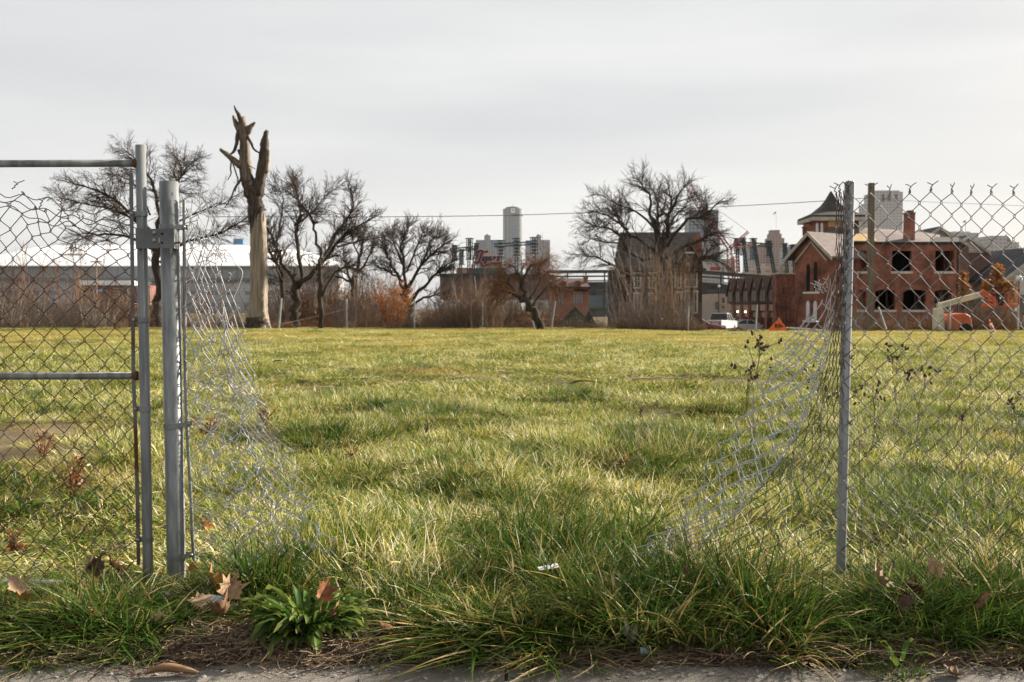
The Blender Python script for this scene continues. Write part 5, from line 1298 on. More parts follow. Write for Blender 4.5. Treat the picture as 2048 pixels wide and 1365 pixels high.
tw_list = [
    ('short floodlight tower, leftmost, above the round crowned tree', 909, 491, 549, 9, 28, -5), ('second floodlight tower from the left, low bank beside the orange panel', 923, 499, 549, 8, 30, -3),
    ('tallest floodlight tower beside the script sign, wide bank', 939, 477, 549, 12, 42, -2), ('narrow floodlight tower just left of the script sign', 953, 487, 549, 8, 30, -8),
    ('floodlight tower left of the round glass tower', 1002, 481, 560, 12, 34, 0), ('floodlight tower in front of the round glass tower', 1033, 477, 560, 11, 34, 0), ('floodlight tower right of the round glass tower', 1068, 475, 560, 13, 32, 0),
    ('floodlight tower beside the red crane', 1474, 477, 545, 10, 30, 3), ('floodlight tower with twin banks right of the red crane', 1486, 476, 545, 10, 34, 8), ('floodlight tower left of the brown stepped skyscraper', 1507, 477, 548, 11, 42, 12), ('floodlight tower in front of the brown stepped skyscraper', 1538, 482, 552, 9, 30, 12), ('floodlight tower right of the brown stepped skyscraper', 1570, 487, 556, 8, 30, 6), ('rightmost floodlight tower beside the brick gable', 1586, 490, 556, 9, 30, 6)]
for lb, px, t, b, w, h, ln in tw_list: light_tower(lb, px, t, b, w, h, ln)
gw_ = thing('catwalk_bridge', 'dark steel catwalk linking the middle three floodlight towers', 'catwalk', P(1035, 490, DB)); mb = MB(); truss(mb, P(988, 491, DB + 2), P(1076, 486, DB + 2), 1.2, 24, .2); mb.build('truss', m_steel, gw_)
gw_ = thing('catwalk_bridge', 'dark steel catwalk linking the left floodlight towers', 'catwalk', P(930, 499, DB)); mb = MB(); truss(mb, P(900, 501, DB + 2), P(957, 495, DB + 2), 1.2, 16, .2); mb.build('truss', m_steel, gw_)
gw_ = thing('catwalk_bridge', 'dark steel catwalk linking the right floodlight towers', 'catwalk', P(1520, 488, DB)); mb = MB(); truss(mb, P(1468, 486, DB + 2), P(1546, 491, DB + 2), 1.2, 20, .2); mb.build('truss', m_steel, gw_)

# scoreboard with the script sign
sb = thing('scoreboard', 'ballpark scoreboard back with script team sign above orange and green panels', 'scoreboard', (X_(950, DB), DB, 0))
mb = MB(); bxp(mb, 880, 1110, 549, 600, DB + 3, 10); mb.build('wall', M('scoreboard_dark', (.06, .05, .05), .8, (.16, .085, .07), scale=.12), sb)
mb = MB(); bxp(mb, 878, 1000, 547.5, 551, DB + 1, 12.1); mb.build('roof_edge', m_steel, sb)
mb = MB(); bxp(mb, 913, 945, 536, 547.3, DB + 4, 4); mb.build('orange_panel', M('panel_orange', (.42, .13, .05), .7), sb)
mb = MB(); bxp(mb, 921, 937, 538.5, 546.5, DB + 3.8, .19); mb.build('pale_panel', M('panel_pale', (.55, .42, .36), .7), sb)
mb = MB(); bxp(mb, 945.2, 1010, 536.5, 547.3, DB + 4.5, 4); mb.build('green_panel', M('panel_green', (.085, .14, .115), .7), sb)
mb = MB(); bxp(mb, 942.5, 951, 529, 535, DB + 5, 1); mb.build('white_panel', m_white, sb)
zc = lambda X, Y, l=0: P(880 + X / 8.533, 460 + Y / 8.533, DB - l)
tig = [smooth_line([(650, 385), (665, 362), (700, 352), (750, 372), (790, 375), (815, 358)], 4), smooth_line([(725, 372), (700, 430), (672, 510), (640, 558), (605, 562), (592, 542)], 4),
       smooth_line([(748, 455), (728, 505), (738, 525), (762, 508)], 4), [(752, 425), (754, 420)], smooth_line([(812, 468), (785, 466), (768, 490), (778, 508), (802, 488), (812, 470), (800, 520), (775, 560), (745, 560)], 4),
       smooth_line([(830, 492), (868, 480), (866, 462), (838, 472), (830, 500), (850, 516), (890, 498)], 4), smooth_line([(905, 462), (925, 470), (915, 512)], 3) + smooth_line([(917, 500), (935, 470), (955, 468)], 3)[1:], smooth_line([(1025, 462), (995, 462), (985, 480), (1010, 496), (1000, 518), (970, 512)], 4),
       smooth_line([(688, 548), (735, 622), (790, 600), (880, 572), (960, 570), (1040, 572)], 4)]
mb = MB(); ribbon_text(mb, tig, zc, .95, 0.0); o = mb.build('lettering_outline', M('sign_pink_orange', (.50, .21, .15), .6), sb); o['kind'] = 'stuff'
mb = MB(); ribbon_text(mb, tig, zc, .45, .9); o = mb.build('lettering', M('sign_navy', (.03, .03, .05), .5), sb); o['kind'] = 'stuff'
mb = MB()
for a in (962, 980, 996): truss(mb, P(a, 548, DB + 2), P(a, 522, DB + 2), .9, 8, .15)
o = mb.build('sign_bracing', m_steel, sb); o['kind'] = 'stuff'

# grandstand decks, either side of the dark brick house
def grandstand(label, px0, px1, py0, py1, D, cols):
    th = thing('grandstand', label, 'grandstand', (X_((px0 + px1) / 2, D), D, GZ2))
    mb = MB(); mb.prism([P(px0, py0, D), P(px1, py1, D), P(px1, py1 + 3.5, D), P(px0, py0 + 3.5, D)], (0, 14, 0)); mb.build('roof', m_steel, th)
    for k in range(cols):
        t = k / (cols - 1); x = px0 + (px1 - px0) * t; y = py0 + (py1 - py0) * t
        q = MB(); bxp(q, x - 1.1, x + 1.1, y + 3.6, 640, D + .5, .8); q.build('column', m_steel, th)
    for dy, h, nm, mt in ((11, 3, 'deck_rail', m_steel), (20, 3, 'deck_rail', M('pale_deck_edge', (.30, .29, .27), .8)), (42, 2.5, 'deck_rail', m_steel)):
        q = MB(); q.prism([P(px0, py0 + dy, D + .6), P(px1, py1 + dy, D + .6), P(px1, py1 + dy + h, D + .6), P(px0, py0 + dy + h, D + .6)], (0, 1.2, 0)); q.build(nm, mt, th)
    q = MB(); q.prism([P(px0, py0 + 24, D + 4), P(px1, py1 + 24, D + 4), P(px1, 640, D + 4), P(px0, 640, D + 4)], (0, 6, 0)); q.build('deck_mass', Mgrid('deck_grey', (.10, .095, .09), (.17, .155, .14), 7, 5, .7, .9, 0, (.08, .095, .1), nscale=.05), th)
    q = MB(); bxp(q, px0 + 4, px1 - 4, max(py0, py1) + 50, max(py0, py1) + 76, D + 2, 1.5); q.build('glazing', M('teal_glass', (.05, .09, .095), .15, (.09, .15, .15), scale=.08, spec=.6), th)
grandstand('dark steel ballpark stand between the small red house and the dark brick house', 1098, 1246, 541, 540, 330, 5)
grandstand('dark steel ballpark stand behind the pickup truck and the red crane', 1402, 1560, 541, 553, 330, 5)
q = thing('ballpark_hall', 'pale hall with red stripe behind the ballpark stand', 'building', (X_(1450, 480), 480, 0)); mb = MB(); bxp(mb, 1408, 1470, 518, 545, 480, 30); mb.build('wall', M('pale_concrete', (.40, .39, .37), .8), q); mb = MB(); bxp(mb, 1420, 1440, 534, 541, 479.6, .38); mb.build('red_sign', M('sign_red', (.30, .05, .05), .6), q)

# red crane
cr_ = thing('crane', 'red lattice boom crane standing behind the ballpark stand', 'crane', P(1462, 600, 350)); m_red = M('crane_red', (.22, .05, .042), .7, (.28, .08, .065), scale=.3)
for nm, a, b, w, n in (('boom', (1376, 366), (1404, 418), 2.2, 14), ('boom_tip', (1404, 418), (1459, 497), 1.4, 20), ('jib', (1459, 497), (1497, 464), .9, 14), ('back_strut', (1459, 497), (1508, 490), 1.0, 12), ('mast', (1459, 497), (1464, 600), 1.8, 20), ('mast', (1470, 512), (1476, 600), 1.4, 18), ('brace', (1484, 545), (1497, 592), .9, 8)):
    mb = MB(); truss(mb, P(*a, 350), P(*b, 350), w * .8, n, .12); o = mb.build(nm, m_red, cr_); o['kind'] = 'stuff'
mb = MB(); mb.tube([P(1400, 412, 350), P(1446, 427, 350), P(1497, 464, 350)], .06, 4); mb.build('cable', m_steel, cr_)

# ---------------------------------------------------------------- downtown towers
def tower(name, label, D, blocks, mat, cat='skyscraper'):
    px0, px1 = blocks[0][0], blocks[0][1]
    th = thing(name, label, cat, (X_((px0 + px1) / 2, D), D, 0))
    for (a, b, t, bt, off, dep, nm) in blocks:
        mb = MB(); mb.box((X_(a, D), D + off, Z_(bt, D) if bt < 640 else -2), (X_(b, D), D + off + dep, Z_(t, D))); mb.build(nm, mat if not isinstance(mat, dict) else mat[nm], th)
    return th
DR = 2000
m_rc = Mgrid('round_tower_glass', (.29, .31, .31), (.20, .225, .235), 4, 3.6, .45, .35, 0, nscale=.01, namt=.08)
m_rs = Mgrid('side_tower_glass', (.29, .31, .35), (.18, .20, .24), 4, 3.6, .5, .35, 0, nscale=.01, namt=.08)
rc = thing('round_skyscraper', 'tall round glass skyscraper with white logo square near its top', 'skyscraper', (X_(1026, DR), DR + 21, 0))
c0 = Vector((X_(1026.3, DR), DR + 21, 0)); r0 = 20.6
mb = MB(); mb.lathe([(r0, -2), (r0, Z_(432, DR))], c0, 48); mb.build('shaft', m_rc, rc, smooth=False)
mb = MB(); mb.lathe([(r0 - .6, Z_(432, DR) + .01), (r0 - .6, Z_(429.5, DR))], c0, 48); mb.build('dark_band', M('band_dark', (.05, .055, .06), .4), rc)
mb = MB(); mb.lathe([(r0, Z_(429.5, DR) + .01), (r0, Z_(416.5, DR))], c0, 48); mb.build('top_drum', m_rc, rc)
mb = MB(); mb.lathe([(r0 * .80, Z_(416.5, DR) + .01), (r0 * .68, Z_(413, DR))], c0, 24); mb.build('crown', M('crown_dark', (.09, .095, .1), .6), rc)
mb = MB(); bxp(mb, 1021.3, 1030.6, 417, 426.5, DR - .8, .7); lg = mb.build('logo_panel', m_white, rc)
mb = MB(); mb.prism([P(1024, 420, DR - .9), P(1028.4, 420, DR - .9), P(1027.4, 421.4, DR - .9), P(1026.2, 421.9, DR - .9), P(1025, 421.4, DR - .9)], (0, -.3, 0)); mb.build('logo_mark', M('logo_gold', (.35, .25, .10), .6), lg)
def arc_strip(name, a0, a1, z0, z1, mat):
    mb = MB()
    for a, b in zip(np.linspace(a0, a1, 9)[:-1], np.linspace(a0, a1, 9)[1:]):
        q = [(c0.x + (r0 + .3) * math.sin(t), c0.y - (r0 + .3) * math.cos(t)) for t in (a, b)]
        mb.quad((*q[0], z0), (*q[1], z0), (*q[1], z1), (*q[0], z1))
    mb.build(name, mat, rc)
arc_strip('yellow_strip', R(-44), R(0), Z_(431.6, DR), Z_(429.2, DR), M('strip_yellow', (.62, .42, .12), .6))
arc_strip('white_strip', R(-76), R(-45), Z_(431.6, DR), Z_(429.4, DR), m_white)
mb = MB(); mb.tube([c0 + Vector((0, 0, Z_(413, DR))), c0 + Vector((0, 0, Z_(405, DR)))], .35, 5); mb.build('antenna', m_steel, rc)
m_blue = M('blue_band', (.04, .11, .42), .5)
for lb, bl, blue in (('grey glass office tower left of the round skyscraper', [(951.5, 968.5, 480, 700, 6, 30, 'left_wing'), (968.7, 981.3, 471, 700, 0, 20, 'stair_core'), (981.5, 1004, 480, 700, 6, 30, 'right_wing')], (981.5, 996)), ('grey glass office tower right of the round skyscraper', [(1051, 1072.5, 481, 700, 6, 30, 'left_wing'), (1072.7, 1082, 471, 700, 0, 20, 'stair_core'), (1082.2, 1100, 480, 700, 6, 30, 'right_wing')], (1051, 1062))):
    th = tower('office_tower', lb, DR - 60, bl, {'left_wing': m_rs, 'right_wing': m_rs, 'stair_core': m_rc})
    q = MB(); bxp(q, blue[0], blue[1], bl[0][2] + .3, bl[0][2] + 2.2, DR - 60 + 5.6, .3); q.build('blue_sign', m_blue, th)
    q = MB(); c = bl[1]; xm = (c[0] + c[1]) / 2; bxp(q, xm - 3, xm + 1, 469, 470.9, DR - 58, 10); q.build('rooftop_plant', m_steel, th)
m_tb = Mgrid('brown_masonry', (.27, .20, .175), (.12, .105, .105), 4.5, 4.0, 1.35, .9, 0, nscale=.02, namt=.1)
bt = tower('stepped_skyscraper', 'brown stepped masonry skyscraper with a flagpole on top', 1500, [(1540, 1572, 494, 700, 0, 40, 'shaft'), (1535, 1576, 480, 700, 6, 40, 'main_block') if False else (1536.5, 1575.5, 505, 700, 3, 34, 'lower_block'), (1538, 1569, 476, 493.9, 4, 24, 'setback'), (1541.5, 1565, 467, 475.9, 8, 18, 'upper_setback'), (1544, 1562, 459.5, 466.9, 10, 14, 'crown'), (1524, 1536.3, 488, 700, 8, 30, 'side_wing')], m_tb)
mb = MB(); mb.tube([P(1552.3, 460, 1510), P(1552.3, 425, 1510)], .28, 6); mb.build('flagpole', m_white, bt)
fl = thing('flag', 'flag with blue canton flying on the brown stepped skyscraper', 'flag', P(1552, 426, 1510))
def wavy(name, pts, mat, parent, D):
    mb = MB(); mb.prism([P(x, y, D) for x, y in pts], (0, .3, 0)); mb.build(name, mat, parent)
wavy('canton', [(1552, 424), (1549.6, 424.8), (1549.6, 427.6), (1552, 427.2)], M('flag_blue', (.05, .07, .16), .8), fl, 1509.5)
for k in range(4): wavy('stripe', [(1549.4, 425 + k * 1.05), (1546.6, 427.2 + k * 1.0), (1546.6, 427.9 + k * 1.0), (1549.4, 425.8 + k * 1.05)], M('flag_red', (.35, .06, .06), .8) if k % 2 == 0 else m_white, fl, 1509.5)
m_tg = Mgrid('grey_masonry', (.32, .31, .31), (.16, .175, .20), 4.2, 3.8, 1.2, .8, 0, nscale=.02, namt=.1)
gt = tower('grey_skyscraper', 'grey skyscraper with darker top storeys behind the tall tree', 1100, [(1376, 1439, 470, 700, 0, 30, 'shaft'), (1377.5, 1436, 420, 469.9, 1, 28, 'glass_top'), (1440, 1450, 528, 700, 6, 20, 'annex')], {'shaft': m_tg, 'glass_top': Mgrid('blue_grey_glass', (.22, .235, .27), (.12, .145, .19), 4.2, 3.8, .9, .4, 0, nscale=.03, namt=.2), 'annex': m_tg})
m_tp = Mgrid('pale_masonry', (.42, .40, .385), (.22, .22, .235), 4.2, 3.8, 1.3, .85, 0, nscale=.02, namt=.1)
pt_ = tower('pale_skyscraper', 'tall pale stone skyscraper rising behind the abandoned house chimney', 1250, [(1748, 1803, 384, 700, 0, 40, 'shaft'), (1735, 1747.9, 405, 700, 6, 30, 'left_setback'), (1803.1, 1807, 420, 700, 6, 30, 'right_setback'), (1727, 1734.9, 440, 700, 12, 26, 'low_wing'), (1752, 1799, 380.5, 383.9, 4, 30, 'parapet')], m_tp)
for x in (1764, 1776, 1790):
    q = MB(); pts = [P(x, 402, 1249.7), P(x + 4.5, 402, 1249.7), P(x + 4.5, 391, 1249.7)] + [P(x + 2.25 + 2.25 * math.cos(t), 391 - 3 * math.sin(t), 1249.7) for t in np.linspace(0, math.pi, 6)]
    q.prism(pts, (0, -.4, 0)); q.build('arched_opening', M('opening_dark', (.10, .11, .125), .7), pt_)
p2 = tower('pale_skyscraper', 'pale stone block with small dome at the right edge', 1000, [(1978, 2012, 472, 700, 0, 30, 'shaft'), (2012.1, 2040, 484, 700, 4, 30, 'right_block'), (1975, 1977.9, 500, 700, 4, 30, 'left_setback')], m_tp)
mb = MB(); mb.lathe([(5, Z_(484, 1000)), (5, Z_(479, 1000)), (4.4, Z_(475, 1000)), (2.6, Z_(471, 1000)), (.8, Z_(469.5, 1000)), (.2, Z_(466, 1000))], (X_(2024, 1000), 1014, 0), 12); mb.build('dome', M('dome_dark', (.10, .11, .12), .6), p2, smooth=True)
tower('low_office', 'low pale office roof between the two townhouse gables', 700, [(1903, 1955, 466, 700, 0, 30, 'block'), (1912, 1946, 462, 465.9, 6, 16, 'penthouse')], M('office_pale', (.40, .41, .42), .8), 'building')
tower('tan_office', 'tan office block with window rows below the brown stepped skyscraper', 700, [(1520, 1600, 528, 700, 0, 30, 'block'), (1508, 1519.9, 540, 700, 4, 20, 'wing')], Mgrid('tan_office_wall', (.42, .34, .26), (.20, .21, .23), 6, 4.2, 1.6, .85, 0, nscale=.05), 'building')
tower('grey_office', 'slim grey tower just left of the brown stepped skyscraper', 1300, [(1494, 1512, 500, 700, 0, 25, 'shaft'), (1497, 1509, 492, 499.9, 4, 16, 'setback')], m_tg)
tower('dark_office', 'dark glass block at the left side of the brick gable', 1200, [(1576.5, 1604, 494, 700, 10, 30, 'block'), (1590, 1603, 487, 493.9, 14, 20, 'penthouse')], m_rs)
fp2 = thing('flag', 'small flag on a thin pole above the black roofed townhouse', 'flag', P(1931, 460, 700)); mb = MB(); mb.tube([P(1931, 462, 706), P(1931, 441, 706)], .15, 5); mb.build('pole', m_steel, fp2)
wavy('cloth', [(1930.8, 441), (1926, 443.5), (1925.5, 446), (1930.8, 444.6)], M('flag_dark', (.08, .08, .12), .8), fp2, 705.8)

# ---------------------------------------------------------------- domed stadium at the left
DS = 600
st = thing('stadium', 'long white roofed stadium with grey walls behind the trees at left', 'stadium', (X_(330, DS), DS, 0))
m_roofw = M('white_membrane_roof', (.74, .74, .74), .6, (.82, .82, .81), scale=.02, stretch=(1, 1, 14))
prof = [(-60, 525), (0, 510), (50, 498), (105, 492), (250, 490), (420, 490), (540, 494), (610, 503), (655, 517), (680, 531)]
mb = MB(); bxp(mb, -60, 680, 531.5, 533.1, DS - .5, 3); mb.build('roof_edge', m_roofw, st)
mb = MB()
for (xa, ya_), (xb, yb_) in zip(prof[:-1], prof[1:]):
    fa, fb = (8 if 60 < xa < 700 else 0), (8 if 60 < xb < 700 else 0)
    mb.quad(P(xa, 531.4, DS), P(xb, 531.4, DS), P(xb, (yb_ + 531) / 2 - 5, DS + 18), P(xa, (ya_ + 531) / 2 - 5, DS + 18)); mb.quad(P(xa, (ya_ + 531) / 2 - 5, DS + 18), P(xb, (yb_ + 531) / 2 - 5, DS + 18), P(xb, yb_, DS + 70), P(xa, ya_, DS + 70))
mb.build('roof', m_roofw, st)
m_sgrey = Mgrid('grey_metal_wall', (.16, .17, .175), (.25, .265, .27), 9, 40, .45, .6, 0, (.225, .24, .245), nscale=.03, namt=.12)
mb = MB(); bxp(mb, -60, 680, 533.2, 556, DS + 2, 20); mb.build('upper_wall', m_sgrey, st)
mb = MB(); bxp(mb, -58, 678, 556.2, 562, DS + 1.5, 20); mb.build('dark_band', M('grey_band', (.14, .145, .15), .7), st)
mb = MB(); bxp(mb, -58, 678, 562.2, 640, DS + 3, 20); mb.build('lower_wall', Mgrid('pale_stadium_wall', (.36, .36, .36), (.22, .24, .26), 12, 7, 2.4, .7, 0, nscale=.02), st)
for a, b, c, e in ((203, 260, 497, 504), (120, 170, 507, 510)):
    q = MB(); bxp(q, a, b, c + 2, c + 4, DS - .6, .5); q.build('roof_joint', m_sgrey, st)
mb = MB(); bxp(mb, 164, 300, 571, 640, DS - 30, 30); bw2 = mb.build('brick_wing', Mgrid('stadium_brick', (.16, .075, .06), (.19, .075, .058), 2, .9, .08, .9, .5, nscale=.03), st)
mb = MB(); bxp(mb, 160, 262, 561.5, 570.8, DS - 32, 33); mb.build('canopy', m_roofw, st)
mb = MB(); bxp(mb, 241, 251, 572, 602, DS - 30.6, .58); mb.build('glass_bay', m_glass, st)
for k in range(4):
    q = MB(); bxp(q, 226, 240, 576 + 6 * k, 578.5 + 6 * k, DS - 30.4, .38); q.build('pale_course', m_tan, st)
mb = MB(); c = P(197.5, 580.5, DS - 31); mb.v = []; 
pts = [P(197.5 + 11.2 * math.cos(t), 580.5 + 4.8 * math.sin(t), DS - 31) for t in np.linspace(0, 2 * math.pi, 29)[:-1]]
mb.prism(pts, (0, .8, 0)); sg_ = mb.build('oval_sign', M('sign_blue', (.02, .09, .30), .5), st)
ford = [smooth_line([(-6.3, -1), (-5.6, -2.6), (-3.6, -2.6), (-2.2, -2.2)], 3), smooth_line([(-4.2, -2.5), (-4.8, 0), (-5.6, 2)], 3), [(-5.4, -.2), (-3, -.4)], smooth_line([(-1.4, 0), (-2.4, .8), (-1.8, 2), (-.6, 1.4), (-1.2, .1)], 3), smooth_line([(.5, .1), (.7, 2), (1.0, .6), (2.0, .2)], 3), smooth_line([(4.0, .3), (2.8, .8), (3.0, 2), (4.2, 1.2), (5.2, -2.4), (4.4, 1.6), (5.6, 1.6)], 3)]
mb = MB(); ribbon_text(mb, ford, lambda x, y, l: P(197.5 + x * 1.15, 580.6 + y * 1.15, DS - 31.2), .16, 0, 4); o = mb.build('lettering', m_white, sg_); o['kind'] = 'stuff'
mb = MB(); bxp(mb, 468, 487, 478, 489, DS + 40, 6); mb.build('blue_roof_sign', M('roof_sign_blue', (.06, .14, .24), .5), st)
ob = thing('low_shed', 'low orange brick shed with pale base behind the gate', 'shed', (X_(240, 160), 160, GZ2)); mb = MB(); bxp(mb, 222, 262, 609, 622, 160, 8); mb.build('wall', m_brick_o, ob); mb = MB(); bxp(mb, 222, 262, 622.2, 640, 159.9, 8); mb.build('base', m_cream, ob); mb = MB(); bxp(mb, 220, 264, 607, 608.9, 159.6, 9); mb.build('coping', m_stone, ob)
# ---------------------------------------------------------------- far fence, poles, wires, lamps
FF = 64.6
ff = thing('far_fence', 'grey chain link fence with leaning posts along the far side of the field', 'fence', (X_(760, FF), FF, 0))
m_fpost = M('far_post_grey', (.26, .26, .255), .6, (.36, .36, .35), scale=2)
for (pt, yt, pb, yb2, w) in ((-30, 600, -30, 660, 1.5), (563, 597, 557, 658, 2.2), (693, 599, 693, 658, 1.8), (829, 600, 829, 659, 1.8), (733, 606, 733, 648, 1.2), (965, 603, 965, 659, 1.7), (1110, 602, 1102, 660, 2.2), (1065, 640, 1069, 656, 2.2), (1239, 605, 1239, 662, 1.5), (1377, 612, 1376, 662, 1.5), (1514, 610, 1511, 664, 1.5)):
    mb = MB(); a, b = P(pt, yt, FF), P(pb, yb2, FF); b.z = float(gz(b.x, FF)) - .1; mb.tube([b, a], w * mpp(FF), 8); mb.build('post', m_fpost if pt not in (1239, 733) else m_wood, ff)
mb = MB(); rw = .0042; zt, zl = Z_(605, FF), .02
def link_run(mb, xa, xb, zt, zl, y, pitch=.10, r=.0040):
    H = zt - zl
    for k in range(int((xb - xa + H) / pitch)):
        for s in (1, -1):
            u0 = xa - (H if s > 0 else 0) + k * pitch; p0 = Vector((u0, y, zl)); p1 = Vector((u0 + s * H, y, zt))
            if s < 0: p0, p1 = Vector((u0, y, zl)), Vector((u0 - H, y, zt))
            mb.tube([p0, p1], r, 3, cap=False)
link_run(mb, X_(-60, FF), X_(556, FF), zt, zl, FF); link_run(mb, X_(693, FF), X_(1460, FF), zt, zl, FF)
o = mb.build('wire_mesh', M('far_wire', (.16, .155, .15), .6), ff); o['kind'] = 'stuff'
mb = MB(); mb.tube([P(556, 650, FF - .1), P(640, 632, FF - .1), P(694, 618, FF - .1)], .02, 5); mb.build('fallen_rail', m_fpost, ff)
ff2 = thing('far_fence', 'fence posts leaning in the scrub before the abandoned house', 'fence', (X_(1830, FF), FF, 0))
for (pt, yt, pb, yb2, w) in ((1757, 615, 1772, 664, 2.0), (1899, 605, 1900, 668, 1.8), (2036, 610, 2036, 668, 1.8)):
    mb = MB(); a, b = P(pt, yt, FF), P(pb, yb2, FF); b.z = -.1; mb.tube([b, a], w * mpp(FF), 8); mb.build('post', m_fpost, ff2)
mb = MB(); mb.tube([P(1572, 656, 66), P(1600, 657, 66), P(1660, 662, 66)], .05, 6); tag(mb.build('white_pipe', m_white, loc=P(1610, 658, 66)), 'white pipe lying at an angle beside the orange road sign', 'pipe')

wp = thing('wooden_pole', 'weathered square timber pole standing just right of the leaning line post', 'pole', (X_(1743, 66), 66, -.05))
mb = MB(); w = .165; x = X_(1743, 66); mb.prism([(x - w, 66, -.1), (x + w, 66, -.1), (x + w, 66 + 2 * w, -.1), (x - w, 66 + 2 * w, -.1)], (-.05, 0, Z_(366, 66) + .1)); mb.build('timber', M('weathered_timber', (.095, .080, .058), .9, (.17, .145, .105), scale=1.5, detail=7, stretch=(6, 6, .4)), wp)
def cable(label, pts, D, r=.018):
    mb = MB(); q = smooth_line([tuple(P(x, y, D)) for x, y in pts], 8); mb.tube(q, r, 4); tag(mb.build('overhead_cable', M('cable_black', (.03, .03, .032), .6), loc=q[len(q) // 2]), label, 'cable')
cable('dark overhead cable crossing the sky between the trees', [(420, 434), (760, 434), (1050, 430), (1400, 416), (1640, 403), (1741, 396)], 66.2, .020)
cable('thin overhead cable crossing the sky above the fence barbs', [(1744, 398), (1850, 404), (2060, 413), (2200, 421)], 66.2, .010)
up_ = thing('utility_pole', 'slim utility pole with cross arms before the stadium behind the gate', 'utility pole', (X_(193, 170), 170, -1.7))
mb = MB(); mb.tube([(X_(193, 170), 170, -1.7), P(192.5, 523, 170)], [.16, .11], 8); mb.build('pole', m_wood, up_)
for y in (524, 535):
    mb = MB(); a, b = P(181, y, 169.8), P(204, y, 169.8); mb.box((a.x, 169.7, a.z - .08), (b.x, 169.84, b.z + .08)); mb.build('cross_arm', m_wood, up_)
def lamp_post(name, label, px, top, D, mat, globe_r, gl_py):
    th = thing(name, label, 'street lamp', (X_(px, D), D, float(gz(X_(px, D), D))))
    z0, z1 = float(gz(X_(px, D), D)), Z_(gl_py, D) - globe_r
    mb = MB(); mb.lathe([(.16, z0), (.16, z0 + .5), (.09, z0 + .7), (.06, z1 - .3), (.05, z1 - .05), (.12, z1)], (X_(px, D), D, 0), 10); mb.build('pole', mat, th)
    mb = MB(); c = Z_(gl_py, D); mb.lathe([(globe_r * .5, c - globe_r), (globe_r * .95, c - globe_r * .5), (globe_r, c), (globe_r * .8, c + globe_r * .6), (globe_r * .3, c + globe_r)], (X_(px, D), D, 0), 12); g_ = mb.build('globe', m_white, th, smooth=True)
    mb = MB(); mb.lathe([(globe_r * .35, c + globe_r), (globe_r * .12, c + globe_r * 1.3), (.01, c + globe_r * 1.7)], (X_(px, D), D, 0), 8); mb.build('finial', mat, g_)
lamp_post('street_lamp', 'street lamp with white acorn globe before the dark bare trees', 713, 540, 74, M('lamp_grey', (.18, .16, .14), .7), .17, 548)
lamp_post('street_lamp', 'dark lamp post with white lantern at the right edge', 2037, 556, 78, M('lamp_green', (.02, .035, .035), .6), .27, 558)
lamp_post('street_lamp', 'dark lamp post with small pale lantern behind the pickup truck', 1437.5, 570, 118, M('lamp_dark', (.03, .025, .022), .6), .16, 573)
mb = MB(); loc = (X_(952, 80), 80, -1.0); mb.tube([loc, P(952, 580, 80), P(949, 553, 80)], .035, 6); tag(mb.build('thin_post', m_fpost, loc=loc), 'thin pale post among the scrub below the script sign', 'post')

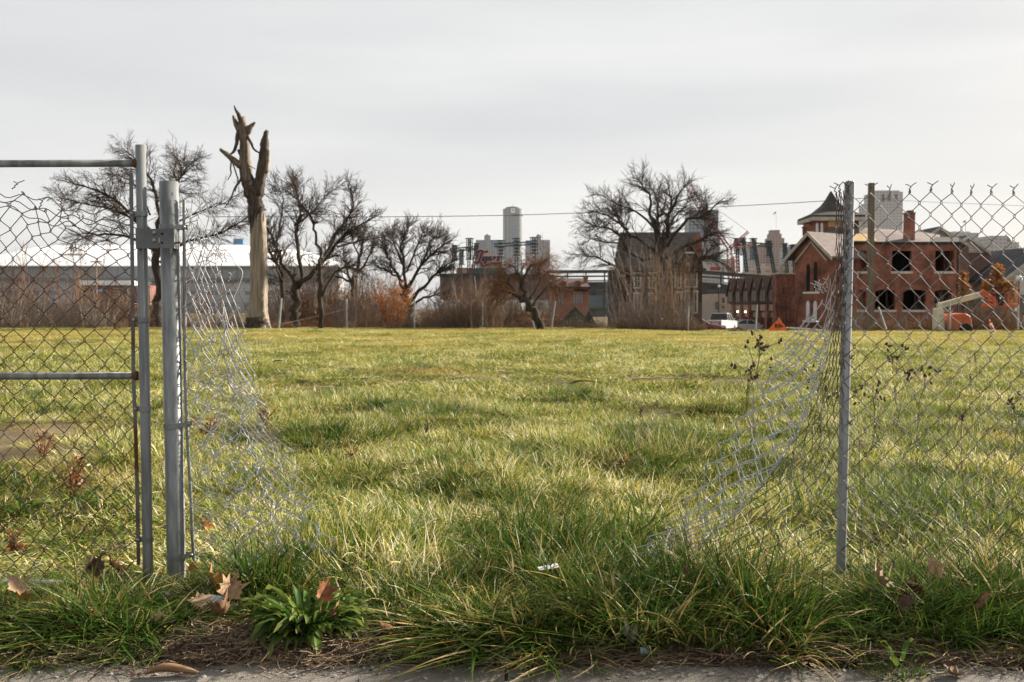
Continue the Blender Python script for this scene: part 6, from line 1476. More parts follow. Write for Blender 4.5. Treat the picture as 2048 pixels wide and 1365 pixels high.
# ---------------------------------------------------------------- vehicles
def car(name, label, loc, yaw, L, W, prof, cabin, col, wheel_x, cat, wr=.33, lights=None, pickup=False):
    th = thing(name, label, cat, loc)
    rot = Matrix.Rotation(yaw, 3, 'Z'); loc = Vector(loc)
    T = lambda x, y, z: loc + rot @ Vector((x, y, z))
    mb = MB(); mb.prism([T(x, -W / 2, z) for x, z in prof], rot @ Vector((0, W, 0))); b = mb.build('body', col, th); bevel(b, .07, 3)
    n = len(mb.v)
    # greenhouse: tapered
    mb = MB(); ti = .16; k = len(cabin); zmin = min(z for x, z in cabin); zmax = max(z for x, z in cabin)
    lo = [T(x, -W / 2 + .05 + ti * (z - zmin) / (zmax - zmin), z) for x, z in cabin]; hi = [T(x, W / 2 - .05 - ti * (z - zmin) / (zmax - zmin), z) for x, z in cabin]
    mb.v = [tuple(q) for q in lo + hi]; mb.f = [tuple(range(k)), tuple(range(2 * k - 1, k - 1, -1))] + [(i, k + i, k + (i + 1) % k, (i + 1) % k) for i in range(k)]
    g_ = mb.build('windows', m_glass, th)
    tops = sorted(cabin, key=lambda q: -q[1])[:2]; xa, xb = sorted(q[0] for q in tops)
    mb = MB(); mb.prism([T(xa - .06, -W / 2 + ti + .03, zmax + .004), T(xb + .06, -W / 2 + ti + .03, zmax + .004), T(xb + .06, W / 2 - ti - .03, zmax + .004), T(xa - .06, W / 2 - ti - .03, zmax + .004)], (0, 0, .055)); bevel(mb.build('roof', col, th), .025)
    bots = sorted(cabin, key=lambda q: q[1])[:2]; bxa, bxb = sorted(q[0] for q in bots)
    for s in (-1, 1):
        y0, y1 = s * (W / 2 - .03), s * (W / 2 - ti - .03)
        for (x0_, x1_) in ((bxa, xa), (bxb, xb), ((bxa + bxb) / 2, (xa + xb) / 2)):
            q = MB(); q.tube([T(x0_, y0, zmin), T(x1_, y1, zmax)], .045, 5); q.build('pillar', col, th)
        for wx_ in wheel_x:
            q = MB(); ax = (rot @ Matrix.Rotation(R(90), 3, 'X')); q.lathe([(wr * .72, -.11), (wr * .97, -.10), (wr, -.05), (wr, .05), (wr * .97, .10), (wr * .72, .11)], T(wx_, s * (W / 2 - .10), wr), 18, ax); ty = q.build('tyre', M('tyre_black', (.015, .015, .016), .85), th, smooth=True)
            q = MB(); q.lathe([(wr * .66, -.115), (wr * .6, -.118), (wr * .15, -.09), (wr * .15, .09), (wr * .6, .118), (wr * .66, .115)], T(wx_, s * (W / 2 - .10), wr), 14, ax); q.build('rim', M('alloy_rim', (.35, .35, .36), .35, metal=.7), ty, smooth=True)
    zb_ = max(z for x, z in prof) * .78
    xr, xf = min(x for x, z in prof), max(x for x, z in prof)
    for s in (-1, 1):
        q = MB(); q.prism([T(xr - .012, s * W * .44 - .09, zb_ - .2), T(xr - .012, s * W * .44 + .09, zb_ - .2), T(xr - .012, s * W * .44 + .09, zb_ + .1), T(xr - .012, s * W * .44 - .09, zb_ + .1)], rot @ Vector((.06, 0, 0))); q.build('tail_light', M('tail_red', (.28, .02, .02), .3), th)
        q = MB(); q.prism([T(xf + .012, s * W * .38 - .17, zb_ - .22), T(xf + .012, s * W * .38 + .17, zb_ - .22), T(xf + .012, s * W * .38 + .17, zb_ - .06), T(xf + .012, s * W * .38 - .17, zb_ - .06)], rot @ Vector((-.08, 0, 0))); q.build('headlight', M('headlamp', (.6, .6, .58), .2), th)
        q = MB(); q.lathe([(.02, -.1), (.08, -.06), (.08, .06), (.02, .1)], T(bxb - .1, s * (W / 2 + .08), zmin + .08), 8); q.build('mirror', col, th)
    return th, T, rot
m_silver = M('pearl_white_paint', (.58, .58, .585), .25, (.62, .62, .625), scale=1, spec=.6)
m_wpaint = M('white_truck_paint', (.60, .60, .59), .35, (.66, .66, .65), scale=1, spec=.5)
m_redcar = M('dark_red_paint', (.20, .03, .035), .25, (.24, .04, .045), scale=1, spec=.6)
sedan_prof = [(-2.40, .30), (-2.42, .55), (-2.36, .92), (-1.75, 1.0), (-1.2, 1.0), (.75, .98), (1.35, .92), (2.15, .78), (2.38, .62), (2.40, .32), (1.85, .22), (-1.8, .22)]
sedan_cab = [(-1.80, .98), (-.95, 1.40), (.25, 1.41), (1.05, .97)]
Dq = 114; xq = X_(1497, Dq)
car('parked_sedan', 'pearl white sedan parked side on before the carriage houses', (xq, Dq, float(gz(xq, Dq)) + .006), R(4), 4.8, 1.82, sedan_prof, sedan_cab, m_silver, (-1.45, 1.42), 'car')
Dq = 94; xq = X_(1398, Dq)
car('parked_sedan', 'dark red car parked half hidden by brush left of the pickup', (xq, Dq, float(gz(xq, Dq)) + .006), R(-22), 4.7, 1.8, sedan_prof, sedan_cab, m_redcar, (-1.45, 1.42), 'car')
Dq = 100; xq = X_(1440, Dq)
pu_prof = [(-2.85, .55), (-2.9, .75), (-2.9, 1.22), (-.4, 1.22), (-.4, 1.18), (1.35, 1.18), (2.65, 1.12), (2.85, .9), (2.88, .5), (2.3, .4), (-2.4, .45)]
th, T, rot = car('pickup_truck', 'white pickup truck seen from behind, tailgate facing the field', (xq, Dq, float(gz(xq, Dq)) + .006), R(62), 5.8, 1.98, pu_prof, [(-.42, 1.2), (-.25, 1.86), (.85, 1.86), (1.45, 1.2)], m_wpaint, (-1.75, 1.85), 'truck', wr=.39)
q = MB(); q.prism([T(-2.93, -.95, .42), T(-2.93, .95, .42), T(-2.93, .95, .62), T(-2.93, -.95, .62)], rot @ Vector((-.12, 0, 0))); q.build('rear_bumper', M('bumper_dark', (.04, .04, .042), .5), th)
q = MB(); q.prism([T(-2.915, -.78, .72), T(-2.915, .78, .72), T(-2.915, .78, 1.2), T(-2.915, -.78, 1.2)], rot @ Vector((-.02, 0, 0))); tg = q.build('tailgate', m_wpaint, th)
q = MB(); q.prism([T(-2.94, -.08, .98), T(-2.94, .08, .98), T(-2.94, .08, 1.12), T(-2.94, -.08, 1.12)], rot @ Vector((-.02, 0, 0))); q.build('handle', m_steel, tg)
q = MB(); q.prism([T(-3.06, -.16, .46), T(-3.06, .16, .46), T(-3.06, .16, .6), T(-3.06, -.16, .6)], rot @ Vector((-.01, 0, 0))); q.build('number_plate', m_white, th)

# ---------------------------------------------------------------- boom lift
BL = 67
bl = thing('boom_lift', 'orange and cream boom lift parked in the scrub behind the mesh', 'boom lift', P(1905, 660, BL))
m_or = M('machine_orange', (.42, .085, .025), .5, (.50, .12, .04), scale=2)
m_crm = M('machine_cream', (.50, .45, .31), .55, (.56, .51, .37), scale=2)
def bar_px(name, a, b, h, mat, dep=.28, par=None, off=0):
    A, B = P(*a, BL), P(*b, BL); d = (B - A).normalized(); s = Vector((-d.z, 0, d.x)) * h / 2; mb = MB()
    mb.prism([A - s, B - s, B + s, A + s], (0, dep, 0)); mb.v = [(x, y + off, z) for x, y, z in mb.v]; o = mb.build(name, mat, par or bl); bevel(o, .02); return o
mb = MB(); mb.prism([P(x, y, BL) for x, y in ((1893, 662), (1890, 640), (1897, 632), (1912, 628), (1932, 627), (1942, 633), (1947, 662))], (0, 1.9, 0)); bevel(mb.build('engine_cover', m_or, bl), .08, 3)
mb = MB(); mb.prism([P(x, y, BL - .2) for x, y in ((1871, 662), (1872, 618), (1887, 614), (1891, 662))], (0, .6, 0)); bevel(mb.build('turret', m_crm, bl), .05)
mb = MB(); bxp(mb, 1879, 1888, 629, 635, BL - .23, .028); mb.build('label_plate', M('plate_grey', (.4, .41, .43), .6), bl)
bm = bar_px('main_boom', (1876, 613), (1964, 589), .36, m_crm)
lift = [[(0, -3), (0, 3), (3, 3)], [(5, -3), (5, 3)], [(8, 3), (8, -3), (11, -3)], [(8, 0), (10.4, 0)], [(15, 3), (15, -3)], [(12.6, -3), (17.4, -3)]]
ak = [[(-14, 3), (-11.5, -3), (-9, 3)], [(-13, 1), (-10, 1)], [(-6.5, -3), (-6.5, 3)], [(-2.8, -3), (-6.3, 0), (-2.8, 3)]]
def on_boom(x, y, l):
    A, B = P(1876, 613, BL - .012), P(1964, 589, BL - .012); d = (B - A).normalized(); s = Vector((-d.z, 0, d.x)); return A + d * (.75 + x * .033) - s * y * .03
mb = MB(); ribbon_text(mb, lift + ak, on_boom, .012, 0, 4); o = mb.build('lettering', M('letter_blue', (.10, .15, .19), .6), bm); o['kind'] = 'stuff'
bar_px('boom_head', (1962, 591), (1972, 584), .40, m_or, .3, off=-.03)
bar_px('jib', (1971, 586), (1994, 606), .17, m_or, .12, off=-.1); bar_px('jib', (1968, 590), (1997, 614), .15, m_or, .12, off=.12)
bar_px('jib_cylinder', (1971, 594), (1990, 610), .07, m_steel, .07, off=-.05)
bk = MB()
for y in (586, 594, 602): bk.tube([P(1977, y, BL - .4), P(2038, y, BL - .4)], .025, 6); bk.tube([P(1977, y, BL + .5), P(2038, y, BL + .5)], .025, 6); bk.tube([P(1977, y, BL - .4), P(1977, y, BL + .5)], .025, 6); bk.tube([P(2038, y, BL - .4), P(2038, y, BL + .5)], .025, 6)
for x in (1977, 1997, 2017, 2038): bk.tube([P(x, 585, BL - .4), P(x, 612, BL - .4)], .028, 6); bk.tube([P(x, 585, BL + .5), P(x, 612, BL + .5)], .028, 6)
o = bk.build('basket_rail', m_or, bl); o['kind'] = 'stuff'
mb = MB(); bxp(mb, 1976, 2039, 608, 614, BL - .42, .94); bevel(mb.build('basket_floor', m_or, bl), .02)
mb = MB(); mb.prism([P(x, y, BL - .55) for x, y in ((1992, 588), (2010, 587), (2007, 598), (2007, 612), (1998, 612), (1997, 600))], (0, .14, 0)); cb = mb.build('control_box', M('control_black', (.015, .015, .017), .6), bl)
mb = MB(); bxp(mb, 1999, 2002.5, 594, 598.5, BL - .565, .012); mb.build('sticker', m_white, cb)
mb = MB(); bxp(mb, 2030, 2034, 614.5, 623, BL - .3, .1); mb.build('hanging_tag', m_white, bl)
for x in (1882, 1932):
    q = MB(); q.lathe([(.25, -.14), (.42, -.12), (.44, 0), (.42, .12), (.25, .14)], P(x, 660, BL - .05), 16, Matrix.Rotation(R(90), 3, 'X')); q.build('tyre', M('tyre_black', (.015, .015, .016), .85), bl, smooth=True)

# traffic delineator cone
tc2 = thing('traffic_cone', 'tall orange and white striped cone leaning in the scrub', 'traffic cone', P(1988, 672, 63.8))
A, B = P(1989, 672, 63.8), P(1978, 639, 63.8); d = (B - A); ax = Vector((0, 0, 1)).rotation_difference(d.normalized()).to_matrix(); L = d.length
m_coneo = M('cone_orange', (.50, .11, .03), .6); prev = 0
for t0, t1, mt, nm in ((.03, .22, m_coneo, 'cone_base_band'), (.22, .40, m_white, 'white_stripe'), (.40, .60, m_coneo, 'orange_band'), (.60, .76, m_white, 'white_stripe'), (.76, 1.0, m_coneo, 'cone_tip')):
    q = MB(); rr = lambda t: .19 - .155 * t; q.lathe([(rr(t0), t0 * L), (rr(t1), t1 * L)], A, 16, ax); q.build(nm, mt, tc2, smooth=True)
mb = MB(); mb.lathe([(.24, -.02), (.24, .035)], A, 4, ax); mb.build('rubber_foot', m_steel, tc2)
mb = MB(); c = P(2009, 672, 63.6); mb.lathe([(.42, -.1), (.45, .05), (.36, .16), (.2, .21), (.03, .22)], c, 12); tag(mb.build('concrete_lump', m_stone, loc=c, smooth=True), 'pale rounded concrete lump lying right of the striped cone', 'rubble')
# orange road sign lying in the grass
rs = thing('road_sign', 'orange diamond road work sign slumped in the grass beside the white sedan', 'road sign', P(1556, 664, 66))
mb = MB(); c = P(1557, 655, 65.2); hs = .66
dia = lambda u, v, l=0: c + Vector((u * .98, .35 * v + .25 * u - l, v * .94 - .02 * u))
mb.prism([dia(-hs * 1.15, -.18), dia(-.1, -hs), dia(hs * .95, -.15), dia(.12, hs)], (0, .02, 0)); sg2 = mb.build('sign_face', M('sign_orange', (.55, .10, .01), .5), rs)
for k, st_ in enumerate(([[(-.3, .18), (-.3, -.05), (-.12, -.05)], [(-.3, .08), (-.18, .08)], [(-.3, .18), (-.14, .18)]], [[(-.02, -.05), (-.02, .18), (.14, .18), (.14, -.05), (-.02, -.05)]], [[(.26, -.05), (.26, .12), (.4, .05), (.26, 0)]])):
    mb = MB(); ribbon_text(mb, st_, lambda x, y, l: dia(x * .8 + .02, y * .8 + .06, .03), .032, 0, 4); o = mb.build('symbol', m_char, sg2); o['kind'] = 'stuff'
mb = MB(); mb.tube([dia(-hs, -.5, -.05), dia(.12, hs + .02, -.05)], .02, 6); mb.build('stay', m_fpost, rs)

# ---------------------------------------------------------------- weeds
m_stem = M('weed_stem', (.10, .11, .045), .85, (.20, .17, .08), scale=6)
m_head = M('seed_head', (.045, .022, .022), .9, (.09, .05, .045), scale=20)
m_straw = M('straw_seed', (.34, .26, .15), .9, (.46, .37, .23), scale=12)
m_weedleaf = Mleaf('weed_leaf', [(0, (.05, .085, .03)), (.6, (.09, .13, .04)), (1, (.20, .19, .07))], trans=.35, gloss=.04, inst=.1)
m_rustleaf = Mleaf('rust_leaf', [(0, (.10, .035, .012)), (.6, (.20, .075, .022)), (1, (.30, .13, .04))], trans=.3, gloss=.03, inst=.1)
def thistle(label, px, pyb, pyt, seed, nheads=14, spread=.16):
    D = CAM_H * F_PX / (pyb - 617); g = np.random.default_rng(seed); b = P(px, pyb, D); b.z = float(gz(b.x, D))
    H = P(px, pyt, D).z - b.z; th = thing('thistle', label, 'weed', b)
    mb = MB(); tips = []
    main = [b + Vector((g.normal(0, .006) * i, g.normal(0, .006) * i, H * .86 * i / 7)) for i in range(8)]
    mb.tube(main, [.0055 - .0004 * i for i in range(8)], 6)
    for k in range(nheads):
        i = 3 + int(g.random() * 4.9); o = main[min(i, 7)]
        a = g.random() * 6.28; up = H * g.uniform(.10, .2) if i < 7 else H * g.uniform(.06, .15)
        if i < 5: up = H * g.uniform(.3, .42)
        r_ = spread * g.uniform(.25, 1.0); t = o + Vector((r_ * math.cos(a), r_ * math.sin(a) * .7, up))
        mb.tube([o, o.lerp(t, .55) + Vector((0, 0, .02)), t], [.0026, .002, .0016], 4, cap=False); tips.append(t)
    mb.build('stem', m_stem, th)
    for t in tips:
        for s in range(g.integers(1, 4)):
            c = t + Vector(g.normal(0, .012, 3)); q = MB(); r_ = g.uniform(.0075, .0115); ax = Matrix.Rotation(g.normal(0, .5), 3, 'X') @ Matrix.Rotation(g.normal(0, .5), 3, 'Y')
            q.lathe([(r_ * .3, -r_ * 1.3), (r_, -r_ * .5), (r_ * .95, r_ * .4), (r_ * .6, r_ * 1.2), (r_ * .75, r_ * 1.6)], c, 7, ax); q.build('seed_head', m_head, th)
    mb = MB()
    for k in range(26):
        i = g.integers(0, 6); o = main[i].lerp(main[i + 1], g.random()); a = g.random() * 6.28; L = g.uniform(.04, .11) * (1.2 - i / 9)
        d = Vector((math.cos(a), math.sin(a), g.uniform(-.3, .5))).normalized(); s = Vector((-d.y, d.x, 0)) * L * .16
        mb.quad(o, o + d * L * .5 + s, o + d * L + Vector((0, 0, -.02)), o + d * L * .5 - s); mb.tv += [g.random()] * 4
    mb.build('leaves', m_weedleaf, th, kind='stuff')
thistle('tall dried thistle with dark seed heads left of the torn fence edge', 1500, 985, 668, 61, 16, .14)
thistle('dried thistle with the highest dark heads behind the mesh right of the post', 1795, 905, 690, 62, 14, .18)
thistle('shorter dried thistle with dark heads close behind the line post', 1745, 930, 755, 63, 10, .16)
thistle('dried thistle with sparse heads behind the torn edge beside the post', 1640, 920, 742, 64, 12, .18)
thistle('low dried thistle at the right edge behind the mesh', 2030, 930, 775, 65, 7, .16)
thistle('dried thistle with two head clusters in the middle of the mesh panel', 1835, 935, 725, 66, 8, .12)
def seed_grass(label, px, pyb, pyt, seed, lean=0, head=.10, mat=None, r=.0022):
    D = CAM_H * F_PX / (pyb - 617); g = np.random.default_rng(seed); b = P(px, pyb, D); b.z = float(gz(b.x, D)); t = P(px + lean, pyt, D); th = thing('seed_grass', label, 'grass stalk', b)
    mb = MB(); pts = [b.lerp(t, k / 6) + Vector((.012 * math.sin(k * .9 + seed), 0, 0)) for k in range(7)]; mb.tube(pts, r, 5); mb.build('stalk', m_stem, th)
    mb = MB()
    d = (pts[-1] - pts[-2]).normalized()
    for k in range(26):
        c = t - d * head * (k / 26) + Vector((g.normal(0, .006), g.normal(0, .006), 0)); mb.lathe([(.0012, -.006), (.0042, 0), (.0012, .008)], c, 5, Matrix.Rotation(g.normal(0, .5), 3, 'Y'))
    mb.build('seed_plume', mat or m_straw, th, kind='stuff')
seed_grass('single tall grass stalk with pale seed plume against the dark house brush', 1216, 800, 632, 1, -4, .14)
seed_grass('thin bare stalk standing alone left of centre field', 855, 960, 850, 2, 0, .06, m_head)
seed_grass('slim upright stalk left of the torn right fence edge', 1280, 950, 815, 3, 2, .08, m_head)
seed_grass('dark cattail like stalk behind the mesh, upper right', 1955, 830, 708, 4, -6, .10, m_head)
seed_grass('dark cattail like stalk lower right behind the mesh', 1945, 900, 748, 5, -4, .10, m_head)
seed_grass('pale straight stalk rising before the mesh just right of the post', 1716, 1150, 880, 6, 8, .04)
seed_grass('long brown stalk rising before the mesh at far right', 1933, 1140, 830, 7, -8, .03, m_head)
seed_grass('small seed stalk touching the thick gate post', 316, 1010, 915, 8, 10, .08)
def dock(label, px, pyb, h, w, n, seed, mat=m_rustleaf):
    D = CAM_H * F_PX / (pyb - 617); g = np.random.default_rng(seed); b = P(px, pyb, D); b.z = float(gz(b.x, D)); th = thing('withered_dock', label, 'weed', b); mb, lf = MB(), MB()
    for k in range(n):
        a = g.random() * 6.28; t = b + Vector((w * g.uniform(.2, 1) * math.cos(a), w * g.uniform(.2, 1) * math.sin(a), h * g.uniform(.5, 1.05))); o = b + Vector(g.normal(0, .01, 3)); mb.tube([o, o.lerp(t, .5) + Vector((0, 0, .02)), t], [.004, .003, .002], 5, cap=False)
        for j in range(16):
            c = o.lerp(t, g.uniform(.25, 1)) + Vector(g.normal(0, .014, 3)); d = Vector(g.normal(0, 1, 3)).normalized(); s = Vector(g.normal(0, 1, 3)).normalized(); L = g.uniform(.015, .045); lf.quad(c, c + d * L * .5 + s * L * .3, c + d * L, c + d * L * .5 - s * L * .3); lf.tv += [g.random()] * 4
    mb.build('stems', m_rust, th); lf.build('leaves', mat, th, kind='stuff')
dock('rust brown withered dock plant behind the gate mesh', 145, 1000, .30, .16, 12, 71)
dock('small rust brown dock left of the larger one behind the gate', 85, 940, .26, .14, 8, 72)
dock('tiny rust brown dock low behind the gate mesh at far left', 32, 1100, .14, .06, 5, 73)
dock('rust brown dock plants seen through the torn curtain of mesh', 415, 885, .30, .22, 12, 74)
dock('rust brown dock beside the free edge of the torn curtain', 525, 875, .24, .16, 9, 75)
dock('small rust brown dock standing alone in open grass', 704, 925, .16, .06, 5, 76)

# broad leaved rosette at the sidewalk edge
m_ros = Mleaf('rosette_leaf', [(0, (.020, .050, .010)), (.5, (.055, .110, .018)), (.85, (.13, .175, .03)), (1, (.24, .25, .055))], trans=.32, gloss=.008, rough=.45, inst=.8, tip=(.20, .20, .05))
def strap_leaf(seed, L=.2, W=.036, curl=1.0):
    g = np.random.default_rng(seed); me = bpy.data.meshes.new('rosette_leaf'); n = 9; V, F, tv, tt = [], [], [], []; x = z = 0.0; ang = 1.15; st_ = L / n; tw_ = g.normal(0, .7)
    for i in range(n + 1):
        t = i / n; w = W * (math.sin(math.pi * min(1, .12 + .9 * t ** .8)) ** .7) * .5 + .002; wav = .006 * math.sin(i * 1.9 + seed)
        for k, u in enumerate((-1, -.5, 0, .5, 1)):
            V.append((x, w * u * math.cos(tw_ * t), z + abs(u) * w * .45 + wav * u + w * u * math.sin(tw_ * t))); tv.append(.45); tt.append(t)
        ang -= curl * (.10 + .26 * t) + g.normal(0, .06); x += st_ * math.cos(ang); z += st_ * math.sin(ang)
    for i in range(n):
        for k in range(4): F.append((i * 5 + k, i * 5 + k + 1, i * 5 + k + 6, i * 5 + k + 5))
    me.from_pydata(V, [], F); me.polygons.foreach_set('use_smooth', [True] * len(F)); me.materials.append(m_ros)
    for nm, vals in (('tv', tv), ('tt', tt)): a = me.attributes.new(nm, 'FLOAT', 'POINT'); a.data.foreach_set('value', vals)
    me.update(); return me
LEAFV = [strap_leaf(i, .17 + .012 * (i % 5), .021 + .004 * (i % 4), .45 + .20 * (i % 6)) for i in range(9)]
def rosette(name, label, px, D, n, s, seed, spread=.035):
    X = at_ground(px, D); loc = Vector((X, D, float(gz(X, D)) + .01)); th = thing(name, label, 'plant', loc); g = np.random.default_rng(seed)
    for k in range(n):
        o = bpy.data.objects.new('leaf', LEAFV[g.integers(0, 9)]); COL.objects.link(o); o.parent = th; ring = (k / n)
        a = k * 2.399 + g.normal(0, .25); r_ = spread * (1 - .4 * ring)
        o.location = (r_ * math.cos(a), r_ * math.sin(a), .015 + .03 * ring); o.rotation_euler = (g.normal(0, .25), R(30) - R(40) * ring ** 1.3 + g.normal(0, .14), a); q = s * g.uniform(.55, 1.2); o.scale = (q, q * g.uniform(.85, 1.15), q)
rosette('broadleaf_weed', 'lush green broad leaved rosette at the sidewalk edge', 614, 3.80, 170, 1.0, 81, .10)
rosette('broadleaf_weed', 'pale green broad leaved weed flat behind the gate mesh at left', 40, 6.05, 16, 1.1, 82)
rosette('broadleaf_weed', 'small pale green weed rosette behind the gate mesh near its upright', 150, 6.3, 12, .9, 83)
rosette('broadleaf_weed', 'tiny green weed sprouting from the sidewalk joint', 1805, 3.44, 9, .55, 84)

# ---------------------------------------------------------------- fallen leaves, scraps, stones, litter
def maple(seed, curl, fold):
    g = np.random.default_rng(seed); tips = [(0, 1.0), (30, .78), (55, .95), (85, .66), (112, .74), (150, .45)]; out = []
    for s in (1, -1):
        seq = []
        for i, (a, r_) in enumerate(tips):
            seq.append((s * a, r_ * g.uniform(.9, 1.08)))
            if i < len(tips) - 1: seq.append((s * (a + tips[i + 1][0]) / 2, min(r_, tips[i + 1][1]) * .80))
        out.append(seq)
    ring = out[0] + [(180, .12)] + list(reversed(out[1]))[:-1]
    V = [(0, 0, 0)]; F = []; n = len(ring)
    for f in (.5, 1.0):
        for a, r_ in ring: V.append((r_ * f * math.sin(R(a)), r_ * f * math.cos(R(a)), 0))
    for i in range(n):
        j = (i + 1) % n; F.append((0, 1 + i, 1 + j)); F.append((1 + i, 1 + n + i, 1 + n + j, 1 + j))
    W_ = []
    for x, y, z in V:
        rr = math.hypot(x, y); z = curl * (rr ** 2) * .45 + fold * abs(x) * .7 + .13 * math.sin(5 * x + seed) * rr + .12 * math.sin(6 * y + 2 * seed) * rr; W_.append((x * .5 * (1 - .15 * abs(curl)), y * .5, z * .5))
    k = len(W_); W_ += [(-.012, -.02, 0), (.012, -.02, 0), (.02, -.42, .03), (.0, -.42, .03)]; F.append((k, k + 1, k + 2, k + 3))
    me = bpy.data.meshes.new('fallen_leaf'); me.from_pydata(W_, [], F); me.polygons.foreach_set('use_smooth', [True] * len(F)); me.update(); return me
LEAFM = {}
LC = {'tan': ((.25, .155, .085), (.36, .245, .15)), 'brown': ((.15, .075, .038), (.25, .135, .070)), 'orange': ((.26, .115, .028), (.36, .175, .05)), 'rust': ((.15, .052, .022), (.24, .095, .035)), 'dark': ((.055, .032, .022), (.10, .058, .036)), 'pale': ((.34, .26, .19), (.45, .36, .28)), 'grey': ((.20, .16, .13), (.30, .25, .21))}
def leaf(px, py, size, col, lift, tilt, turn, curl, fold, where, D=None):
    D = D or (CAM_H - lift) * F_PX / (py - 617); X = at_ground(px, D); key = (curl, fold, col)
    if key not in LEAFM: me = maple(len(LEAFM) + 3, curl, fold); me.materials.append(M('leaf_' + col, LC[col][0], .8, LC[col][1], scale=9, detail=6, bump=.2)); LEAFM[key] = me
    o = bpy.data.objects.new('fallen_leaf', LEAFM[key]); COL.objects.link(o); o.location = (X, D, float(gz(X, D)) + lift + (.03 if lift > .015 and D < 4.6 else .005)); o.rotation_euler = (R(tilt), R(tilt * .4), R(turn)); o.scale = (size * 1.05,) * 3
    tag(o, where, 'leaf', 'fallen leaves along the verge')
leaf(25, 1198, .16, 'tan', .06, 35, 40, 1, .3, 'large tan fallen leaf at the left edge under the gate rail')
leaf(40, 1220, .09, 'orange', .05, 30, 150, 1, .6, 'small orange fallen leaf just below the large tan one at the left edge')
leaf(18, 1252, .11, 'pale', .03, 30, 200, -.6, .6, 'shrivelled pale leaf in the grass at the far left')
leaf(178, 1158, .15, 'dark', .10, 75, 20, 1, .9, 'dark curled leaf standing upright below the gate')
leaf(228, 1158, .14, 'rust', .07, 30, 90, 1, .3, 'rust brown leaf in the grass under the gate upright')
leaf(183, 1248, .13, 'orange', .04, 25, 60, -.6, .3, 'orange leaf half covered by the long grass left of the posts')
leaf(140, 1280, .10, 'rust', .02, 25, 250, 1, .6, 'small rust leaf at the foot of the left grass clump')
leaf(312, 1266, .10, 'tan', .02, 30, 300, 1, .9, 'crumpled tan leaf below the thick gate post')
leaf(392, 1226, .14, 'tan', .05, 30, 330, -.6, .3, 'tan maple leaf left of the white paper scrap')
leaf(424, 1192, .17, 'orange', .06, 40, 60, 1, .6, 'big orange brown curled leaf above the white paper scrap')
leaf(452, 1206, .17, 'tan', .07, 60, 15, 1, .9, 'long folded tan leaf standing right of the white paper scrap')
leaf(437, 1246, .14, 'brown', .05, 45, 190, 1, .6, 'brown leaf hanging below the folded tan leaf')
leaf(512, 1182, .15, 'rust', .05, 40, 110, -.6, .3, 'rust maple leaf at the base of the dark grass clump')
leaf(379, 1156, .08, 'orange', .05, 60, 10, 1, .3, 'small orange leaf at the foot of the thick gate post')
leaf(402, 1056, .15, 'orange', .05, 45, 70, 1, .6, 'orange brown leaf behind the tension bar of the thick gate post')
leaf(641, 1224, .13, 'rust', .15, 60, 30, 1, .6, 'rust leaf caught in the middle of the broad leaved rosette', D=3.74)
leaf(668, 1258, .11, 'brown', .10, 45, 240, 1, .3, 'brown leaf lying on the right side of the broad leaved rosette', D=3.70)
leaf(716, 1288, .11, 'pale', .01, 25, 200, -.6, .6, 'pale leaf right of the broad leaved rosette')
leaf(738, 1170, .11, 'brown', .01, 50, 130, 1, .6, 'dark brown leaf in the grass above and right of the rosette')
leaf(777, 1272, .09, 'rust', .03, 30, 70, -.6, .3, 'rust leaf between the rosette and the flattened grass')
leaf(770, 1298, .09, 'tan', .01, 20, 280, 1, .3, 'tan leaf near the sidewalk right of the rosette')
leaf(735, 1303, .07, 'orange', .01, 20, 20, -.6, .6, 'small orange leaf near the sidewalk right of the rosette')
leaf(603, 1325, .07, 'grey', .0, 15, 170, -.6, .3, 'small grey leaf under the front of the rosette')
leaf(1100, 1046, .09, 'brown', .06, 40, 60, 1, .9, 'small brown leaf in open grass above the white plastic strip')
leaf(1366, 1140, .15, 'dark', .10, 60, 100, 1, .6, 'dark rust leaf deep inside the grass clump at centre right')
leaf(1372, 1178, .13, 'brown', .10, 50, 20, 1, .3, 'brown leaf low inside the grass clump at centre right')
leaf(1766, 1186, .17, 'tan', .10, 45, 60, 1, .6, 'large tan leaf in the grass right of the line post')
leaf(1812, 1192, .15, 'brown', .09, 35, 210, -.6, .3, 'brown leaf next to the large tan leaf right of the line post')
leaf(1838, 1198, .12, 'rust', .09, 45, 120, -.6, .3, 'rust leaf below the upright curled leaf right of the line post')
leaf(1862, 1160, .16, 'tan', .13, 70, 30, 1, .9, 'tan curled leaf standing upright in the grass at right')
leaf(1820, 1232, .11, 'dark', .08, 50, 300, 1, .6, 'dark leaf low in the grass under the brown leaf at right')
leaf(1966, 1222, .13, 'brown', .09, 50, 250, -.6, .3, 'brown leaf hanging in the grass near the right edge')
leaf(1836, 1300, .09, 'brown', .01, 30, 90, 1, .9, 'small brown leaf at the litter line right of the sidewalk joint weed')
leaf(1782, 1290, .09, 'rust', .01, 30, 10, 1, .6, 'small rust leaf just above the sidewalk joint weed')
leaf(1630, 1322, .14, 'pale', .005, 12, 75, -.6, .3, 'flat pale maple leaf lying on the litter by the sidewalk')
leaf(1268, 1286, .13, 'grey', .05, 65, 160, 1, .3, 'grey tan leaf standing beside the pale blue scrap')
leaf(1922, 1346, .12, 'tan', .005, 15, 95, 1, .6, 'long tan leaf lying at the sidewalk edge near the right corner')
leaf(1556, 1300, .07, 'tan', .01, 30, 95, 1, .6, 'small tan leaf in the litter below the middle right grass clump')
LSM = []
for i, c in enumerate(('brown', 'tan', 'dark', 'rust', 'grey')):
    me = maple(40 + i, 1.2, .7); me.materials.append(M('leaf_' + c, LC[c][0], .8, LC[c][1], scale=9, detail=6, bump=.2)); LSM.append(me)
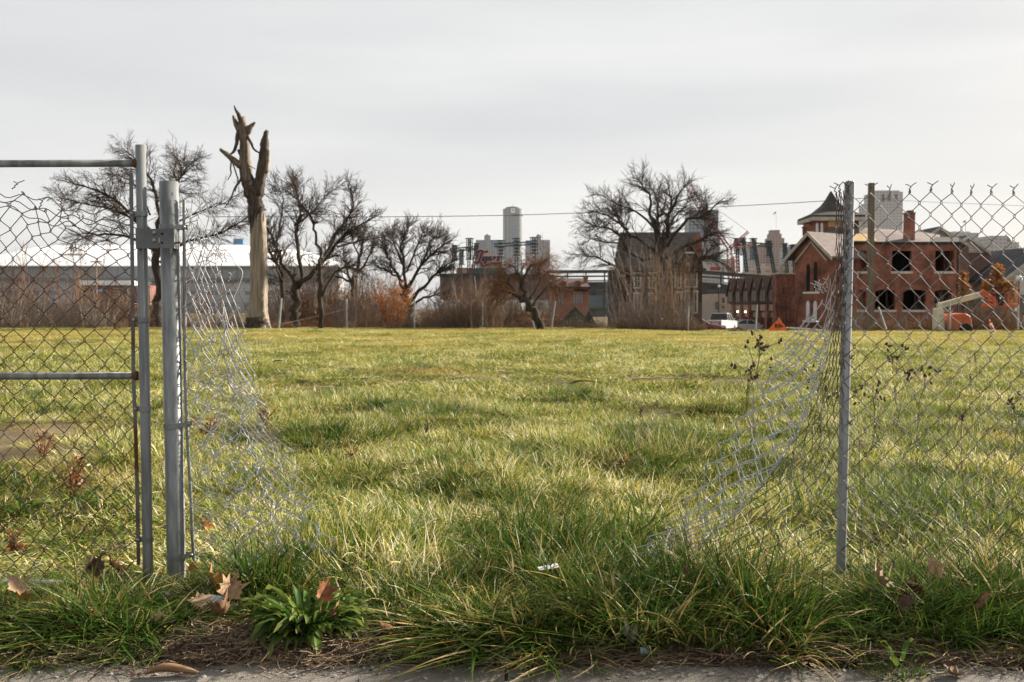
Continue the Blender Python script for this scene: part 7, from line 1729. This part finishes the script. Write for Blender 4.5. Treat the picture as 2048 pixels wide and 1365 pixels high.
n = 170; y = 3.60 + .75 * rng.random(n) ** 1.3; x = (rng.random(n) - .5) * 2 * (.53 * y + .2); k = (rng.random(n) < np.where(x < -.4, 1, .55)); x, y = x[k], y[k]; n = len(x); s = .035 + .055 * rng.random(n)
scatter('leaf_litter', np.stack([x, y, gz(x, y) + .012 + .05 * rng.random(n) * (y > 3.8)], 1), np.stack([rng.normal(0, .7, n), rng.normal(0, .7, n), rng.random(n) * 6.28], 1), np.tile(s[:, None], (1, 3)), rng.integers(0, 5, n), LSM, None, 'small crumpled brown leaves scattered through the verge', 'leaves')
# rolled leaf on the sidewalk
mb = MB(); D = 3.42; c = Vector((at_ground(335, D), D, -.018)); n = 14
for i in range(n + 1):
    t = i / n; w = .030 * math.sin(math.pi * (.08 + .86 * t)) ** .8
    for k in range(11):
        a = -1.0 + 4.6 * k / 10; r_ = w * (1 - .06 * k); mb.v.append((c.x - .095 + .19 * t, c.y + r_ * math.cos(a) * .9 + .008 * math.sin(3 * t), c.z + .026 * math.sin(math.pi * (.1 + .8 * t)) + r_ * math.sin(a) * .8 + .004 * math.sin(t * 7)))
for i in range(n):
    for k in range(10): mb.f.append((i * 11 + k, i * 11 + k + 1, i * 11 + k + 12, i * 11 + k + 11))
rl = thing('rolled_leaf', 'large rolled brown leaf lying on the sidewalk at left', 'leaf', c); mb.build('blade', M('leaf_rolled', (.17, .095, .045), .75, (.27, .17, .09), scale=8, stretch=(.5, 6, 6), bump=.3), rl, smooth=True)
mb = MB(); mb.tube([c + Vector((-.09, 0, .01)), c + Vector((-.12, .005, .004)), c + Vector((-.15, .0, .006))], .0018, 5); mb.build('stalk', m_rust, rl)
# scraps
def scrap(label, px, py, pts, lift, tilt, turn, mat, nm='paper_scrap'):
    D = (CAM_H - lift) * F_PX / (py - 617); X = at_ground(px, D); mb = MB(); rot = Matrix.Rotation(R(turn), 3, 'Z') @ Matrix.Rotation(R(tilt), 3, 'X'); loc = Vector((X, D, float(gz(X, D)) + lift))
    g = np.random.default_rng(int(px)); mb.prism([loc + rot @ Vector((x, y, g.normal(0, .004))) for x, y in pts], rot @ Vector((0, 0, .0015))); tag(mb.build(nm, mat, loc=loc), label, 'litter')
m_paper = M('dirty_paper', (.48, .47, .47), .8, (.60, .60, .61), scale=20)
scrap('torn white paper scrap among brown leaves by the gate post', 420, 1208, [(-.045, -.03), (-.01, -.04), (.05, -.02), (.045, .02), (-.02, .035), (-.05, .02)], .06, 40, 10, m_paper)
scrap('pale blue plastic scrap in the litter at the sidewalk edge', 1292, 1296, [(-.02, -.012), (.02, -.015), (.018, .012), (-.015, .015)], .03, 50, 20, M('pale_blue_plastic', (.40, .55, .62), .5), 'plastic_scrap')
scrap('white ribbed plastic strip lying in the open grass', 1098, 1138, [(-.055, -.011), (.045, -.011), (.055, 0), (.045, .011), (-.055, .011)], .13, 32, 32, M('white_plastic', (.58, .58, .58), .5, (.68, .68, .68), scale=60, stretch=(3, .1, .1)), 'plastic_strip')
for lb, px, py, L, tn, tl in (('pale bent stick lying in mid field', 1012, 746, .55, 20, 6), ('dark stick lying in the scuffed soil left of mid field', 655, 798, .5, -35, 4), ('long pale straw stick lying left of mid field', 640, 783, 1.1, 4, 2), ('thin white stick lying in mid field at right', 1322, 771, .9, 2, 3), ('short forked stick in the grass right of mid field', 1170, 778, .5, 12, 6), ('short brown stick left of centre in the near grass', 560, 735, .4, -10, 4)):
    D = CAM_H * F_PX / (py - 617); X = at_ground(px, D); a = R(tn); g = np.random.default_rng(int(px)); z = float(gz(X, D)) + .09
    pts = [Vector((X + L * (t - .5) * math.cos(a), D + L * (t - .5) * math.sin(a), z + .02 * math.sin(4 * t) + tl * .004 * t)) + Vector(g.normal(0, .008, 3)) for t in np.linspace(0, 1, 7)]
    mb = MB(); mb.tube(pts, [.016, .017, .015, .015, .013, .011, .008], 7); tag(mb.build('stick', m_straw if 'pale' in lb or 'white' in lb else m_rust, loc=pts[3]), lb, 'stick')
# stones
m_stn = M('grey_stone', (.22, .21, .20), .9, (.38, .365, .35), scale=14, detail=6, bump=.4)
def stone_mesh(seed, sides=7):
    g = np.random.default_rng(seed); mb = MB(); rows = [(.35, -.4), (.85, -.25), (1, .0), (.8, .3), (.35, .48)]
    mb.lathe(rows, (0, 0, 0), sides); mb.v = [(x * g.uniform(.75, 1.25), y * g.uniform(.75, 1.25), z * g.uniform(.7, 1.2)) for x, y, z in mb.v]
    me = bpy.data.meshes.new('stone'); me.from_pydata(mb.v, [], mb.f); me.materials.append(m_stn); me.update(); return me
STN = [stone_mesh(i) for i in range(6)]
for i, (px, py, s, lb) in enumerate(((218, 1326, .017, 'pale flat stone on the sidewalk left of the rolled leaf'), (248, 1309, .014, 'grey stone in the litter above and left of the rolled leaf'), (274, 1308, .014, 'brownish stone just above the rolled leaf'), (347, 1303, .013, 'white stone chip above the rolled leaf right end'), (232, 1311, .009, 'small grey stone beside the grass clump left of the rolled leaf'), (385, 1333, .010, 'dark pebble at the right end of the rolled leaf'), (1290, 1318, .014, 'grey stone below the pale blue scrap'), (1325, 1328, .014, 'pale stone at the sidewalk edge right of the pale blue scrap'), (1427, 1346, .012, 'white stone lying alone on the sidewalk, centre right'), (1478, 1322, .012, 'pale stone in the litter left of the flat maple leaf'), (1985, 1336, .014, 'rounded grey stone at the right end of the sidewalk edge'), (1222, 1322, .013, 'brown stone in the litter left of the pale blue scrap'), (1530, 1322, .012, 'brown grey stone near the drooping grass right of centre'))):
    o = bpy.data.objects.new('stone', STN[i % 6]); COL.objects.link(o); D = CAM_H * F_PX / (py - 617); X = at_ground(px, D); o.location = (X, D, max(float(gz(X, D)), -.022 if D < 3.5 else -1) + s * .35); o.rotation_euler = (0, 0, i * 1.3); o.scale = (s * 1.3, s, s * .7)
    tag(o, lb, 'stone', 'stones along the sidewalk edge')
n = 900; y = 3.40 + .28 * rng.random(n); x = (rng.random(n) - .5) * 2 * (.53 * y + .3); s = .0025 + .006 * rng.random(n) ** 2.5
z = np.where(y < 3.52, -.021, gz(x, y)) + s * .3
scatter('gravel', np.stack([x, y, z], 1), np.stack([rng.normal(0, .3, n), rng.normal(0, .3, n), rng.random(n) * 6.28], 1), np.stack([s * 1.2, s, s * .7], 1), rng.integers(0, 6, n), STN, None, 'loose gravel along the sidewalk edge', 'gravel')
# dead stems and crumbs of leaf
def litter_mesh(seed, mat, n=60, leafy=0):
    g = np.random.default_rng(seed); mb = MB()
    for _ in range(n):
        a = g.random() * 6.28; L = g.uniform(.03, .14); c = Vector((g.normal(0, .09), g.normal(0, .06), g.uniform(.002, .028))); d = Vector((math.cos(a), math.sin(a) * .8, g.normal(0, .16)))
        m_ = c + Vector((0, 0, .006 * g.normal())); mb.tube([c - d * L / 2, m_, c + d * L / 2], g.uniform(.0006, .0016), 3, cap=False)
    me = bpy.data.meshes.new('litter'); 
    for _ in range(leafy):
        c = Vector((g.normal(0, .09), g.normal(0, .06), g.uniform(.004, .02))); a_, b_ = Vector(g.normal(0, 1, 3)).normalized(), Vector(g.normal(0, 1, 3)).normalized(); w = g.uniform(.005, .016); mb.quad(c - a_ * w, c + b_ * w * .6, c + a_ * w, c - b_ * w * .6)
    me.from_pydata(mb.v, [], mb.f); me.materials.append(mat); me.update(); return me
LT = [litter_mesh(1, M('litter_brown', (.085, .055, .035), .95, (.20, .14, .09), scale=20), 70, 14), litter_mesh(2, M('litter_tan', (.17, .12, .075), .95, (.32, .235, .15), scale=20), 60, 6), litter_mesh(3, M('litter_dark', (.045, .03, .022), .95, (.10, .068, .045), scale=20), 60, 22)]
n = 560; x_ = 0; y = 3.62 + .32 * rng.random(n) ** 1.4; x = (rng.random(n) - .5) * 2 * (.53 * y + .3)
scatter('dry_litter', np.stack([x, y, gz(x, y)], 1), np.stack([rng.normal(0, .06, n), rng.normal(0, .06, n), rng.random(n) * 6.28], 1), np.tile((.7 + .6 * rng.random(n))[:, None], (1, 3)), rng.integers(0, 3, n), LT, None, 'dead stems and leaf crumbs along the sidewalk edge', 'litter')
n = 420; x, y = band(4, 20, n); scatter('leaf_crumbs', np.stack([x, y, gz(x, y) + .04], 1), np.stack([rng.normal(0, .3, n), rng.normal(0, .3, n), rng.random(n) * 6.28], 1), np.tile((.6 + .7 * rng.random(n))[:, None], (1, 3)), rng.integers(0, 3, n), LT, None, 'scattered dead stems lying in the field grass', 'litter')

# ---------------------------------------------------------------- thin autumn haze
mh, nt, N_, L_ = newmat('thin_haze'); o_ = N_.new('ShaderNodeOutputMaterial'); v_ = N_.new('ShaderNodeVolumePrincipled')
v_.inputs['Density'].default_value = .000028; v_.inputs['Color'].default_value = (.92, .93, .95, 1); L_.new(v_.outputs[0], o_.inputs['Volume'])
mb = MB(); mb.box((-2260, -60, -3.5), (2260, 2860, 240)); tag(mb.build('haze', mh, kind='stuff'), 'thin pale autumn haze over the whole scene', 'haze')
